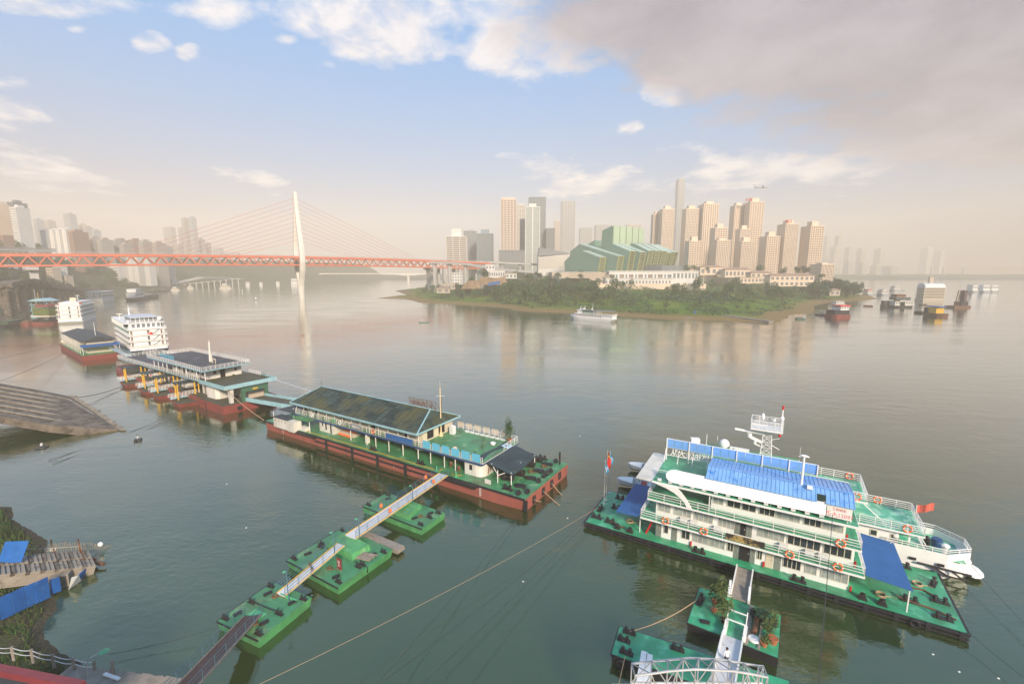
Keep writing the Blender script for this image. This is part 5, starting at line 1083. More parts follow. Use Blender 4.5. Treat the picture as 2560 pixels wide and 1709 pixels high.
# ---------------------------------------------------------------- red wharf boat with the long roof
RO = DS(612, 985); RX_ = (DS(1203, 1174)-RO).to_2d().normalized(); RR = math.atan2(RX_.y, RX_.x)
def rw(x, y, z): return Vector((RO.x + RX_.x*x - RX_.y*y, RO.y + RX_.y*x + RX_.x*y, z))
rp = thing('wharf_boat', 'long red wharf boat with a mossy hipped roof and worn green decks', 'ship', (RO.x, RO.y, 0), RR)
def mslab(par, x0, x1, y0, y1, z0, z1, side, top, nm='deck_slab', tn='deck_surface'):
    m = MB(); m.box(x0, x1, y0, y1, z0, z1-.012); m.build(nm, M[side], par); m = MB(); m.box(x0+.05, x1-.05, y0+.05, y1-.05, z1-.01, z1+.02); return m.build(tn, M[top], par)
h = MB(); h.add([(0, .2, -.4), (60, .0, -.4), (64.8, .4, -.1), (64.8, 14.0, -.1), (60, 14.2, -.4), (0, 14.2, -.4), (-.3, 0, 1.95), (60, 0, 1.95), (64.8, 0, 1.95), (64.8, 14.4, 1.95), (60, 14.4, 1.95), (-.3, 14.4, 1.95)],
    [(0, 1, 7, 6), (1, 2, 8, 7), (2, 3, 9, 8), (3, 4, 10, 9), (4, 5, 11, 10), (5, 0, 6, 11), (6, 7, 8, 9, 10, 11)]); h.build('hull', M['redl'], rp)
h = MB(); h.box(-.2, 64.7, .1, 14.3, 1.955, 2.0); h.build('deck', M['greenw'], rp)
h = MB(); h.beam((-.3, -.05, 1.86), (64.8, -.05, 1.86), .2, .26); h.beam((64.86, .1, 1.7), (64.86, .1, .1), .3, .5); h.beam((17, -.12, 1.0), (49, -.12, 1.0), .22, .2)
for x in (20.5, 28, 34.7, 41.5): h.box(x-.22, x+.22, -.22, 0, .1, 1.75)
h.build('fender', M['black'], rp)
h = MB(); h.beam((64.84, 0, 2.0), (64.84, 14.4, 2.0), .1, .08); h.build('toe_rail', M['greenw'], rp)
h = MB(); h.box(49.6, 56.6, -.75, -.02, 1.55, 1.95); h.box(11.5, 17.5, -.6, -.02, 1.6, 1.9); h.build('boarding_shelf', M['blk'], rp)
h = MB(); h.beam((13, .62, 2.03), (48.4, .62, 2.03), .16, .03); h.beam((48.4, .62, 2.03), (48.4, 1.5, 2.03), .16, .03); h.beam((51.3, .6, 2.03), (52.5, 1.3, 2.03), .16, .03); h.beam((50.8, .9, 2.03), (52.2, .5, 2.03), .14, .03); h.build('safety_line', M['yellow'], rp)
for y, z in ((2.6, .75), (5.5, .8), (8.3, .88), (11.1, 1.05)):
    q = MB(); q.box(64.8, 64.92, y-.4, y+.4, z-.55, z+.6); q.torus((64.95, y, z), .24, .1, 'x', 12, 5); q.build('hawse_hole', M['blk'], rp)
q = MB()
for i in range(8): z = .35+i*.17; q.box(56.9, 57.1+(.12 if i % 2 else 0), -.03, -.01, z, z+.07)
q.box(56.86, 56.9, -.03, -.01, .3, 1.6)
for i in range(3): q.box(38.6, 38.75, -.03, -.01, .5+i*.2, .58+i*.2)
q.box(6.1, 6.2, -.03, -.01, .3, 1.5); q.build('draft_mark', M['tile'], rp)
# ground floor
q = MB(); q.box(15.3, 19.8, 2.3, 7.0, 2.02, 4.28); q.build('cabin', M['whited'], rp); q = MB(); q.box(22.5, 50, 6.2, 9.6, 2.02, 4.3); q.build('inner_wall', M['greenw'], rp); q = MB(); q.box(14, 22, 7.5, 9.5, 2.02, 4.3); q.build('inner_wall', M['greenw'], rp)
for a, b, z0, z1 in ((16.2, 16.5, 3.2, 3.9), (17.2, 17.6, 2.6, 3.9), (18.7, 19.1, 2.1, 3.8)): q = MB(); q.box(a, b, 2.26, 2.34, z0, z1); q.build('opening', M['dark'], rp)
q = MB(); rc = [(52.45, 2.1), (54.6, 2.1), (55.3, 2.2), (55.75, 2.55), (56.0, 3.2), (56.1, 9.4), (52.45, 9.4)]; q.prism(rc, 2.02, 4.28); q.build('cabin', M['whited'], rp)
q = MB(); q.box(53.4, 53.95, 2.06, 2.12, 2.9, 3.75); q.build('window', M['dark'], rp)
q = MB()
for i in range(9): q.beam((56.12, 3.4+i*.55, 2.3+.25*(i % 3)), (56.12, 3.7+i*.55, 3.9-.3*(i % 2)), .09, .12)
q.build('pipework', M['rust'], rp)
for i, x in enumerate((25.0, 29.5, 31.9, 35.3, 38.8, 42.4, 45.2, 48.2, 50.5)):
    for y in (2.15,) if i % 2 else (2.15, 11.8): q = MB(); q.cyl((x, y, 2.0), .09, 2.3, 8); q.build('column', M['whited'], rp)
q = MB(); q.box(28.5, 29.1, 2.6, 3.2, 2.0, 4.3); q.build('duct', M['whited'], rp)
q = MB(); q.box(41.4, 43.0, 2.5, 3.6, 3.6, 4.3); q.build('suspended_box', M['cream'], rp)
# upper deck
mslab(rp, 8.0, 56.2, 1.72, 12.6, 4.32, 4.6, 'cream', 'greenw')
q = MB(); q.box(8.0, 56.3, 1.62, 1.74, 4.28, 4.56); q.box(56.16, 56.3, 1.74, 12.6, 4.28, 4.5); q.build('trim', M['bluetrim'], rp)
q = MB(); q.box(9.6, 42.4, 3.3, 11.4, 4.62, 7.25); q.build('wall', M['cream'], rp)
for i in range(15):
    x = 10.6+i*2.12; w = (.9, .55, .7)[i % 3]; q = MB(); q.box(x, x+w, 3.24, 3.32, 4.7 if i % 4 == 1 else 5.5, 6.7); q.build('door' if i % 4 == 1 else 'window', M['dark'] if i % 2 else M['winwarm'], rp)
for y in (4.5, 7.5): q = MB(); q.box(42.38, 42.46, y, y+1.6, 4.9, 6.7); q.build('window', M['dark'], rp)
for i in range(15): q = MB(); q.cyl((8.6+i*2.45, 1.85, 4.6), .06, 2.6, 6); q.build('column', M['whited'], rp)
r = MB(); rail(r, [(8.2, 1.8, 4.62), (43.3, 1.8, 4.62)], 1.05, 3, 1.22, .028); rail(r, [(56.1, 8.0, 4.62), (56.1, 12.4, 4.62), (43, 12.4, 4.62)], 1.0, 3, 1.2, .028); r.build('railing', M['rail'], rp)
sgn = MB(); sgn.box(25.9, 28.5, 1.66, 1.76, 4.7, 5.65); so_ = sgn.build('name_board', M['f_dkgrey'], rp); text_mesh('海航码头-2', .48, M['tile'], so_, (27.2, 1.64, 5.0), (math.pi/2, 0, 0), 'lettering', .008)
sgn = MB(); sgn.box(20.4, 21.0, 1.68, 1.76, 4.9, 5.6); sgn.build('notice', M['gside'], rp)
sgn = MB(); sgn.box(35.2, 41.6, 1.62, 1.74, 4.66, 5.55); sgn.build('banner_board', M['blue'], rp)
for x, lb in ((13.9, 'pale lifebuoy on the upper rail near the green lean-to of the red wharf boat'), (22.6, 'pale lifebuoy on the upper rail left of the grey name board'), (31.8, 'orange and white lifebuoy on the upper rail left of the blue board')):
    lifebuoy(rw(x, 1.68, 5.15), RR, lb, .36, 'lifebuoys on the red wharf boat', 'tile' if x < 30 else 'orange')
EZ, RZ, E0, E1, EY0, EY1 = 7.2, 9.65, 7.9, 43.5, .85, 12.5; RY = 6.6; rl0, rl1 = 10.6, 41.4
c8 = [(E0, EY0, EZ), (E1, EY0, EZ), (E1, EY1, EZ), (E0, EY1, EZ), (rl0, RY, RZ), (rl1, RY, RZ)]
q = MB(); q.add(c8, [(0, 1, 5, 4), (2, 3, 4, 5), (3, 0, 4), (1, 2, 5)]); q.add([(a, b, c-.16) for a, b, c in c8], [(4, 5, 1, 0), (5, 4, 3, 2), (4, 0, 3), (5, 2, 1)])
def sheet_mat():
    m = bpy.data.materials.new('mossy_sheet_roof'); m.use_nodes = True; t = m.node_tree; b = t.nodes['Principled BSDF']; b.inputs['Roughness'].default_value = .7; b.inputs['Specular IOR Level'].default_value = .25
    tcn = t.nodes.new('ShaderNodeTexCoord'); br = t.nodes.new('ShaderNodeTexBrick'); br.inputs['Scale'].default_value = 1.0; br.inputs['Brick Width'].default_value = 1.25; br.inputs['Row Height'].default_value = .85; br.offset = .0
    br.inputs['Color1'].default_value = (.030, .050, .046, 1); br.inputs['Color2'].default_value = (.085, .125, .105, 1); br.inputs['Mortar'].default_value = (.018, .02, .018, 1); br.inputs['Mortar Size'].default_value = .03; br.inputs['Bias'].default_value = -.1
    t.links.new(tcn.outputs['Object'], br.inputs['Vector'])
    n = t.nodes.new('ShaderNodeTexNoise'); n.inputs['Scale'].default_value = .28; n.inputs['Detail'].default_value = 8; t.links.new(tcn.outputs['Object'], n.inputs['Vector'])
    rr = t.nodes.new('ShaderNodeMapRange'); rr.inputs[1].default_value = .42; rr.inputs[2].default_value = .62; t.links.new(n.outputs['Fac'], rr.inputs[0])
    mx = t.nodes.new('ShaderNodeMix'); mx.data_type = 'RGBA'; t.links.new(rr.outputs[0], mx.inputs[0]); t.links.new(br.outputs['Color'], mx.inputs[6]); mx.inputs[7].default_value = (.115, .115, .055, 1)
    m2 = t.nodes.new('ShaderNodeMix'); m2.data_type = 'RGBA'; m2.blend_type = 'MULTIPLY'; m2.inputs[0].default_value = .55; t.links.new(mx.outputs[2], m2.inputs[6]); t.links.new(br.outputs['Color'], m2.inputs[7])
    m3 = t.nodes.new('ShaderNodeMix'); m3.data_type = 'RGBA'; m3.inputs[0].default_value = .45; t.links.new(m2.outputs[2], m3.inputs[6]); t.links.new(mx.outputs[2], m3.inputs[7])
    t.links.new(m3.outputs[2], b.inputs['Base Color']); return m
M['sheet'] = sheet_mat(); ro = q.build('roof', M['sheet'], rp)
q = MB()
n_ = 26
for i in range(n_+1):
    x = E0 + (E1-E0)*i/n_; f = max(0, min(1, min((x-E0)/(rl0-E0), (E1-x)/(E1-rl1)))); tx = min(max(x, rl0), rl1)
    q.beam((x, EY0, EZ+.03), (x + (0 if rl0 <= x <= rl1 else 0), EY0+(RY-EY0)*f, EZ+(RZ-EZ)*f+.03), .07, .05)
q.build('roof_batten', M['roofd'], ro)
q = MB(); q.beam((rl0, RY, RZ+.04), (rl1, RY, RZ+.04), .25, .1)
for a in (0, 3): q.beam(c8[a], c8[4], .2, .1)
for a in (1, 2): q.beam(c8[a], c8[5], .2, .1)
q.build('ridge_cap', M['cyan'], ro)
q = MB()
for a, b in zip((0, 1, 2, 3), (1, 2, 3, 0)): q.beam(Vector(c8[a])-Vector((0, 0, .12)), Vector(c8[b])-Vector((0, 0, .12)), .08, .3)
for i in range(70): x = E0+.25+i*.508; q.ext([(x, 6.92), (x+.3, 6.92), (x+.15, 6.78)], EY0-.03, 'y', .05)
q.build('eaves_trim', M['cyan'], ro)
q = MB(); q.cyl((rl0, RY, RZ), .04, 1.4, 6); q.build('aerial', M['blk'], ro)
ls = thing('roof_sign', 'rusty open frame with broken letters standing on the ridge of the red wharf boat', 'sign', (RO.x, RO.y, 0), RR)
q = MB(); a0, a1 = 36.0, 42.4
for z in (9.75, 11.0): q.beam((a0, RY+.3, z), (a1, RY+.3, z-.0), .07)
for i in range(7): x = a0+(a1-a0)*i/6; q.beam((x, RY+.3, 9.2), (x, RY+.3, 11.0), .06); q.beam((x, RY+.3, 10.9), (x, RY+1.6, 9.1), .05)
q.build('frame', M['rust'], ls)
text_mesh('长江轮渡码头', .95, M['rust'], ls, (39.1, RY+.2, 9.95), (math.pi/2, 0, 0), 'letter', .03, mirror=True)
mp_ = thing('signal_mast', 'cream signal mast with a crossbar on the green upper deck of the red wharf boat', 'mast', rw(42.8, 7.7, 4.62), RR)
q = MB(); q.cyl((0, 0, 0), .42, .9, 8, .15); q.cyl((0, 0, .8), .15, 8.1, 8, .10); q.cyl((0, 0, 8.8), .03, 1.4, 6); q.build('pole', mat('sunlit_yellow_mast', (.62, .50, .30), .6, .1, .5), mp_)  # pole colour carries the yellow of low warm sunlight
q = MB(); q.beam((-.9, 0, 7.3), (.9, 0, 7.5), .07); q.build('crossbar', M['rail'], mp_); q = MB()
for i in range(7): q.ell((.28, 0, 3.6+i*.6), .09, .09, .11, 8, 5)
q.tube([(.28, 0, 1.2), (.28, 0, 7.4)], .02, 5); q.build('lamp_string', M['black'], mp_)
acb = MB(); acb.box(-.45, .45, -.4, .4, 0, 1.5); acb.torus((0, 0, 1.52), .3, .04, 'z', 14, 5); 
for i in range(6): acb.box(-.36, .36, -.42, -.4, .3+i*.18, .36+i*.18)
tag(acb.build('air_conditioner', M['tile'], None, rw(43.9, 9.6, 4.62), RR), 'white air conditioner standing behind the cream mast on the green upper deck', 'air conditioner')
pn = pb = None
for i in range(6):
    x = 43.95+2.05*i
    if pn is None: q = MB(); q.box(0, 1.5, -.04, .04, .02, 1.28); pn = q.build('screen_panel', M['cyanp'], rp, (x, 1.76, 4.66)); q = MB(); q.box(0, 1.5, -.04, .04, .35, 1.35); pb = q.build('screen_panel', M['f_tan'], rp, (42.8+i*1.95, 12.45, 4.66))
    else:
        k = pn.copy(); COL.objects.link(k); k.location = (x, 1.76, 4.66); k = pb.copy(); COL.objects.link(k); k.location = (42.8+i*1.95, 12.45, 4.66)
q = MB()
for i in range(7):
    for d_ in (-.18, .12): q.beam((43.75+2.05*i+d_, 1.78, 4.6), (43.75+2.05*i+d_, 1.78, 5.6), .06)
q.build('screen_post', M['rail'], rp)
for i in range(8):
    q = MB(); q.box(-.42, .42, -.18, .18, 0, .28); t_ = thing('planter_box', ('first', 'second', 'third', 'fourth', 'fifth', 'sixth', 'seventh', 'eighth')[i]+' white planter box from the air conditioner, along the far rail', 'planter', rw(45.6+i*1.12, 11.75, 4.62), RR, 'white planter boxes on the upper deck')
    q.build('box', M['tile'], t_)
    if i > 1: q = MB(); crown_mesh(q, .3, .35, 26, .12, (0, 0, .42), 3, rnd); q.build('plant', [M['leaf'], M['leafb']], t_)
t_ = thing('potted_tree', 'tall dark green potted bush at the far corner of the upper deck', 'plant', rw(54.7, 12.0, 4.6)); q = MB(); q.cyl((0, 0, 0), .35, .5, 10, .42); q.build('pot', M['terra'], t_); q = MB(); crown_mesh(q, 1.0, 3.2, 700, .24, (0, 0, 2.0), 9, rnd); q.build('foliage', [M['leafd'], M['leaf']], t_)
for i, (x, y, s, lb) in enumerate([(51.6, 8.6, .7, 'straggling weed growing from the green upper deck beside the tarp roof'), (52.8, 6.2, .55, 'yellow green weed at the edge of the tarp roof'), (53.6, 3.4, .6, 'weed behind the last light blue panel')]):
    q = MB(); crown_mesh(q, s, s*1.6, 110, .14, (0, 0, s*.8), 5, rnd); tag(q.build('weed', [M['leafb'], M['leaf']], None, rw(x, y, 4.62)), lb, 'plant')
q = MB(); q.torus((0, 0, .25), .42, .1, 'z', 14, 5); q.cyl((0, 0, 0), .38, .25, 12); tag(q.build('wash_basin', M['tile'], None, rw(53.1, 9.2, 4.62)), 'white basin lying at the corner of the tarp roof', 'basin')
q = MB(); q.ell((0, 0, .5), .55, .12, .5, 14, 8); q.cyl((0, 0, 0), .04, .5, 6); tag(q.build('satellite_dish', M['f_tan'], None, rw(49.7, 3.0, 4.62), .6), 'small pale dish leaning behind the light blue panels', 'dish')
# dark tarp lean-to at the right end
q = MB(); A_, B_, C_, D_ = Vector((54.2, 2.9, 4.75)), Vector((54.5, 11.3, 4.75)), Vector((61.0, 10.6, 3.85)), Vector((61.5, 2.2, 3.85)); nx_ = 8
for i in range(nx_+1):
    for j in range(9):
        p = A_.lerp(D_, i/nx_).lerp(B_.lerp(C_, i/nx_), j/8); q.v.append((p.x, p.y, p.z + .07*math.sin(i*1.7+j) - .12*math.sin(math.pi*j/8)*math.sin(math.pi*i/nx_)))
for i in range(nx_):
    for j in range(8): q.f.append((i*9+j, (i+1)*9+j, (i+1)*9+j+1, i*9+j+1)); q.m.append(0)
q.v += [(a, b, c-.06) for a, b, c in q.v]; k = 9*(nx_+1); q.f += [tuple(x+k for x in f)[::-1] for f in q.f[:]]; q.m += [0]*(8*nx_)
tr = q.build('tarp_roof', M['tarp'], rp)
q = MB()
for x, y in ((58.7, 2.2), (60.9, 2.6), (60.7, 10.2), (60.2, 6.6)): q.cyl((x, y, 2.0), .07, 2.0, 7)
q.beam((58.7, 2.2, 3.3), (57.0, 3.0, 4.4), .08); q.beam((58.7, 2.2, 3.2), (60.4, 3.2, 3.9), .08); q.build('tarp_post', M['rail'], rp)
q = MB(); P0, P1, P2, P3 = [(54.9, 9.0, 4.84), (56.2, 9.0, 4.66), (56.3, 10.4, 4.66), (55.0, 10.5, 4.84)]; q.add([P0, P1, P2, P3] + [(a, b, c-.04) for a, b, c in (P0, P1, P2, P3)], [(0, 1, 2, 3), (7, 6, 5, 4), (0, 4, 5, 1), (1, 5, 6, 2), (2, 6, 7, 3), (3, 7, 4, 0)]); 
bb = q.build('sign_sheet', mat('pale_blue_sign', (.42, .66, .80), .5, .05), rp); q = MB(); q.torus((55.6, 9.7, 4.79), .38, .05, 'z', 18, 4); q.torus((55.6, 9.7, 4.79), .18, .04, 'z', 12, 4); q.build('emblem', M['bluetrim'], bb)
tag(bb, 'pale blue sheet with a round dark emblem lying on the tarp', 'sign'); bb.parent = None; bb.location = (RO.x, RO.y, .0); bb.rotation_euler = (0, 0, RR)
for a in [(61.17, 1.14, 0), (63.78, 8.1, 1.5), (60.39, 13.6, 0), (32.5, .95, 0), (44.0, .95, 0)]: bitt(rp, a[0], a[1], 2.0, a[2], 1.15)
for a in [(63.3, .75), (64.2, 1.8), (63.9, 5.7), (63.9, 9.8), (62.9, 13.6)]: fairlead(rp, a[0], a[1], 2.0, 1.57)
for a in [(62.3, 2.9), (62.3, 6.0), (62.2, 9.0), (62.2, 12.0)]: hatch(rp, a[0], a[1], 2.0, .25, 1.8)
for a in [(59.5, 3.9), (60.1, 6.2), (59.9, 9.9), (60.0, 12.4)]: rust_winch(rp, a[0], a[1], 2.0, .2)
q = MB(); q.cyl((63.8, 13.3, 2.0), .16, 2.1, 8); q.build('sounding_pipe', M['blk'], rp)
for x in (48.1, 52.1): q = MB(); q.cyl((x, .3, 2.0), .16, .9, 8, .1); q.box(x-.3, x+.3, .1, .5, 2.0, 2.1); q.build('guide_post', M['gside'], rp)
q = MB(); q.box(57.2, 58.3, .9, .96, 2.1, 2.8); tag(q.build('barrier_sign', M['whited'], None, (RO.x, RO.y, 0), RR), 'low white barrier sign on the green deck near the dark corner post', 'sign')
# things on the near left end
q = MB(); q.box(4.2, 9.2, -.75, .75, 1.75, 3.78); q.box(9.3, 11.4, -.85, .9, 1.7, 3.85); wb = q.build('deck_toilet', M['whited'], rp); q = MB(); q.box(4.1, 9.3, -.8, 1.2, 3.8, 3.92); q.build('roof', M['roofd'], wb)
for i in range(4): q = MB(); q.box(4.9+i*1.1, 5.2+i*1.1, -.79, -.74, 3.25, 3.45); q.build('vent', M['rust'], wb)
corrugated(rp, 9.3, 14.9, .2, 3.3, lambda x, y: 4.2+.12*(y-.2)+.02*(x-9), M['greenw'], 'lean_to_roof', 14)
q = MB(); q.cyl((14.7, .5, 2.0), .07, 2.2, 7); q.cyl((3.3, -.1, 2.0), .06, 2.6, 7); q.cyl((5.2, 3.2, 2.0), .06, 2.9, 7); q.build('post', M['rail'], rp)
q = MB(); q.box(11.6, 13.4, .3, 1.3, 2.0, 2.75); q.build('work_table', M['whited'], rp)
q = MB(); q.ell((9.2, 3.8, 4.9), 1.2, 1.0, 1.1, 12, 8); q.build('covered_tank', M['tarp'], rp)
q = MB(); q.box(2.4, 7.4, 1.5, 5.5, 4.5, 4.6); q.build('shade_roof', M['roofd'], rp)
for i in range(2):
    for j in range(6):
        pass
q = MB(); q.box(20.6, 24.6, 3.0, 5.0, 2.02, 2.75); 
sh = q.build('shelf_table', M['f_tan'], rp)
q = MB()
for j in range(7): q.torus((20.8+j*.55, 2.75, 2.3), .2, .07, 'y', 10, 5); q.torus((21.8+j*.45, 3.6, 3.0), .18, .07, 'x', 10, 5)
o = tag(q.build('life_jackets', M['orange'], None, (RO.x, RO.y, 0), RR), 'heap of orange life jackets on the table under the red wharf boat deck', 'life jackets'); o['kind'] = 'stuff'
for x, y, lb in ((51.4, 1.9, 'brown wooden chair beside the yellow line'), (49.2, 2.6, 'dark red chair behind the gangway end')):
    t_ = thing('chair', lb, 'chair', rw(x, y, 2.02), RR+.5); q = MB(); q.box(-.24, .24, -.24, .24, .42, .47); q.build('seat', M['rust'], t_); q = MB(); q.box(-.24, .24, .2, .25, .47, .95); q.build('backrest', M['rust'], t_)
    lg = None
    for a in (-.2, .2):
        for b in (-.2, .2):
            if lg is None: q = MB(); q.box(-.025, .025, -.025, .025, 0, .42); lg = q.build('leg', M['rust'], t_, (a, b, 0))
            else: k = lg.copy(); COL.objects.link(k); k.location = (a, b, 0)
# ---------------------------------------------------------------- line of small pontoons and gangways
def HP(x, y, z=1.0): return PX(500+x/2.964, 1180+y/2.964, z)
GP = 'green mooring pontoons under the long gangway'
def deckstuff(p, L, D_, bl, hs):
    for x, y, r_ in bl: bitt(p, x, y, 1.0, r_, .62)
    for x, y in hs: hatch(p, x, y, 1.0, 1.2, .85)
p1, a_, b_, _ = pontoon('mooring_pontoon', 'green pontoon at the shore end, holding the brown gangway', [HP(125, 1100).to_2d(), HP(425, 1240).to_2d(), HP(810, 925).to_2d(), HP(530, 800).to_2d()], 1.0, group=GP, rake=.93)
deckstuff(p1, a_, b_, [(.5, .5, 0), (a_-.6, .5, 0), (.5, b_-.6, 0), (a_-.5, b_-.6, 0), (.8, b_*.5, 0), (a_-1.0, b_*.5, 0)], [(1.0, 1.4), (a_-1.3, 1.6), (1.2, b_-1.5), (a_-1.1, b_-1.4)])
q = MB(); q.beam((1.0, b_*.5, 1.15), (a_-1.1, b_*.5, 1.15), .08); q.build('chain', M['blk'], p1)
q = MB(); q.beam((a_*.45, b_*.82, 1.1), (a_*.85, b_*.82, 1.1), .18, .2); q.box(a_*.35, a_*.62, b_*.28, b_*.42, 1.0, 1.06); q.build('ramp_seat', M['gside'], p1)
p2, a_, b_, _ = pontoon('mooring_pontoon', 'largest green pontoon in the middle, carrying a raised block, planks and a red sign', [HP(640, 650).to_2d(), HP(995, 840).to_2d(), HP(1405, 565).to_2d(), HP(1025, 390).to_2d()], 1.0, group=GP, rake=.93)
deckstuff(p2, a_, b_, [(.6, .6, 0), (a_-.7, .6, 0), (a_-.8, b_*.5, 0), (.9, b_*.52, 0), (.7, b_-.5, 0), (a_-.9, b_*.5-.5, 0), (1.2, b_*.5-.3, 0), (a_-.5, b_-1.0, 0), (2.4, b_-.5, 0)], [(1.1, 2.0), (a_-1.6, 1.0), (1.6, b_-1.4), (a_-1.2, b_-2.0)])
q = MB(); bx = [(a_*.22, b_*.52), (a_*.72, b_*.50), (a_*.74, b_*.80), (a_*.22, b_*.84)]; q.prism(bx, 1.0, 1.75, inset=1.08); q.build('raised_block', M['greenp'], p2)
q = MB(); q.box(-.04, a_+.04, b_*.50, b_*.50+.06, .3, 1.03); q.build('hull_seam', M['black'], p2)
for i in range(6): pass
t_ = thing('plank_pile', 'pile of old brown planks beside the raised block', 'planks', p2.location + Vector((0, 0, 1.0)), p2.rotation_euler.z); q = MB()
for i in range(7): q.obox((a_*.84, b_*.62+i*.19-.3, .12+.05*(i % 3)), 1.9-.1*(i % 3), .16, .12, .25+.05*(i % 2)); 
q.build('plank', M['wood'], t_)
t_ = thing('sign_board', 'dark red sign board with white characters on the middle pontoon', 'sign', p2.location + Vector((0, 0, 1.0)), p2.rotation_euler.z); q = MB(); q.box(a_*.72, a_*.72+.75, b_*.24, b_*.24+.05, .2, 1.5); so_ = q.build('board', mat('dark_red_board', (.22, .02, .02), .5), t_); text_mesh('码\n头', .4, M['tile'], so_, (a_*.72+.37, b_*.24-.02, .95), (math.pi/2, 0, 0), 'lettering', .005)
q = MB(); q.beam((a_*.72+.1, b_*.24, 0), (a_*.72+.1, b_*.24, .3), .05); q.beam((a_*.72+.65, b_*.24, 0), (a_*.72+.65, b_*.24, .3), .05); q.build('leg', M['wood'], t_)
p3, a_, b_, _ = pontoon('mooring_pontoon', 'green pontoon nearest the red wharf boat, with a small trapezoid block', [HP(1205, 250).to_2d(), HP(1650, 420).to_2d(), HP(1815, 300).to_2d(), HP(1390, 150).to_2d()], 1.0, group=GP, rake=.95)
deckstuff(p3, a_, b_, [(.6, .6, 0), (a_-.8, .6, 0), (.7, b_-.5, 0), (a_-.7, b_-.6, 0), (3.0, b_-.5, 0), (a_-1.0, b_*.55, 0)], [(1.6, b_-1.3), (a_-2.6, 1.4), (a_-1.6, b_-1.2)])
q = MB(); q.prism([(a_*.36, b_*.18), (a_*.72, b_*.18), (a_*.66, b_*.82), (a_*.36, b_*.82)], 1.0, 1.6, inset=1.12); q.build('raised_block', M['greenp'], p3)
q = MB(); A_, B_ = HP(1225, 470, .5), HP(1490, 575, .5); q.beam(A_, B_, 1.2, .5); tag(q.build('old_raft', M['wood']), 'old brown wooden raft moored behind the middle pontoon', 'raft')
g1a, g1b = rw(50.0, -.2, 2.12), HP(1115, 480, 1.85)
g1 = gang('long_gangway', 'long pale steel gangway with yellow edges from the red wharf boat to the middle pontoon', g1b, g1a, 1.75, 'alu', edge='yellow', rl=True, rm='brail', posts=1.9, kerb=.1)
q = MB(); q.beam((0, 0, 0), g1a-g1b, .5, .25); o = q.build('keel_beam', M['steel'], g1, (0, 0, -.2))
g2 = gang('short_gangway', 'shorter pale gangway with yellow edges stepping down to the shore end pontoon', HP(598, 910, 1.12), HP(1045, 535, 1.9), 1.15, 'alu', edge='yellow', rl=True, rm='brail', posts=1.6, kerb=.08)
g3 = gang('brown_gangway', 'brown plate gangway with thin rails leading from the last pontoon to the shore', PX(440, 1745, 5.0), HP(390, 1065, 1.15), 1.6, 'brown', edge='wood', rl=True, rm='brail', posts=1.9, kerb=.12)
for P_, lb in ((g1b.lerp(g1a, .72), 'a'), ): pass
VG_ = 'orange life vests hung on the long gangway'
for f, s, lb in ((.83, 1, 'orange vest on the far handrail next to the red hull'), (.80, -1, 'orange vest on the near handrail next to the red hull'), (.33, 1, 'orange vest on the far handrail between two pontoons'), (.31, -1, 'orange vest on the near handrail between two pontoons')):
    d_ = (g1a-g1b).normalized(); s_ = Vector((-d_.y, d_.x, 0))*s*.98; q = MB(); q.obox((0, 0, 0), .5, .22, .6, 0, 0); q.ell((0, 0, .33), .2, .16, .16, 8, 5); q.ell((-.14, 0, -.1), .16, .17, .3, 8, 5); q.ell((.14, 0, -.1), .16, .17, .3, 8, 5)
    tag(q.build('life_vest', M['orange'], None, g1b.lerp(g1a, f) + s_ + Vector((0, 0, .75)), RR+1.2, smooth=True), lb, 'life vest', VG_).scale = (.75,)*3
LPG = 'tall blue lamp posts of the gangway'
for P_, lb in ((HP(1185, 530, 1.1), 'blue lamp post where the long gangway meets the middle pontoon'), (HP(1580, 262, 1.1), 'blue lamp post at the pontoon nearest the red wharf boat'), (HP(658, 960, 1.1), 'blue lamp post at the foot of the shorter gangway'), (HP(1000, 640, 1.1), 'blue lamp post beside the upper end of the shorter gangway')):
    t_ = thing('lamp_post', lb, 'lamp post', P_, RR, LPG); q = MB(); q.cyl((0, 0, 0), .05, 3.2, 7); q.beam((0, 0, 3.15), (-.5, .1, 3.2), .05); q.build('pole', M['brail'], t_); q = MB(); q.cyl((-.5, .1, 3.1), .22, .08, 12, .08); q.build('lamp_shade', M['gside'], t_)
for i, (x, y) in enumerate(((815, 700), (830, 730))):
    t_ = thing('dog', ('brown dog walking up the shorter gangway, the one ahead', 'brown dog walking behind the other on the shorter gangway')[i], 'dog', HP(x, y, 1.62), g2.rotation_euler.z+2.3, 'dogs on the gangway'); q = MB(); q.ell((0, 0, .34), .26, .10, .12, 8, 6); q.ell((.3, 0, .46), .10, .07, .08, 8, 5); q.tube([(-.24, 0, .38), (-.4, 0, .52)], .02, 5)
    for a in (-.17, .17):
        for b in (-.06, .06): q.tube([(a, b, .3), (a+.02, b, .15), (a, b, 0)], .03, 5, 0, .018)
    q.build('body', M['rust'], t_, smooth=True)
for p_, x, y in ((p1, 2.2, 4.6), (p1, 3.6, 1.2), (p2, 5.6, 1.6), (p3, 8.9, 2.2)): coil(p_, x, y, 1.0, .3, 2, 'rust')
for x, y in ((61.2, 8.2), (57.6, 4.2), (62.0, 11.0)): coil(rp, x, y, 2.0, .45, 3, 'rust')
q = MB(); [q.box(x, x+.04, .8, 14.0, 2.0, 2.006) for x in (22, 27, 32, 37, 42, 47, 52, 57, 62)]; q.build('plate_seam', M['blk'], rp)
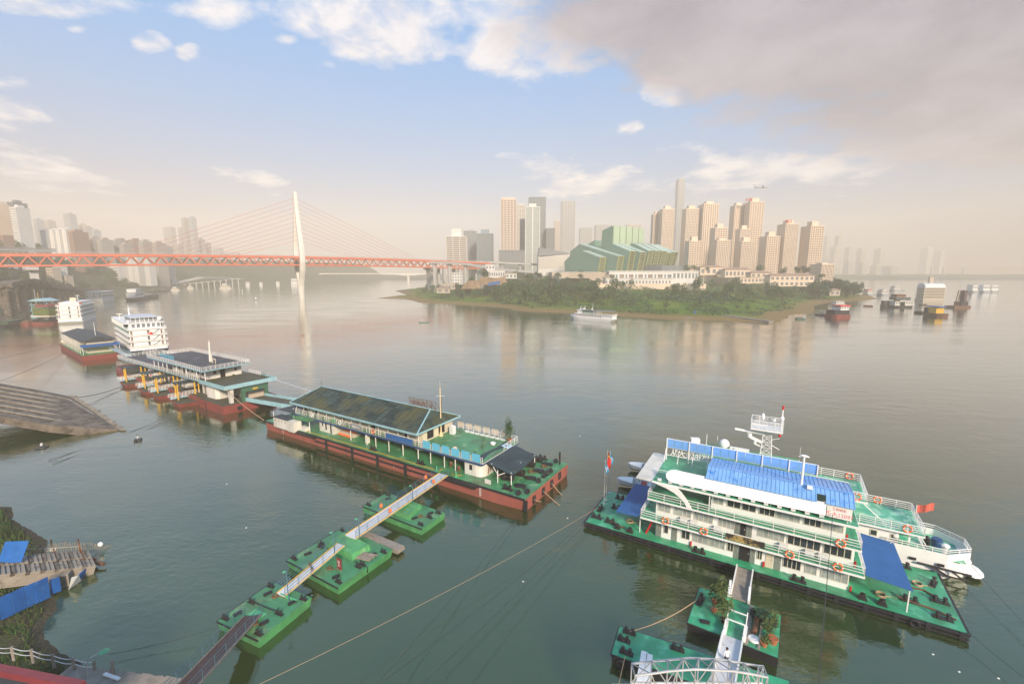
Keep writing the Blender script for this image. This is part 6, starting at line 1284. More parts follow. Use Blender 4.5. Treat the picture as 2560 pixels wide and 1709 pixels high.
# ---------------------------------------------------------------- second wharf boat with saw-tooth landing stages
WO_, WR = Vector((-127.19, 142.98, 0)), -0.581
def ww(x, y, z): return Vector((WO_.x+math.cos(WR)*x-math.sin(WR)*y, WO_.y+math.sin(WR)*x+math.cos(WR)*y, z))
w2 = thing('ferry_wharf', 'two storey ferry wharf with a black flat roof, yellow posts and a saw-tooth red hull', 'ship', WO_, WR)
q = MB(); q.prism([(0, .6), (56.5, .6), (57.5, 0), (70, 0), (70.5, 8.3), (69, 13.4), (0, 13.4)], -.5, 2.04, inset=.985); q.build('hull', M['red'], w2)
M['mossdeck'] = mat('mossy_brown_deck', (.075, .07, .045), .8, .35, .5, col2=(.13, .14, .05), amt=.3); M['roofblk'] = mat('wet_black_roof', (.035, .030, .032), .5, .4, .4, col2=(.10, .095, .10), amt=.42, s2=.35, spec=.5)
q = MB(); q.prism([(.2, .8), (56.6, .8), (57.6, .2), (69.8, .2), (70.3, 8.3), (68.8, 13.2), (.2, 13.2)], 2.045, 2.1); q.build('deck', M['mossdeck'], w2)
q = MB(); q.box(60.9, 61.2, -.06, 0, .1, 2.0); q.box(70.3, 70.5, 3.0, 4.0, .6, 1.5); q.build('fender', M['black'], w2)
for cx in (14.0, 28.0, 36.8, 49.6):
    q = MB(); q.add([(cx-7, .7, -.3), (cx+1.5, -3.0, -.3), (cx+4.5, -3.0, -.3), (cx+5.5, .7, -.3), (cx-7, .7, .95), (cx+1.5, -3.4, .95), (cx+5, -3.4, .95), (cx+6, .7, .95)], [(0, 1, 5, 4), (1, 2, 6, 5), (2, 3, 7, 6), (4, 5, 6, 7)]); st_ = q.build('landing_stage', M['red'], w2)
    q = MB(); q.add([(cx-6.6, .7, .97), (cx+1.5, -3.2, .97), (cx+4.8, -3.2, .97), (cx+5.7, .7, .97)], [(0, 1, 2, 3)]); q.build('stage_deck', M['mossdeck'], st_)
    q = MB(); q.beam((cx-1.4, -2.9, 1.35), (cx+.4, 3.0, 1.7), 2.2, .12); q.build('ramp', M['cyan'], w2)
    q = MB(); rail(q, [(cx-.4, -2.9, 1.4), (cx+1.3, 3.0, 1.75)], .95, 4, .8, .03); rail(q, [(cx-2.4, -2.9, 1.4), (cx-.7, 3.0, 1.75)], .95, 4, .8, .03); q.build('railing', M['rail'], w2)
    q = MB(); q.obox((cx-.3, .7, 5.25), 2.6, 5.6, .14, -.1, 0, .12); q.build('canopy', M['tarp'], w2)
    for x, y in ((cx+.5, -1.7), (cx+.9, 3.0), (cx-1.3, -1.5), (cx+2.2, 1.6)): q = MB(); q.cyl((x, y, .9), .17, 4.4, 8); q.build('post', M['yellow'], w2)
    q = MB(); q.box(cx+2.6, cx+6.6, 3.2, 6.8, 2.1, 5.9); cb = q.build('cabin', M['whited'], w2); q = MB(); q.box(cx+4.0, cx+4.7, 3.14, 3.2, 2.3, 4.2); q.build('door', M['redp'] if cx < 30 else M['winwarm'], cb); q = MB(); q.box(cx+5.3, cx+5.9, 3.14, 3.2, 3.1, 4.0); q.build('window', M['dark'], cb)
q = MB(); q.box(6, 68, 6.9, 12, 2.1, 5.9); q.build('inner_wall', M['f_tan'], w2)
q = MB(); q.prism([(57.5, 2.0), (61.4, 2.2), (62.1, 2.9), (62.2, 6.8), (57.5, 6.8)], 2.1, 5.9); q.build('cabin', M['whited'], w2)
for x, y in ((68.3, 2.7), (66.9, 12.0)): q = MB(); q.prism([(x-.6, y-.45), (x+.6, y-.45), (x+.6, y+.45), (x-.6, y+.45)], 2.1, 5.9, inset=.75); q.build('pillar', M['whited'], w2)
mslab(w2, -1, 56, 1.2, 13.4, 5.95, 6.2, 'cyan', 'roofblk'); mslab(w2, 56, 69.3, 1.0, 13.6, 5.9, 6.2, 'cyan', 'mossdeck')
q = MB(); q.box(56, 69.4, .9, 1.02, 5.75, 6.75); q.box(69.3, 69.42, .9, 13.7, 5.75, 6.75); q.box(62, 69.4, 13.6, 13.72, 5.9, 6.6); q.build('parapet', M['cyan'], w2)
q = MB(); rail(q, [(56, 1.15, 6.2), (-.9, 1.15, 6.2), (-.9, 13.3, 6.2), (25, 13.3, 6.2)], 1.0, 3, 1.1, .035); rail(q, [(56, 13.5, 6.2), (62, 13.5, 6.2)], 1.0, 4, 1.0, .03); q.build('railing', M['rail'], w2)
q = MB(); q.box(35, 55.9, 3.1, 11.6, 6.22, 9.0); q.build('wall', M['whited'], w2)
for x in (36.5, 39.2, 42, 44.5, 47, 50.4, 53): q = MB(); q.box(x, x+.9, 3.04, 3.1, 7.1 if x % 2 else 6.3, 8.3); q.build('window', M['dark'], w2)
for y in (4.6, 9.8): q = MB(); q.box(55.9, 55.97, y, y+.6, 7.4, 8.1); q.build('window', M['dark'], w2)
q = MB(); q.box(55.86, 55.99, 6.2, 7.4, 6.22, 8.8); q.build('doorway', M['dark'], w2)
for x in (26, 29, 32): q = MB(); q.cyl((x, 1.9, 6.2), .09, 2.9, 7); q.build('column', M['rail'], w2)
for x in (36, 42, 48, 54, 58.6): q = MB(); q.cyl((x, 1.5, 6.2), .09, 2.9, 7); q.build('column', M['rail'], w2)
q = MB(); q.prism([(24.2, .9), (59.4, .5), (58.3, 12.8), (24.0, 12.6)], 9.02, 9.26); q.build('roof_slab', M['cyan'], w2); q = MB(); q.prism([(24.5, 1.1), (59.1, .8), (58.0, 12.6), (24.3, 12.4)], 9.262, 9.3); q.build('roof_surface', M['roofblk'], w2)
q = MB(); rail(q, [(24.2, .9, 9.26), (59.4, .5, 9.26), (58.3, 12.8, 9.26), (24.0, 12.6, 9.26), (24.2, .9, 9.26)], 1.0, 4, 1.1, .032); q.build('railing', M['rail'], w2)
ms = thing('signal_mast', 'white tapering signal mast on the black roof of the ferry wharf', 'mast', ww(47.6, 7.8, 9.3), WR); q = MB(); q.cyl((0, 0, 0), .5, 5.6, 6, .2); q.build('pole', M['whited'], ms); q = MB(); q.beam((-1.1, 0, 4.6), (.5, 0, 4.6), .09); q.cyl((0, 0, 5.6), .05, .4, 6); q.build('crossbar', M['rail'], ms)
q = MB(); [q.ell((.55, 0, 2.4+i*.4), .09, .09, .12, 6, 4) for i in range(7)]; q.build('lamp_string', M['black'], ms)
q = MB(); q.beam((50.4, 7.0, 9.3), (50.4, 7.0, 10.5), .12); q.beam((52.0, 7.0, 9.3), (52.0, 7.0, 10.5), .12); q.beam((50.4, 7, 10.5), (52, 7, 10.5), .3, .25); q.build('roof_frame', M['cream'], w2)
HG = 'blue metal hoops on the wharf roof'
hp_ = None
for i in range(8):
    if hp_ is None: q = MB(); q.tube([(0, 0, 0), (0, 0, 1.1), (.6, 0, 1.3), (.75, 0, 1.1), (.75, 0, 0)], .06, 6); hp_ = q.build('blue_hoop', M['cyanp'], w2, (29+i*1.15, 2.6, 9.3))
    else: k = hp_.copy(); COL.objects.link(k); k.location = (29+i*1.15, 2.6, 9.3)
for i in range(7): q = MB(); q.tube([(44+i*1.9, 13.0, 9.3), (44+i*1.9, 13.0, 11.2), (44.6+i*1.9, 13.0, 11.2), (44.6+i*1.9, 13.0, 9.3)], .04, 5); q.build('roof_hoop', M['steel'], w2)
for i, (x, y, s) in enumerate(((58.5, 3.4, .6), (61, 2.3, .5), (64.5, 12.4, .9), (66.2, 12.0, .8), (60, 3.0, .5), (57.2, 9, .5))):
    q = MB(); crown_mesh(q, s*1.3, s, 90, .16, (0, 0, s*.5), 5, rnd); q.build('deck_weed', [M['leafb'], M['leafd']], w2, (x, y, 6.2))
gt = thing('ramp_gate', 'dark green steel gate frame over the end of the pale blue ramp', 'gate', ww(0, 0, 0), WR); q = MB()
for y in (4.8, 10.4): q.box(69.6, 70.3, y-.4, y+.4, 2.1, 4.6)
q.box(69.6, 70.3, 4.4, 10.8, 4.6, 5.5); q.build('frame', mat('dark_green_steel', (.05, .13, .075), .6, .2), gt); q = MB(); q.box(70.3, 70.34, 7.0, 8.2, 4.85, 5.25); q.build('plate', M['yellow'], gt)
rA, rB = ww(70.2, 7.6, 2.45), rw(4.6, 9.4, 3.1)
rg = gang('vehicle_ramp', 'pale blue ramp with a brown deck joining the two red hulled wharf boats', rA, rB, 4.6, 'mossdeck', thick=.2)
d_ = (rB-rA); s_ = Vector((d_.y, -d_.x, 0)).normalized(); q = MB()
for k_ in (-1, 1):
    q.beam(s_*k_*2.4+Vector((0, 0, .25)), d_+s_*k_*2.4+Vector((0, 0, .25)), .16, 1.0)
    for i in range(26): p = d_*(i/25)+s_*k_*2.5+Vector((0, 0, .25)); q.beam(p-Vector((0, 0, .45)), p+Vector((0, 0, .45)), .1)
q.build('side_plate', M['cyan'], rg)
q = MB(); a_, b_ = ww(69.0, 13.4, 5.8), rw(7, 13.0, 4.5); q.beam(a_, b_, .5, .25); tag(q.build('mooring_boom', M['steel']), 'grey steel boom slanting from the ferry wharf to the red wharf boat', 'boom')
# ---------------------------------------------------------------- dark roofed wharf boat
FO, FRr = Vector((-200.16, 198.98, 0)), -0.66987
def fw_(x, y, z): return Vector((FO.x+math.cos(FRr)*x-math.sin(FRr)*y, FO.y+math.sin(FRr)*x+math.cos(FRr)*y, z))
f4 = thing('boat_house', 'red wharf boat with a black gabled roof and a blue awning', 'ship', FO, FRr)
q = MB(); q.prism([(-2, 1), (0, 0), (46.8, 0), (46.8, 12.5), (0, 12.5), (-2, 11)], -.4, 2.0, inset=.98); q.build('hull', M['red'], f4); q = MB(); q.box(0, 46.6, .2, 12.3, 2.005, 2.06); q.build('deck', M['greenw'], f4)
q = MB(); q.box(2, 41, 2.6, 10.8, 2.08, 7.0); q.build('wall', M['cream'], f4)
q = MB(); q.add([(0, .7, 6.9), (42.5, .7, 6.9), (42.5, 12.1, 6.9), (0, 12.1, 6.9), (0, 6.4, 8.5), (42.5, 6.4, 8.5)], [(0, 1, 5, 4), (2, 3, 4, 5), (3, 0, 4), (1, 2, 5), (0, 3, 2, 1)]); q.build('roof', M['roofd'], f4)
for i in range(13): q = MB(); q.cyl((1.5+i*3.1, 1.0, 2.0), .12, 4.9, 7); q.build('column', M['whited'], f4)
for i in range(9): q = MB(); q.box(4+i*4, 5.6+i*4, 2.54, 2.62, 3.0, 4.4); q.build('window', M['winband'], f4)
q = MB(); rail(q, [(0, .9, 4.5), (42, .9, 4.5)], .9, 2, 1.5, .04); q.box(0, 42, .8, 2.6, 4.3, 4.45); q.build('gallery', M['whited'], f4)
corrugated(f4, 41.2, 44.6, .6, 12.4, lambda x, y: 5.6-.22*(x-41.2), M['blue'], 'awning', 12, 'y')
q = MB(); q.cyl((44, 1, 2.0), .1, 3.1, 7); q.cyl((44, 12, 2.0), .1, 3.1, 7); q.build('awning_post', M['rail'], f4); q = MB(); q.cyl((36.5, 6.4, 8.3), .12, 5.5, 7, .06); q.build('mast', M['rail'], f4)
for i in range(4): q = MB(); q.ell((-.5+i*1.1, 1.0+i*.3, 2.9), .8, .6, .7, 8, 6); q.build('bundle', M['cream'], f4)
bw = thing('low_barge', 'low dark red barge with a small boat on deck between two wharf boats', 'barge', ww(-9.5, 2.5, 0), WR+.12)
q = MB(); q.prism([(-8, 4), (0, 0), (11, -1.5), (14, 1), (14, 7), (-8, 8)], -.4, 1.1, inset=.96); q.build('hull', M['red'], bw); q = MB(); q.box(-5, 12.5, 2.5, 6.5, 1.1, 1.16); q.build('deck', M['mossdeck'], bw); q = MB(); q.ell((3, 2.2, 1.2), 4.2, 1.1, .5, 12, 6); q.build('tender', M['blk'], bw)
gw2 = gang('link_gangway', 'grey gangway with mesh sides between the dark roofed boat and the ferry wharf', fw_(46.0, 9.5, 3.6), ww(1.0, 6.5, 4.2), 1.8, 'steel', rl=True, rm='cyan', posts=1.2)
# ---------------------------------------------------------------- cruise ships
def cruiser(label, O_, rot, Wd, L, lv, name='cruise_ship', blue=False, top=True, group=None, det=True):
    t = thing(name, label, 'ship', (O_[0], O_[1], 0), rot, group)
    hull = [(0, 0), (Wd, 0), (Wd, L*.72), (Wd*.78, L*.92), (Wd*.5, L), (Wd*.22, L*.92), (0, L*.72)]
    q = MB(); q.prism(hull, -.4, lv[0], inset=.93); q.build('hull', M['blue'] if blue else M['white'], t)
    def shr(p, k): return [(Wd/2+(a-Wd/2)*(1-k/Wd*2), k*.6+b*(1-k*1.2/L)) for a, b in p]
    for i in range(len(lv)-1):
        z0, z1 = lv[i], lv[i+1]; q = MB(); q.prism(shr(hull, .9 if i else .5), z0, z1-.2); q.build('wall', M['white'], t)
        q = MB(); q.prism(hull if i == 0 else shr(hull, .05*i), z1-.28, z1+.05); dk_ = q.build('deck_slab', M['white'], t)
        q = MB(); pp_ = shr(hull, .15); rail(q, [(*pp_[0], z1+.05), (*pp_[1], z1+.05)], .8, 3, 1.3, .035); rail(q, [(*pp_[0], z1+.05), (*pp_[6], z1+.05)], .8, 2, 2.4, .035); rail(q, [(*pp_[1], z1+.05), (*pp_[2], z1+.05)], .8, 2, 2.4, .035); q.build('railing', M['rail'], t)
        # side windows
        wn = None; nw = int(L*.66/2.3) if det else 12
        for k in range(nw):
            y = 2.6+(L*.68)*k/nw
            if wn is None: m_ = MB(); m_.box(-.06, .08, 0, 1.25, 0, (z1-z0)*.48); wn = m_.build('window', M['winband'] if i < 3 else M['teal'], t, (.82, y, z0+(z1-z0)*.32))
            else: c = wn.copy(); COL.objects.link(c); c.location = (.82, y, z0+(z1-z0)*.32)
            if (not det) or True: c = wn.copy(); COL.objects.link(c); c.location = (Wd-.84, y, z0+(z1-z0)*.32)
        for x, w_, m_ in ((Wd*.52, .7, 'dark'), (Wd*.06+.7, .6, 'rust'), (Wd*.9-.6, .6, 'rust')):
            q = MB(); y0 = .5; q.box(x-w_/2, x+w_/2, y0-.02, y0+.1, z0+.15, z0+(z1-z0)*.72); q.build('doorway', M[m_], t)
        if i and det: q = MB(); q.beam((Wd*.62, .4, z0+.2), (Wd*.8, .4, z1-.4), .35, .1); q.build('stair', M['bluetrim'], t)
    return t, shr, hull
C1O, C1R = (-157.51, 184.4), .8145
def cw(x, y, z): return Vector((C1O[0]+math.cos(C1R)*x-math.sin(C1R)*y, C1O[1]+math.sin(C1R)*x+math.cos(C1R)*y, z))
c1, shr, hull = cruiser('large white cruise ship with a blue stern, moored behind the black roofed boat', C1O, C1R, 13.5, 56, [1.2, 2.8, 5.1, 7.5, 10.0], blue=True)
q = MB(); q.box(1.4, 12.2, 4.5, 44, 10.05, 12.1); q.build('upper_saloon', M['white'], c1); q = MB(); q.box(.3, 13.2, 9, 46, 10.05, 12.0); q.build('glazed_gallery', M['teal'], c1)
for i in range(15): q = MB(); q.box(.1, .34, 9+i*2.6, 9.5+i*2.6, 10.05, 12.1); q.build('gallery_post', M['white'], c1)
for i in range(6): q = MB(); q.box(2.3+i*1.7, 3.4+i*1.7, 4.42, 4.52, 10.3, 11.8); q.build('window', M['winband'], c1)
q = MB(); q.box(0, 13.5, 4.0, 47, 12.1, 12.35); q.build('sun_deck', M['white'], c1)
q = MB(); q.box(2.6, 11.5, 7, 24, 12.35, 14.3); q.build('lounge', M['winband'], c1); q = MB(); q.box(2.2, 11.9, 6.2, 26, 14.3, 14.55); q.build('lounge_roof', mat('grey_roof_paint', (.55, .57, .6), .5, .06), c1)
for i in range(7): q = MB(); q.box(2.5+i*1.5, 2.7+i*1.5, 6.9, 7.05, 12.35, 14.3); q.build('mullion', M['white'], c1)
q = MB(); rail(q, [(2, 4.3, 12.35), (12, 4.3, 12.35)], .9, 3, 1, .035); q.build('railing', M['rail'], c1)
q = MB(); q.ell((12.3, 6.5, 13.6), .9, .9, .95, 12, 8); q.ell((1.6, 6.0, 13.0), .65, .65, .7, 10, 7); q.build('radome', M['tile'], c1, smooth=True)
q = MB(); q.cyl((4.5, 26, 14.5), .35, 4.0, 8, .1); q.beam((3.2, 26, 17.2), (5.8, 26, 17.2), .14); q.beam((3.7, 26, 16.2), (5.3, 26, 16.2), .12); q.build('mast', M['white'], c1); q = MB(); q.cyl((1.5, 30, 12.4), .15, 2.4, 8); q.beam((.4, 30, 14.7), (2.6, 30, 14.7), .25); q.build('radar', M['white'], c1)
for x, s in ((.9, 1), (13.0, 1)): q = MB(); q.ell((x, 9.5, 11.2 if x < 2 else 12.6), .8, 2.2, .65, 10, 6); q.build('lifeboat', M['blk'] if x < 2 else M['rust'], c1)
for k in range(2): q = MB(); q.tube([(12.6+k*.0, 7.6+k*1.6, 12.3), (13.6, 7.8+k*1.6, 13.4), (13.2, 8.0+k*1.6, 14.3)], .35, 8, 0, .12); q.build('funnel_fin', M['white'], c1)
q = MB(); q.add([(6.7, .2, 8.6), (8.3, -.1, 8.5), (8.4, -.1, 7.5), (6.7, .2, 7.6)], [(0, 1, 2, 3)]); q.build('flag', M['redp'], c1)
text_mesh('长江黄金号', 1.0, M['tile'], c1, (6.8, .36, .15), (math.pi/2, 0, 0), 'lettering', .02)
C2O = (-292.65, 291.27)
c2, s_, h_ = cruiser('white cruise ship moored in front of the elevated road, its flat stern facing the camera', C2O, .5265, 12.6, 44, [1.5, 3.7, 6.2, 9.0, 11.7], det=False)
q = MB(); q.box(1.5, 11, 3, 30, 11.75, 13.6); q.build('upper_saloon', M['white'], c2); q = MB(); q.box(1.0, 11.4, 2.4, 31, 13.6, 13.85); q.build('sun_deck', M['white'], c2); q = MB(); q.box(4.6, 7.6, 12, 18, 13.85, 16.2); q.build('wheelhouse', M['cream'], c2)
q = MB(); q.cyl((8, 15, 13.8), .2, 5, 6, .08); q.beam((6.8, 15, 17.4), (9.2, 15, 17.4), .15); q.build('mast', M['white'], c2)
for x in (1.2, 11.4): q = MB(); q.ell((x, 5, 12.9), .8, 1.8, .7, 8, 6); q.build('lifeboat', M['orange'], c2)
q = MB(); q.tube([(2, 1.0, 11.8), (4, 1.0, 13.2), (6, 1.0, 13.6), (9, 1.0, 13.3), (11, 1.0, 11.8)], .25, 6); q.build('arch', M['white'], c2)
c3p = PX(215, 757, 0)
c3, s_, h_ = cruiser('smaller white ship half hidden behind the flat sterned cruise ship', (c3p.x, c3p.y), .3, 15, 34, [2.5, 5.5, 8.5, 11.5], det=False)
# ---------------------------------------------------------------- moored craft at the left edge
def barge(name, label, a, b, w, h, m='red', cabin=None, group=None, cat='barge', extra=None):
    A_, B_ = Vector(a), Vector(b); rot = math.atan2(B_.y-A_.y, B_.x-A_.x); L = (B_-A_).length
    t = thing(name, label, cat, (A_.x, A_.y, 0), rot, group); q = MB(); q.prism([(0, -w*.25), (L*.12, -w/2), (L*.88, -w/2), (L, -w*.2), (L, w*.2), (L*.88, w/2), (L*.12, w/2), (0, w*.25)], -.3, h, inset=.93); q.build('hull', M[m], t)
    q = MB(); q.box(L*.1, L*.9, -w*.42, w*.42, h, h+.08); q.build('deck', M['mossdeck'], t)
    for (x0, x1, z0, z1, mm, nm) in (cabin or []):
        q = MB(); q.box(L*x0, L*x1, -w*.34, w*.34, h+z0, h+z1); q.build(nm, M[mm], t)
        if nm == 'cabin':
            n_ = max(2, int(L*(x1-x0)/2.2))
            for i in range(n_): q = MB(); x = L*x0+(L*(x1-x0))*(i+.3)/n_; q.box(x, x+L*(x1-x0)/n_*.45, -w*.35-.03, -w*.34, h+z0+(z1-z0)*.4, h+z0+(z1-z0)*.8); q.build('window', M['winband'], t)
            q = MB(); q.box(L*x0-.3, L*x1+.3, -w*.38, w*.38, h+z1, h+z1+.15); q.build('cabin_roof', M['whited'], t)
    return t, L
barge('restaurant_boat', 'yellow railed pleasure boat between the blue roofed hut and the white cruise ship', PX(98, 809), PX(142, 809), 12, 1.6, 'red', [(.0, 1., 0, 2.4, 'dark', 'lower_hall'), (.02, .3, .1, 2.2, 'cream', 'cabin'), (.7, .95, .1, 2.2, 'cream', 'cabin'), (-.05, 1., 3.2, 4.0, 'cream', 'gallery'), (.1, 1., 4.2, 8.5, 'leafb', 'awning'), (.3, 1., 9.5, 11, 'red', 'roof')], cat='boat')
gh = thing('boat_hut', 'floating hut with a pale blue gabled roof beside the tall concrete columns', 'boat', PX(78, 791)); 
q = MB(); q.box(0, 13, 0, 9, -.3, 1.4); q.build('hull', M['cyanp'], gh); q = MB(); q.box(.5, 12.5, 1, 8.5, 1.4, 9); q.build('wall', M['f_green'], gh); q = MB(); q.add([(-1, -1, 11.5), (14, -1, 11.5), (14, 10, 11.5), (-1, 10, 11.5), (6.5, -1, 13.6), (6.5, 10, 13.6)], [(0, 4, 5, 3), (1, 2, 5, 4), (0, 1, 4), (2, 3, 5), (0, 3, 2, 1)]); q.build('roof', M['cyan'], gh)
q = MB()
for x in (.4, 12.4): q.box(x-.2, x+.2, .8, 1.2, 1.4, 11.5)
q.box(0, 13, -.2, .2, 4.2, 4.8); q.box(0, 13, -.2, .2, 8.3, 8.8); q.build('frame', M['cyan'], gh); q = MB(); q.cyl((6.5, 1, 13), .2, 5, 6); q.build('mast', M['yellow'], gh)
barge('work_barge', 'dark low barge with plants moored furthest out at the left edge of the river', PX(2, 819), PX(60, 806), 7, 1.6, 'black', [(.1, .8, 0, 1.4, 'leafd', 'cargo')])
barge('work_barge', 'dark red low barge behind the plant covered one', PX(55, 812), PX(98, 808), 7, 1.5, 'red', [(.2, .7, 0, 1.0, 'rust', 'cargo')])
barge('flat_boat', 'thin dark flat boat in front of the concrete columns', PX(36, 789), PX(78, 788), 4, .8, 'black')
barge('sand_barge', 'grey motor barge with a white stern cabin under way below the bridge', PX(322, 752), PX(391, 742), 13, 3.0, 'black', [(.08, .38, 0, 5.5, 'white', 'cabin'), (.12, .34, 6.0, 10.0, 'white', 'cabin'), (.45, .92, 0, 1.6, 'wood', 'sand_load')])
for i, (x0, x1, y_, s, lb) in enumerate([(368, 398, 731, 1, 'low dark boat beyond the motor barge'), (398, 425, 728, 1, 'dark boat cluster left of the white tug'), (427, 450, 726, 2, 'cream boat with a funnel beyond the bridge, closest to the shore'), (467, 485, 721, 2, 'tall cream passenger boat in haze left of the pylon'), (548, 580, 721, 2, 'pale low passenger boat in haze under the bridge'), (614, 625, 714, 3, 'tiny white boat in haze beside the distant girder bridge'), (648, 657, 713, 3, 'small white square ferry in haze'), (690, 700, 712, 3, 'small white square ferry in haze next to the pylon foot'), (727, 745, 711, 3, 'pale boat in haze just left of the pylon base')]):
    A_, B_ = PX(x0, y_), PX(x1, y_); L_ = (B_-A_).length
    cab = [(.3, .6, 0, 2, 'dark', 'cabin')] if s == 1 else ([(.15, .85, 0, L_*.16, 'cream', 'cabin'), (.3, .6, L_*.18, L_*.30, 'white', 'cabin')] if s == 2 else [(.1, .9, 0, L_*.7, 'white', 'cabin')])
    barge('distant_boat', lb, A_, B_, L_*.25, L_*.06+.5, 'black' if s == 1 else 'whited', cab, 'boats in the haze beyond the bridge', 'boat')
for (x, y, lb) in ((640, 750, 'white channel buoy left of the pylon base'), (606, 729, 'small far channel buoy beyond the bridge')):
    t_ = thing('channel_buoy', lb, 'buoy', PX(x, y), 0, 'channel buoys'); q = MB(); q.cyl((0, 0, -.3), 1.3, 1.0, 12, 1.1); q.build('float', M['black'], t_); q = MB(); q.cyl((0, 0, .7), .9, 3.0, 10, .2); q.build('tower', M['white'], t_)
def rowboat(P_, rot, label, L=4.0, fig=True, col='gside', shirt='shirt', sc=1.0, name='small_boat'):
    t = thing(name, label, 'boat', P_, rot); q = MB(); n = 8
    for i in range(n+1):
        f = i/n; w = .62*math.sin(math.pi*(.12+.76*f)); x = -L/2+L*f; e = .28*(2*f-1)**2; q.v += [(x, -w*.6, -.1), (x, -w, .38+e), (x, w, .38+e), (x, w*.6, -.1)]
    for i in range(n):
        a = i*4
        for u_, v_ in ((0, 1), (2, 3), (3, 0)): q.f.append((a+u_, a+v_, a+4+v_, a+4+u_)); q.m.append(0)
    q.f += [(0, 3, 2, 1), (n*4, n*4+1, n*4+2, n*4+3)]; q.m += [0, 0]; q.build('hull', M[col], t); t.scale = (sc,)*3; return t
rowboat(DS(973, 740), .25, 'small green rowing boat with a person in white in mid river', 7, col='teal')
person(DS(972, 739, .1)+Vector((-1, 0, 0)), 1.8, 'person in white sitting in the small green boat in mid river', 'shirt', 'shirt', 'sit', 1.5)
for P_, lb, lb2, sh, r_ in ((PX(106, 1119), 'black float tube with a fisherman near the concrete ramp', 'fisherman in white sitting on the float tube near the concrete ramp', 'shirt', .4), (PX(345, 1101), 'black float tube with a fisherman crossing the mooring lines', 'fisherman in grey leaning over the float tube on the mooring lines', 'steel', 2.2)):
    q = MB(); q.tube([(-.9, -.45, .12), (.7, -.45, .12)], .2, 8); q.tube([(-.9, .45, .12), (.7, .45, .12)], .2, 8); q.box(-.5, .4, -.4, .4, .16, .24); tag(q.build('float_tube', M['black'], None, P_, r_), lb, 'float', 'float tubes of the fishermen'); person(P_+Vector((0, 0, -.5)), r_+1.2, lb2, sh, 'cloth', 'sit', 1.0)
# ---------------------------------------------------------------- craft right of the headland and the white ferry
def ferry():
    A_, B_ = PX(1424, 797), PX(1524, 806); rot = math.atan2(B_.y-A_.y, B_.x-A_.x); L = (B_-A_).length+2
    t = thing('river_ferry', 'white passenger ferry with a grey canopy off the headland shore', 'boat', (A_.x, A_.y, 0), rot); q = MB(); W_ = 6.5
    q.prism([(-1.5, W_/2), (2.5, .6), (7, 0), (L, 0), (L, W_), (7, W_), (2.5, W_-.6)], -.3, 2.0, inset=.9); q.build('hull', M['white'], t)
    q = MB(); q.prism([(-2.2, W_/2), (1.2, 1.2), (5, .2), (5, W_-.2), (1.2, W_-1.2)], 2.0, 3.0); q.build('bow', M['white'], t)
    q = MB(); q.box(4, L-.4, .5, W_-.5, 2.0, 4.3); q.build('saloon', M['white'], t)
    for i in range(16): q = MB(); q.box(5+i*1.35, 5.6+i*1.35, .42, .52, 2.8, 3.6); q.build('window', M['rust'], t)
    q = MB(); q.box(3.5, L, .1, W_-.1, 4.3, 4.5); q.build('upper_deck', M['white'], t); q = MB(); rail(q, [(10, .2, 4.5), (L-.1, .2, 4.5), (L-.1, W_-.2, 4.5)], .9, 3, 1.2, .06); q.build('railing', M['rail'], t)
    q = MB(); q.box(6, 10, .9, W_-.9, 4.5, 6.8); q.box(5.5, 11.5, .5, W_-.5, 6.8, 7.1); q.build('wheelhouse', M['white'], t); q = MB(); q.box(10.5, 19, 1.0, W_-1.0, 4.5, 6.6); q.build('glazing', M['teal'], t)
    q = MB(); q.box(10.2, L-.5, .2, W_-.2, 7.0, 7.2); q.build('canopy', M['f_dkgrey'], t)
    q = MB()
    for i in range(6): q.box(19.5+i*1.3, 19.7+i*1.3, .3, .5, 4.5, 7.0)
    q.build('canopy_post', M['rail'], t)
    q = MB(); q.beam((7.5, 2, 7.1), (8.6, 2, 9.6), .3); q.beam((10.2, 3, 7.1), (11.2, 3, 9.8), .3); q.ell((10, 3, 7.6), 1.6, 1.2, .5, 10, 6); q.cyl((17.5, 3, 7.2), .14, 5.2, 6, .06); q.ell((16.8, 3, 7.8), .6, .5, .5, 8, 6); q.build('mast', M['white'], t)
ferry()
M['reddeck'] = mat('bright_red_roof', (.62, .06, .05), .5, .08)
barge('tug', 'dark tug with a bright red roof moored off the headland tip', PX(2070, 793), PX(2116, 792), 11, 2.2, 'red', [(.1, .9, 0, 3.2, 'blk', 'deck_cargo'), (.4, .85, 3.2, 5.6, 'white', 'cabin'), (.35, .95, 6.0, 6.8, 'reddeck', 'roof')], cat='boat')
barge('white_launch', 'white low launch directly behind the red roofed tug', PX(2078, 763), PX(2112, 763), 8, 1.4, 'whited', [(.2, .8, 0, 2.6, 'whited', 'cabin')], cat='boat')
barge('work_boat', 'dark boat with a blue awning and yellow cargo right of the headland', PX(2315, 788), PX(2363, 793), 9, 2.4, 'rust', [(.05, .3, 0, 4, 'black', 'cargo'), (.25, .7, 0, 4.2, 'yellow', 'cargo_yellow'), (.1, .8, 4.6, 5.3, 'blue', 'awning')], cat='boat')
barge('lighter', 'black flat lighter lashed to the boat with the blue awning', PX(2288, 782), PX(2315, 784), 7, 1.6, 'black')
barge('house_boat', 'cluttered white and brown house boat between the tug and the floating hotel', PX(2226, 768), PX(2275, 768), 11, 1.8, 'blk', [(.05, .95, 0, 4.0, 'whited', 'cabin'), (.3, .55, -.5, 5.0, 'white', 'cabin'), (.05, .8, 5.2, 8.0, 'tarp', 'cabin'), (.1, .55, 8.2, 10.5, 'rust', 'roof')], cat='boat')
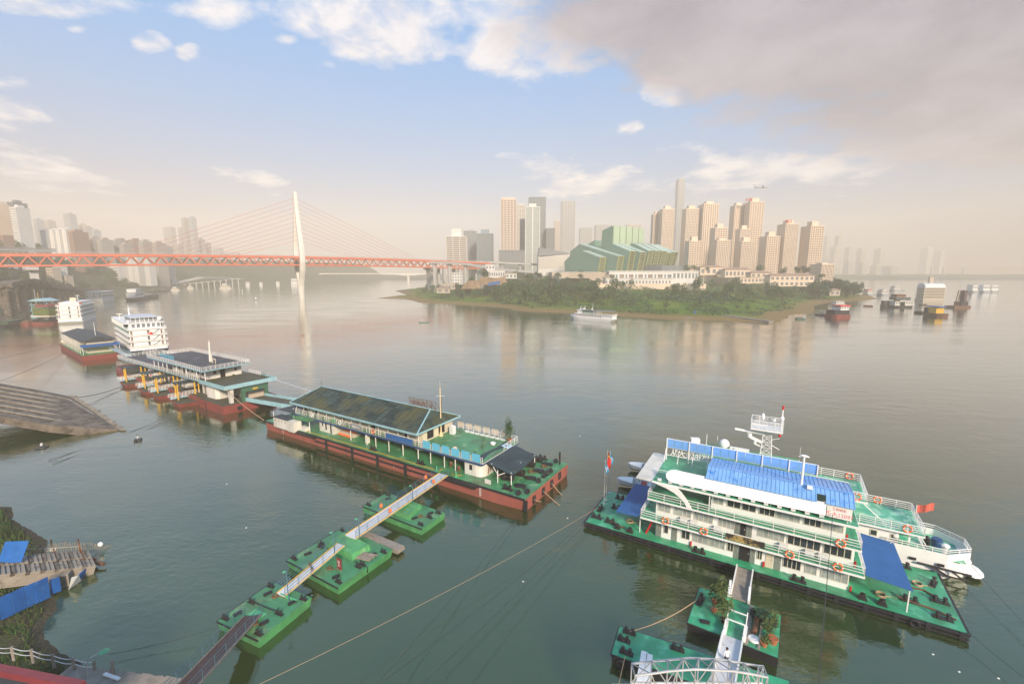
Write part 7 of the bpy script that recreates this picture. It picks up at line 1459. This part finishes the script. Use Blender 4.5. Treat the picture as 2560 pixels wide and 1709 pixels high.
barge('dark_boat', 'small dark boat left of the cluttered house boat', PX(2204, 767), PX(2219, 767), 6, 2, 'blk', [(.1, .9, 0, 4, 'blk', 'cabin')], cat='boat')
barge('flat_boat', 'thin brown flat boat off the muddy headland tip', PX(2158, 765), PX(2183, 766), 4, 1, 'rust', cat='boat')
barge('flat_boat', 'green narrow boat close to the headland mud bank', PX(1988, 797), PX(2014, 798), 3.5, 1, 'f_green', [(.7, .95, 0, 1.4, 'whited', 'cabin')], cat='boat')
barge('flat_boat', 'dark narrow boat tied between the bank and the red roofed tug', PX(2038, 787), PX(2064, 789), 3.5, 1, 'blk', [(.5, .7, 0, 1.6, 'cream', 'cabin')], cat='boat')
barge('flat_boat', 'thin boat drifting in front of the floating hotel', PX(2299, 762), PX(2316, 762), 3, .8, 'blk', cat='boat')
hp = PX(2303, 752); hq = PX(2366, 752)
ht_ = thing('floating_hotel', 'four storey tan floating hotel with a white barrel roof in the haze', 'ship', (hp.x+2, hp.y, 0), -.12); ht_.scale = (.84, .5, .78); Wf = (hq-hp).length-2; q = MB(); q.box(0, Wf, 0, 26, -.4, 3.0); q.build('hull', M['f_tan'], ht_)
q = MB(); q.box(1, Wf-1, 1, 25, 3, 19); q.build('wall', M['f_tan'], ht_)
for k in range(4):
    q = MB(); q.box(0, Wf, 0, 26, 3+k*4.0, 3.7+k*4.0); [q.box(.2+i*Wf/12, .7+i*Wf/12, .2, .6, 3+k*4, 7+k*4) for i in range(12)]; q.build('gallery', M['cream'], ht_)
    q = MB(); q.box(1.4, Wf-1.4, .9, 1.0, 4.2+k*4, 6.4+k*4); q.build('glazing', M['winwarm'], ht_)
q = MB(); n = 12; pr_ = [(1+(Wf-2)*(1-math.cos(math.pi*i/n))/2, 19+6.5*math.sin(math.pi*i/n)) for i in range(n+1)]; q.ext([(0, 19)]+pr_+[(Wf, 19)], 0, 'y', 26) if False else q.ext([(-25+24*i/n*0+0, 0) for i in ()], 0, 'y', 0) if False else q.box(0, Wf, 0, 26, 19, 19.6)
for i in range(n):
    a, b = math.pi*i/n, math.pi*(i+1)/n; y0, y1 = 13-13*math.cos(a), 13-13*math.cos(b); q.add([(1, y0, 19.6+6*math.sin(a)), (Wf-1, y0, 19.6+6*math.sin(a)), (Wf-1, y1, 19.6+6*math.sin(b)), (1, y1, 19.6+6*math.sin(b)), (Wf-1, 13, 19.6), (1, 13, 19.6)], [(0, 1, 2, 3), (1, 4, 2), (0, 3, 5)])
q.build('barrel_roof', M['tile'], ht_); q = MB(); q.box(10, 15, 12, 17, 19, 35); q.build('tower', M['f_tan'], ht_)
dp = PX(2386, 770); dr = thing('dredger', 'rusty dredger with tall steel towers right of the floating hotel', 'boat', (dp.x, dp.y, 0), .25); dr.scale = (.7, .7, .62); q = MB(); q.box(0, 30, 0, 12, -.3, 3); q.build('hull', M['rust'], dr); q = MB()
for x, l, h_ in ((5, 8, 26), (9, 12, 25)): q.beam((x, 3, 3), (l, 3, h_), .8); 
q.beam((8, 3, 26), (19, 3, 25), .5); q.build('derrick', M['rust'], dr); q = MB(); q.box(18.5, 23.5, 2, 7, 3, 26); q.build('bucket_tower', M['brown'], dr); q = MB(); q.box(14, 26, 1, 10, 3, 9); q.build('cabin', M['blk'], dr); q = MB(); q.tube([(25, 4, 8), (31, 4, 12), (33, 4, 17), (30, 4, 21)], .5, 6); q.build('boom', M['rust'], dr)
hz2 = [(2424, 2433, 'white block of a pale boat train far upstream, nearest the headland'), (2449, 2464, 'largest white block of the pale boats far upstream'), (2470, 2484, 'low white block of the pale boats nearest the edge of the view')]
for a, b, lb in hz2: barge('distant_boat', lb, PX(a-4, 731), PX(b+6, 731), 14, 3, 'f_grey', [(.15, .85, 0, 9, 'white', 'cabin')], 'pale boats far upstream', 'boat')
for a, b, r_, lb in ((2160, 2186, 738, 'pink roofed boat moored behind the headland tip'), (2195, 2225, 738, 'pale grey boats moored along the far side of the headland'), (2226, 2260, 727, 'hazy white boat row beyond the headland tip')):
    barge('distant_boat', lb, PX(a, r_), PX(b, r_), 12, 2, 'f_grey', [(.1, .6, 0, 5, 'whited', 'cabin'), (.2, .5, 5.2, 6.4, 'reddeck' if 'pink' in lb else 'whited', 'roof')], 'boats beyond the headland tip', 'boat')
# ---------------------------------------------------------------- aeroplane
ap = thing('aeroplane', 'tiny grey aeroplane climbing over the cream towers', 'aeroplane', AT(1904, 469, 1000), -.1); q = MB(); q.tube([(-14, 0, 1), (0, 0, 0), (10, 0, 0), (14, 0, .3)], 1.7, 8, 0, 1.2); q.build('fuselage', M['f_grey'], ap); q = MB(); q.add([(2, 0, 0), (-6, -16, 1), (-3, -16, 1), (6, 0, 0), (-3, 16, 1), (-6, 16, 1)], [(0, 1, 2, 3), (0, 3, 4, 5)]); q.add([(-14, 0, 1), (-17, 0, 7), (-15, 0, 7), (-9, 0, 1)], [(0, 1, 2, 3)]); q.build('wing', M['f_grey'], ap)
# ---------------------------------------------------------------- concrete ramp at the left edge
rt = [PX(-60, 945, 7.5), PX(0, 958, 6.5), PX(100, 975, 4.6), PX(174, 990, 2.9), PX(235, 1030, 1.4), PX(294, 1072, .35), PX(225, 1078, .6), PX(120, 1062, 2.6), PX(0, 1040, 4.6), PX(-60, 1030, 5.4)]
cr = thing('concrete_ramp', 'weathered concrete landing ramp slanting down into the river with a broken edge', 'ramp', (0, 0, 0))
q = MB(); n = len(rt); lo = [Vector((p.x, p.y, min(p.z-.9, -.5) if p.z < 1.2 else p.z-1.6)) for p in rt]; q.add(rt+lo, [(0, 1, 2, 3, 4, 5, 6, 7, 8, 9), tuple(range(10, 20))[::-1]] + [(i, n+i, n+(i+1) % n, (i+1) % n) for i in range(n)]); q.build('slab', M['concd'], cr)
q = MB()
for k in range(1, 7):
    f = k/7; pts = [rt[0].lerp(rt[9], f), rt[1].lerp(rt[8], f), rt[2].lerp(rt[7], f*.98), rt[3].lerp(rt[7].lerp(rt[6], .5), f), rt[4].lerp(rt[6], f)]
    for a, b in zip(pts[:-1], pts[1:]): q.beam(a+Vector((0, 0, .12)), b+Vector((0, 0, .12)), .35, .22)
q.build('rib', M['conc'], cr)
q = MB()
for i in range(16):
    f = i/15; p = (rt[3].lerp(rt[4], f*2) if f < .5 else rt[4].lerp(rt[5], f*2-1)); q.obox(p+Vector((.5, .3, -.1)), 1.6+rnd.uniform(-.4, .8), .7, .3, -.3+rnd.uniform(-.3, .3))
q.build('broken_step', M['conc'], cr)
# ---------------------------------------------------------------- near bank
NB_ = [(-73, 62), (-69.5, 59), (-66, 57), (-61.5, 54.8), (-59, 53.4), (-57, 51), (-55.5, 48.5), (-52.5, 46), (-49, 44), (-46.3, 41.6), (-45.6, 39.8), (-43.6, 37.8), (-40.7, 36.3), (-38, 35.2), (-34.5, 34.0), (-30, 32.6), (-26, 31), (-24, 27), (-24, 10), (-120, 10), (-120, 62)]
def nb_h(x, y):
    d = poly_dist(x, y, NB_); h = d*.25 if d < 0 else lerp(d, [(0, 0), (1.5, .25), (4, .9), (10, 2.2), (20, 4)])
    return max(-2, h + (mn.noise(Vector((x*.3, y*.3, 1)))*.35+mn.noise(Vector((x*.9, y*.9, 2)))*.12)*min(1, max(0, d+.5)/3))
mud_m = ground_mat('muddy_grass_bank', (.075, .062, .048), (.05, .085, .02), (.10, .10, .045), .0, .8, .5)
grid_terrain('near_bank', -112, -20, 12, 70, .8, nb_h, mud_m)
q = MB()
for _ in range(30000):
    x, y = rnd.uniform(-85, -28), rnd.uniform(24, 62); d = poly_dist(x, y, NB_)
    if d < .9 or mn.noise(Vector((x*.16, y*.16, 7))) < -.22: continue
    z = nb_h(x, y); h_ = rnd.uniform(.25, .75)*(1.4 if mn.noise(Vector((x*.12, y*.12, 1))) > .2 else 1); a = rnd.uniform(0, 6.28); w = rnd.uniform(.03, .09); dx_, dy_ = math.cos(a)*w, math.sin(a)*w; l = rnd.uniform(-.3, .3)
    q.add([(x-dx_, y-dy_, z-.05), (x+dx_, y+dy_, z-.05), (x+dx_*.3+l, y+dy_*.3+l, z+h_), (x-dx_*.3+l, y-dy_*.3+l*.5, z+h_*.9)], [(0, 1, 2, 3)], rnd.choice((0, 0, 1)))
o = q.build('grass', [mat('grass_blade', (.045, .105, .022), .8, .4, .3), mat('grass_blade_dry', (.10, .12, .04), .8, .4, .3)]); o['kind'] = 'stuff'; o['label'] = 'tufts of green and dry grass on the near bank'
# broken jetty of concrete beams
def IP(x, y, z): return PX(x/3.416, 1250+y/3.416, z)
jt = thing('broken_jetty', 'broken jetty of short concrete beams on a tan girder at the lower left shore', 'jetty', (0, 0, 0))
A_, B_ = IP(-60, 640, 3.2), IP(800, 560, .8); q = MB(); q.beam(A_-Vector((0, 0, .75)), B_-Vector((0, 0, .55)), .5, 1.3); q.build('girder', M['conc'], jt)
d_ = (B_-A_); s_ = Vector((-d_.y, d_.x, 0)).normalized()
for row, (o_, w_) in enumerate(((.2, 1.7), (2.4, 1.7))):
    N_ = 21 if row == 0 else 20
    for i in range(N_):
        p = A_ + d_*((i+.5)/N_*(1.0 if row == 0 else .95)) + s_*(o_+.4); q = MB(); q.beam(p-s_*w_*.5+Vector((.2, 0, rnd.uniform(-.05, .05))), p+s_*w_*.55+Vector((-.2, 0, 0)), .42, .26); q.build('cross_beam', M['conc'] if i % 3 else M['concd'], jt)
q = MB(); q.beam(IP(620, 490, 1.0), IP(890, 545, .4), .35, .25); q.beam(IP(690, 505, 1.2), IP(820, 500, .6), .3, .25); q.build('loose_plank', M['rust'], jt)
q = MB(); c_ = IP(540, 700, .2); q.obox(c_+Vector((0, 0, .3)), 1.6, 1.4, 1.8, .4); q.build('footing', M['conc'], jt)
BPG = 'blue sheet panels along the broken jetty'
def panel(pts, lb, m='blue', th=.06):
    q = MB(); nrm = (pts[1]-pts[0]).cross(pts[3]-pts[0]).normalized()*th; q.add(list(pts)+[p+nrm for p in pts], [(0, 1, 2, 3), (7, 6, 5, 4), (0, 4, 5, 1), (1, 5, 6, 2), (2, 6, 7, 3), (3, 7, 4, 0)]); return tag(q.build('sheet_panel', M[m]), lb, 'panel', BPG)
M['bluesheet'] = mat('scuffed_blue_sheet', (.02, .13, .42), .5, .2, 1.0, col2=(.06, .20, .42), amt=.3)
b0 = IP(-20, 535, 3.2); b1 = IP(185, 525, 3.0); panel([b0, b1, b1+Vector((.9, .3, 2.3)), b0+Vector((.9, .3, 2.3))], 'large blue sheet leaning above the jetty at the left edge', 'bluesheet')
xs = [(-60, 1060, 905), (10, 1020, 872), (118, 972, 830), (232, 915, 778), (338, 868, 730), (435, 822, 682)]
for i in range(5):
    (x0, yb0, yt0), (x1, yb1, yt1) = xs[i], xs[i+1]; z0, z1 = 1.2-.15*i, 1.05-.15*i; a, b = IP(x0+4, yb0, z0), IP(x1-4, yb1, z1)
    panel([a, b, b+Vector((0, 0, 2.3)), a+Vector((0, 0, 2.3))], ('blue sheet panel cut by the left edge of the view', 'second blue panel from the left edge, below the jetty', 'third blue panel from the left edge, below the jetty', 'fourth blue panel from the left edge, below the jetty', 'last full blue panel, next to the shorter broken one')[i], 'bluesheet')
a, b = IP(443, 800, .5), IP(522, 770, .3); panel([a, b, b+Vector((0, 0, 1.6)), a+Vector((0, 0, 1.7))], 'short broken blue panel beside the dark gap of the jetty', 'bluesheet')
a, b = IP(668, 690, .1), IP(725, 640, .1); panel([a, b, b+Vector((.2, .2, .9)), a+Vector((.1, .1, .8))], 'small blue sheet piece at the water end of the jetty', 'bluesheet')
q = MB(); a, b, c = IP(585, 765, .1), IP(688, 690, .1), IP(665, 645, 1.2); d = IP(608, 660, 1.4); q.add([a, b, c, d, a+Vector((0, .1, 0)), b+Vector((0, .1, 0)), c+Vector((0, .1, 0)), d+Vector((0, .1, 0))], [(0, 1, 2, 3), (7, 6, 5, 4), (0, 4, 5, 1), (1, 5, 6, 2), (2, 6, 7, 3), (3, 7, 4, 0)]); tag(q.build('white_sheet', M['tile']), 'crumpled white sheet hanging from the jetty end into the water', 'sheet')
bf = thing('bamboo_fence', 'thin bamboo stake fence running from the grass into the water beside the jetty', 'fence', (0, 0, 0)); q = MB(); F0, F1, F2 = IP(215, 510, 1.6), IP(690, 478, .3), IP(965, 395, -.2)
for i in range(52):
    f = i/51; p = F0.lerp(F1, f/.62) if f < .62 else F1.lerp(F2, (f-.62)/.38); hh = (1.9 if f < .62 else 1.9-1.7*(f-.62)/.38)*rnd.uniform(.9, 1.08); q.beam(p, p+Vector((rnd.uniform(-.08, .08), 0, hh)), .035)
q.build('stake', mat('bamboo', (.32, .26, .16), .8, .3), bf); q = MB(); q.beam(F0+Vector((0, 0, 1.3)), F1+Vector((0, 0, 1.3)), .05); q.beam(F0+Vector((0, 0, .5)), F1+Vector((0, 0, .5)), .04); q.build('rail', M['steel'], bf)
for i, (x, y) in enumerate(((460, 490), (690, 480))): q = MB(); p = IP(x, y, .8); q.beam(p, p+Vector((0, 0, 2.3)), .1); q.beam(p+Vector((0, 0, 1.6)), p+Vector((1.1, -.6, -.1)), .08); q.build('brace_post', M['rust'], bf)
q = MB(); q.ell(IP(858, 375, .9), .3, .25, .3, 8, 6); tag(q.build('plastic_bag', M['tile']), 'white plastic bag caught on the bamboo fence', 'bag'); q = MB(); p = IP(430, 420, 1.9); q.obox(p, 1.1, .1, .4, .2); tag(q.build('white_board', M['tile']), 'small white board tied to the bamboo fence', 'board')
# rope fence and plank walk
rf = thing('rope_fence', 'rope fence on wooden posts at the lower left shore', 'fence', (0, 0, 0)); pp_ = [IP(x, y, z) for x, y, z in ((-60, 1320, 2.4), (115, 1335, 2.3), (282, 1358, 2.1), (460, 1400, 1.9), (635, 1432, 1.7), (812, 1458, 1.5))]
for p in pp_: q = MB(); q.cyl(p-Vector((0, 0, .3)), .11, 1.25, 7); q.build('post', M['wood'], rf)
q = MB()
for a, b in zip(pp_[:-1], pp_[1:]):
    for z, sg_ in ((.85, .14), (.42, .14)): q.tube([a.lerp(b, k/6)+Vector((0, 0, z-sg_*math.sin(math.pi*k/6))) for k in range(7)], .035, 5)
q.build('rope', M['steel'], rf)
pw = thing('plank_walk', 'grey plank walkway running along the bottom edge to the gangway', 'walkway', (0, 0, 0)); W0, W1 = IP(520, 1480, 1.6), IP(1500, 1600, 1.6); d_ = (W1-W0); s_ = Vector((-d_.y, d_.x, 0)).normalized(); q = MB(); N_ = 44
for i in range(N_): p = W0+d_*(i+.5)/N_; q.beam(p-s_*(1.5+rnd.uniform(0, .15)), p+s_*(.75+rnd.uniform(0, .12)), d_.length/N_*.9, .08)
q.build('plank', M['wood'], pw); q = MB(); [q.cyl(W0+d_*k-s_*.2-Vector((0, 0, 2)), .12, 2, 6) for k in (.05, .35, .65, .95)]; q.build('pile', M['wood'], pw)
q = MB(); p = IP(975, 1490, 1.6); q.cyl(p, .1, 1.3, 6); q.beam(p+Vector((0, 0, 1.2)), p+Vector((-.5, .2, .1)), .06); tag(q.build('mooring_post', M['wood']), 'leaning wooden post at the edge of the plank walkway', 'post')
lt = thing('garden_lamp', 'bent lamp with a green dish shade on the plank walkway', 'lamp', IP(760, 1530, 1.6)); q = MB(); q.tube([(0, 0, 0), (0, 0, 1.5), (.3, .1, 1.9), (1.0, .4, 2.2)], .04, 6); q.build('pole', M['steel'], lt); q = MB(); q.cyl((1.1, .45, 2.15), .35, .12, 12, .1); q.build('lamp_shade', M['gside'], lt)
q = MB(); a, b = IP(890, 1480, 1.75), IP(1020, 1525, 1.75); q.beam(a, b, .25, .12); tag(q.build('loose_board', M['tile']), 'white and black board lying on the plank walkway', 'board')
q = MB(); a, b = IP(-300, 1392, 9.0), IP(700, 1592, 9.0); a2 = a+Vector((0, -2.2, 0)); b2 = b+Vector((0, -2.2, 0)); q.beam(a, b, .45, .5); o = q.build('roof_edge', mat('maroon_tile', (.20, .035, .04), .5, .15)); tag(o, 'maroon roof edge cutting across the lower left corner', 'roof'); 
q = MB(); q.add([a+Vector((0, -.2, -.2)), b+Vector((0, -.2, -.2)), b+Vector((-1, -5, -2.5)), a+Vector((-1, -5, -2.5)), a+Vector((0, -.2, -.5)), b+Vector((0, -.2, -.5)), b+Vector((-1, -5, -2.8)), a+Vector((-1, -5, -2.8))], [(0, 3, 2, 1), (4, 5, 6, 7), (0, 1, 5, 4)]); q.build('roof_slope', M['roofd'], o)
# driftwood & litter
LT = 'white scraps of litter floating on the river'
lit = None
for i, (x, y) in enumerate(((1302, 1188), (1200, 1333), (2150, 1360), (2200, 1540), (2140, 1500), (2290, 1555), (660, 700), (1480, 1110), (1330, 1000), (735, 1305), (565, 1210), (715, 1365), (520, 1110))):
    if lit is None: q = MB(); q.ell((0, 0, .02), .12, .08, .05, 7, 4); lit = q.build('litter', M['tile']); o = lit
    else: o = lit.copy(); COL.objects.link(o)
    o.location = DS(x, y); tag(o, 'white scrap of litter floating on the green water', 'litter', LT)
# ---------------------------------------------------------------- mooring ropes and cables
def cable(label, A_, B_, r=.04, sag=.0, m='wire', n=14, name='mooring_cable', cat='cable'):
    A_, B_ = Vector(A_), Vector(B_); q = MB(); q.tube([A_.lerp(B_, i/n)-Vector((0, 0, sag*4*(i/n)*(1-i/n))) for i in range(n+1)], r, 5); return tag(q.build(name, M[m]), label, cat, None)
cable('long tan rope crossing the water from the office ship to the lower shore', gw(.4, 3.5, 1.2), DS(560, 1585, 3.0), .016, .6, 'rope')
cable('dark cable from the office ship corner to the bottom edge, nearest the tan rope', gw(.3, 1.2, 1.0), DS(840, 1590, 3.0), .02, .5)
cable('dark cable from the office ship corner to the bottom edge, second from the tan rope', gw(.5, 2.0, 1.0), DS(945, 1590, 3.0), .02, .4)
cable('dark cable hanging from the red wharf boat down to the bottom edge', rw(64.6, .2, .4), DS(845, 1590, 2.0), .02, .4)
cable('vertical power cable hanging in front of the office ship', gw(26.6, .1, 9.4), PX(2044, 1740, 9), .028, .3)
cable('short cable from the passenger boat bow to the right edge', gw(40.9, 12.5, 1.6), DS(2400, 1480, 1.0), .02, .2)
cable('short cable from the office ship end to the right edge', gw(37.5, .4, 1.0), DS(2400, 1590, 1.0), .02, .2)
cable('pale rope sagging between the planted pontoon and the landing pontoon', pl(.4, 3.7, 1.3), p5.location+Vector((math.cos(R5)*1.1-math.sin(R5)*2.9, math.sin(R5)*1.1+math.cos(R5)*2.9, 1.3)), .04, .5, 'rope')
cable('rope running straight down from the landing pontoon', p5.location+Vector((math.cos(R5)*1.2, math.sin(R5)*1.2, 1.2)), PX(1535, 1760, 4), .035, .0, 'rope')
for (y, z, x2, y2, lb) in ((2.6, .75, 1460, 1375, 'shortest tan anchor rope from the end hull of the red wharf boat'), (5.5, .8, 1670, 1435, 'longest tan anchor rope from the end hull of the red wharf boat'), (8.3, .88, 1680, 1320, 'tan anchor rope from the third hole of the red end hull')):
    cable(lb, rw(64.95, y, z), PX(1000+x2/4.127, 920+y2/4.127, -.1), .06, .05, 'rope')
cable('thick black cable from the ferry wharf to the concrete ramp', ww(-1.0, -.5, 2.0)+Vector((13, -8, -1.2)), PX(165, 996, 2.6), .09, 1.0, 'wire')
cable('thin line from the left edge to the dark roofed boat, the upper one', fw_(0, 0, 2), PX(-20, 898, 2), .05, .4)
cable('thin line from the left edge to the dark roofed boat, the lower one', fw_(20, 0, 1), PX(-20, 960, 7), .05, .5)
cable('long thin line from the jetty past the fisherman to the ferry wharf', ww(58, 0, 1.5), PX(120, 1150, .2), .04, .8)
cable('second long thin line beside the first one near the fisherman', ww(60, 0, 1.5), PX(130, 1158, .2), .04, .9)
cable('tan rope hanging from the ferry wharf into the water', ww(69.2, 1.0, 6.3), PX(660, 1050, 0), .06, .4, 'rope')
cable('thin dark line from the shore end pontoon to the left shore', HP(130, 1150, .9), DS(250, 1500, .5), .02, .2)
# ---------------------------------------------------------------- city on the left bank
def colonnade(name, label, pts, w, th, m, cols, rad, z0=-1, group=None): return viaduct(name, label, pts, w, th, cols, M[m], rad, group, pier_z=z0)
e = [AT(-90, 712, 330), AT(0, 710, 345), AT(30, 702, 360), AT(60, 699, 375), AT(95, 706, 395), AT(108, 713, 420)]
colonnade('elevated_road', 'curved elevated road on very tall round columns at the left edge', e, 13, 2.6, 'concd', [(p.x, p.y, p.z-3) for p in (AT(-30, 712, 336), AT(8, 712, 345), AT(24, 710, 352), AT(50, 704, 368), AT(72, 706, 382), AT(92, 710, 396), AT(2, 713, 375), AT(34, 713, 385))], 2.1)
e = [AT(108, 711, 430), AT(150, 717, 500), AT(200, 722, 600), AT(245, 724, 700), AT(300, 727, 760)]
colonnade('elevated_road', 'darker elevated road continuing along the shore behind the white cruise ships', e, 11, 2.2, 'concd', [(p.x, p.y, p.z-2) for p in (AT(114, 714, 440), AT(125, 716, 460), AT(137, 717, 480), AT(150, 719, 500), AT(163, 720, 525), AT(176, 722, 550), AT(190, 723, 580), AT(203, 724, 605))], 1.8)
e = [AT(330, 722, 900), AT(380, 716, 920), AT(430, 708, 950), AT(500, 693, 1000), AT(560, 694, 1100), AT(640, 700, 1250)]
colonnade('elevated_road', 'hazy shore road on close piers beyond the bridge', e, 14, 2.4, 'greyconc', [(p.x, p.y, p.z-2) for p in [AT(340+i*15, 719-i*1.5, 905+i*8) for i in range(18)]], 1.3)
LG = 'buildings of the left bank'
def lt_(lb, a, b, top, Y, base=None, col='f_tan', **k):
    dep = k.pop('dep', None); base = lb_h(AT((a+b)/2, 640, Y).x, Y)-4 if base is None else base
    return tower(lb, a, b, top, Y, dep, base, col, **k)
lt_('tall tan apartment tower with a curved crown at the left edge', -14, 44, 510, 640, col='f_cream', fl=3.1, piers=8, slab=.7, pw=.3, dep=22, crown=5)
lt_('white faced apartment tower joined to the tan one at the left edge', 44, 76, 520, 642, col='f_white', fl=3.1, piers=5, slab=.9, pw=.3, dep=18)
lt_('grey rear tower standing taller behind the white faced tower', 40, 86, 507, 690, col='f_dkgrey', piers=5, dep=20)
for i, x in enumerate((110, 128, 143, 160)): lt_(('first', 'second', 'third', 'fourth')[i]+' white slab end of the four slab block above the green slope', x, x+13+i, 577-i, 690+i*4, col='f_white', piers=2, slab=.2, pw=.9, dep=26, cap=2, group='four white slab blocks in a row', win='winband')
lt_('brown ribbed block joined to the last white slab', 176, 190, 580, 705, col='f_brown', piers=4, dep=26)
for a, b, top, Y, c, lb in [(97, 121, 549, 1450, 'f_grey', 'faint tower left of the four slab block roofs'), (121, 152, 552, 1522, 'f_dull', 'faint pair tower above the four slab block'), (173, 205, 535, 1450, 'f_grey', 'faint dark topped tower rising highest behind the slope'), (205, 217, 560, 1522, 'f_pink', 'faint slim pink tower right of the dark topped one'), (218, 236, 568, 1421, 'f_dull', 'hazy tan tower with a flat cap'), (236, 247, 576, 1392, 'f_grey', 'hazy narrow grey tower beside the tan one'),
                         (190, 203, 600, 740, 'f_brown', 'brown block below the hazy towers'), (204, 222, 604, 800, 'f_dull', 'tan block between the slope and the white estate'), (223, 246, 596, 860, 'f_dull', 'stepped tan block at the start of the white estate'),
                         (247, 280, 600, 820, 'f_dull', 'white balconied block with a dome behind the bridge'), (280, 300, 602, 860, 'f_dull', 'white block right of the balconied one'), (290, 318, 601, 900, 'f_brown', 'brown roofed block behind the white estate'), (301, 332, 612, 860, 'f_dull', 'white colonnaded block low behind the bridge railing'), (326, 350, 601, 900, 'f_brown', 'brown block with a pitched top near the outer stay cables'),
                         (350, 382, 604, 880, 'f_dull', 'tan block under the first stay cables'), (383, 402, 608, 880, 'f_dull', 'white slab under the stay cables'), (402, 432, 618, 920, 'f_grey', 'grey block low under the stay cables'), (432, 462, 614, 1377, 'f_dull', 'tan block left of the tall slab trio'),
                         (415, 446, 569, 1812, 'f_dull', 'hazy white tower with pale ribs behind the cables'), (463, 480, 546, 1667, 'f_dull', 'left shaft of the tallest hazy slab tower'), (480, 500, 543, 1682, 'f_grey', 'right shaft of the tallest hazy slab tower'), (452, 463, 570, 1740, 'f_dull', 'short shoulder of the tallest hazy slab tower'),
                         (500, 516, 598, 1740, 'f_grey', 'hazy stub right of the tallest slab tower'), (516, 528, 608, 1812, 'f_dull', 'low hazy block under the middle stay cables'), (534, 560, 620, 1957, 'f_grey', 'low hazy grey block under the inner stay cables'), (560, 600, 632, 2175, 'f_dull', 'lowest hazy block left of the pylon'), (600, 650, 640, 2465, 'f_pink', 'almost vanished long block left of the pylon'), (655, 720, 645, 2610, 'f_pink', 'almost vanished block beside the pylon'),
                         (768, 800, 640, 2755, 'f_pink', 'almost vanished block right of the pylon')]:
    lt_(lb, a, b, top, Y, None, c, fl=3.3, piers=5, slab=.6, pw=.3, dep=24, group=LG)
for a, b, top, Y, lb, c in [(246, 316, 661, 780, 'long white banded building on the shore slope under the bridge', 'f_white')]: lt_(lb, a, b, top, Y, 10, c, fl=4.2, piers=3, slab=1.1, pw=.08, dep=20, cap=0)
for i, (a, b) in enumerate(((316, 328), (330, 344), (358, 371))): lt_(('white ribbed tower under the bridge, nearest the banded building', 'middle white ribbed tower under the bridge', 'white ribbed tower under the bridge standing alone')[i], a, b, 640, 800, 8, 'f_white', fl=5, piers=5, slab=.25, pw=.55, dep=14, cap=0)
for a, b, top, Y, lb, c in [(110, 125, 672, 575, 'small pale house on the dark slope right of the bridge pier', 'f_tan'), (128, 155, 664, 590, 'stack of white balconies on the dark slope under the bridge', 'f_white'), (52, 62, 668, 560, 'small white roofed house left of the bridge pier', 'f_white'), (140, 152, 692, 590, 'low tan house on the slope above the shore road', 'f_tan'), (0, 14, 664, 540, 'white gabled house at the left edge under the bridge', 'f_white'), (24, 44, 690, 555, 'grey shed behind the elevated road columns', 'f_grey')]:
    lt_(lb, a, b, top, Y, None, c, fl=3.2, piers=4, slab=1.0, pw=.3, dep=10, cap=0, group='houses on the dark slope')
q = MB(); a = AT(-60, 602, 415); b = AT(16, 622, 415); lt_('low red roofed house on the ridge at the left edge', 0, 28, 590, 600, None, 'f_brown', dep=12, cap=0)
# shelter roof along the road on the bridge approach
q = MB(); A_, B_ = AT(-40, 617, 425), AT(131, 622, 480); q.beam(A_, B_, 10, .8); q.beam(A_-Vector((0, 0, 2)), B_-Vector((0, 0, 2)), 9, 2.0); tag(q.build('station_roof', M['greyconc']), 'long pale platform roof on the near end of the bridge', 'roof')
# trees on the left slope
LTG = 'trees of the left bank slope'
n_ = 0
while n_ < 170:
    y = rnd.uniform(430, 980); x = -rnd.uniform(440, 1180); d = poly_dist(x, y, LB)
    px_ = CXP + FPX*x/y
    if not (14 < d < 125) or not (-20 < px_ < 430): continue
    n_ += 1; k = rnd.choice((0, 1, 3)); s_c = rnd.uniform(.8, 1.25)
    lb = 'dark tree on the slope below the tan tower and the white slabs' if px_ < 190 and d > 70 else ('dark tree low on the slope behind the elevated road' if px_ < 150 else 'dark tree on the hazy slope '+('under the nearer half of the bridge side span' if px_ < 260 else 'below the white banded building' if px_ < 345 else 'beyond the shore road and the distant boats'))
    dup(protos[k][0], (x, y, lb_h(x, y)-.6), rnd.uniform(0, 6), lb, LTG, (s_c, s_c, s_c*.9), protos[k][1])
# ---------------------------------------------------------------- haze
hb = MB(); hb.box(-2700, 2700, -260, 3500, -4, 400)
hm = bpy.data.materials.new('haze_air'); hm.use_nodes = True; ht = hm.node_tree; ht.nodes.clear()
pv = ht.nodes.new('ShaderNodeVolumePrincipled'); ho = ht.nodes.new('ShaderNodeOutputMaterial'); ht.links.new(pv.outputs[0], ho.inputs['Volume'])
pv.inputs['Color'].default_value = (1.0, .885, .74, 1); pv.inputs['Density'].default_value = 0.00045; pv.inputs['Anisotropy'].default_value = -0.15
hz_o = hb.build('haze', hm); hz_o['kind'] = 'stuff'; hz_o['label'] = 'pale warm haze over the river and the city'
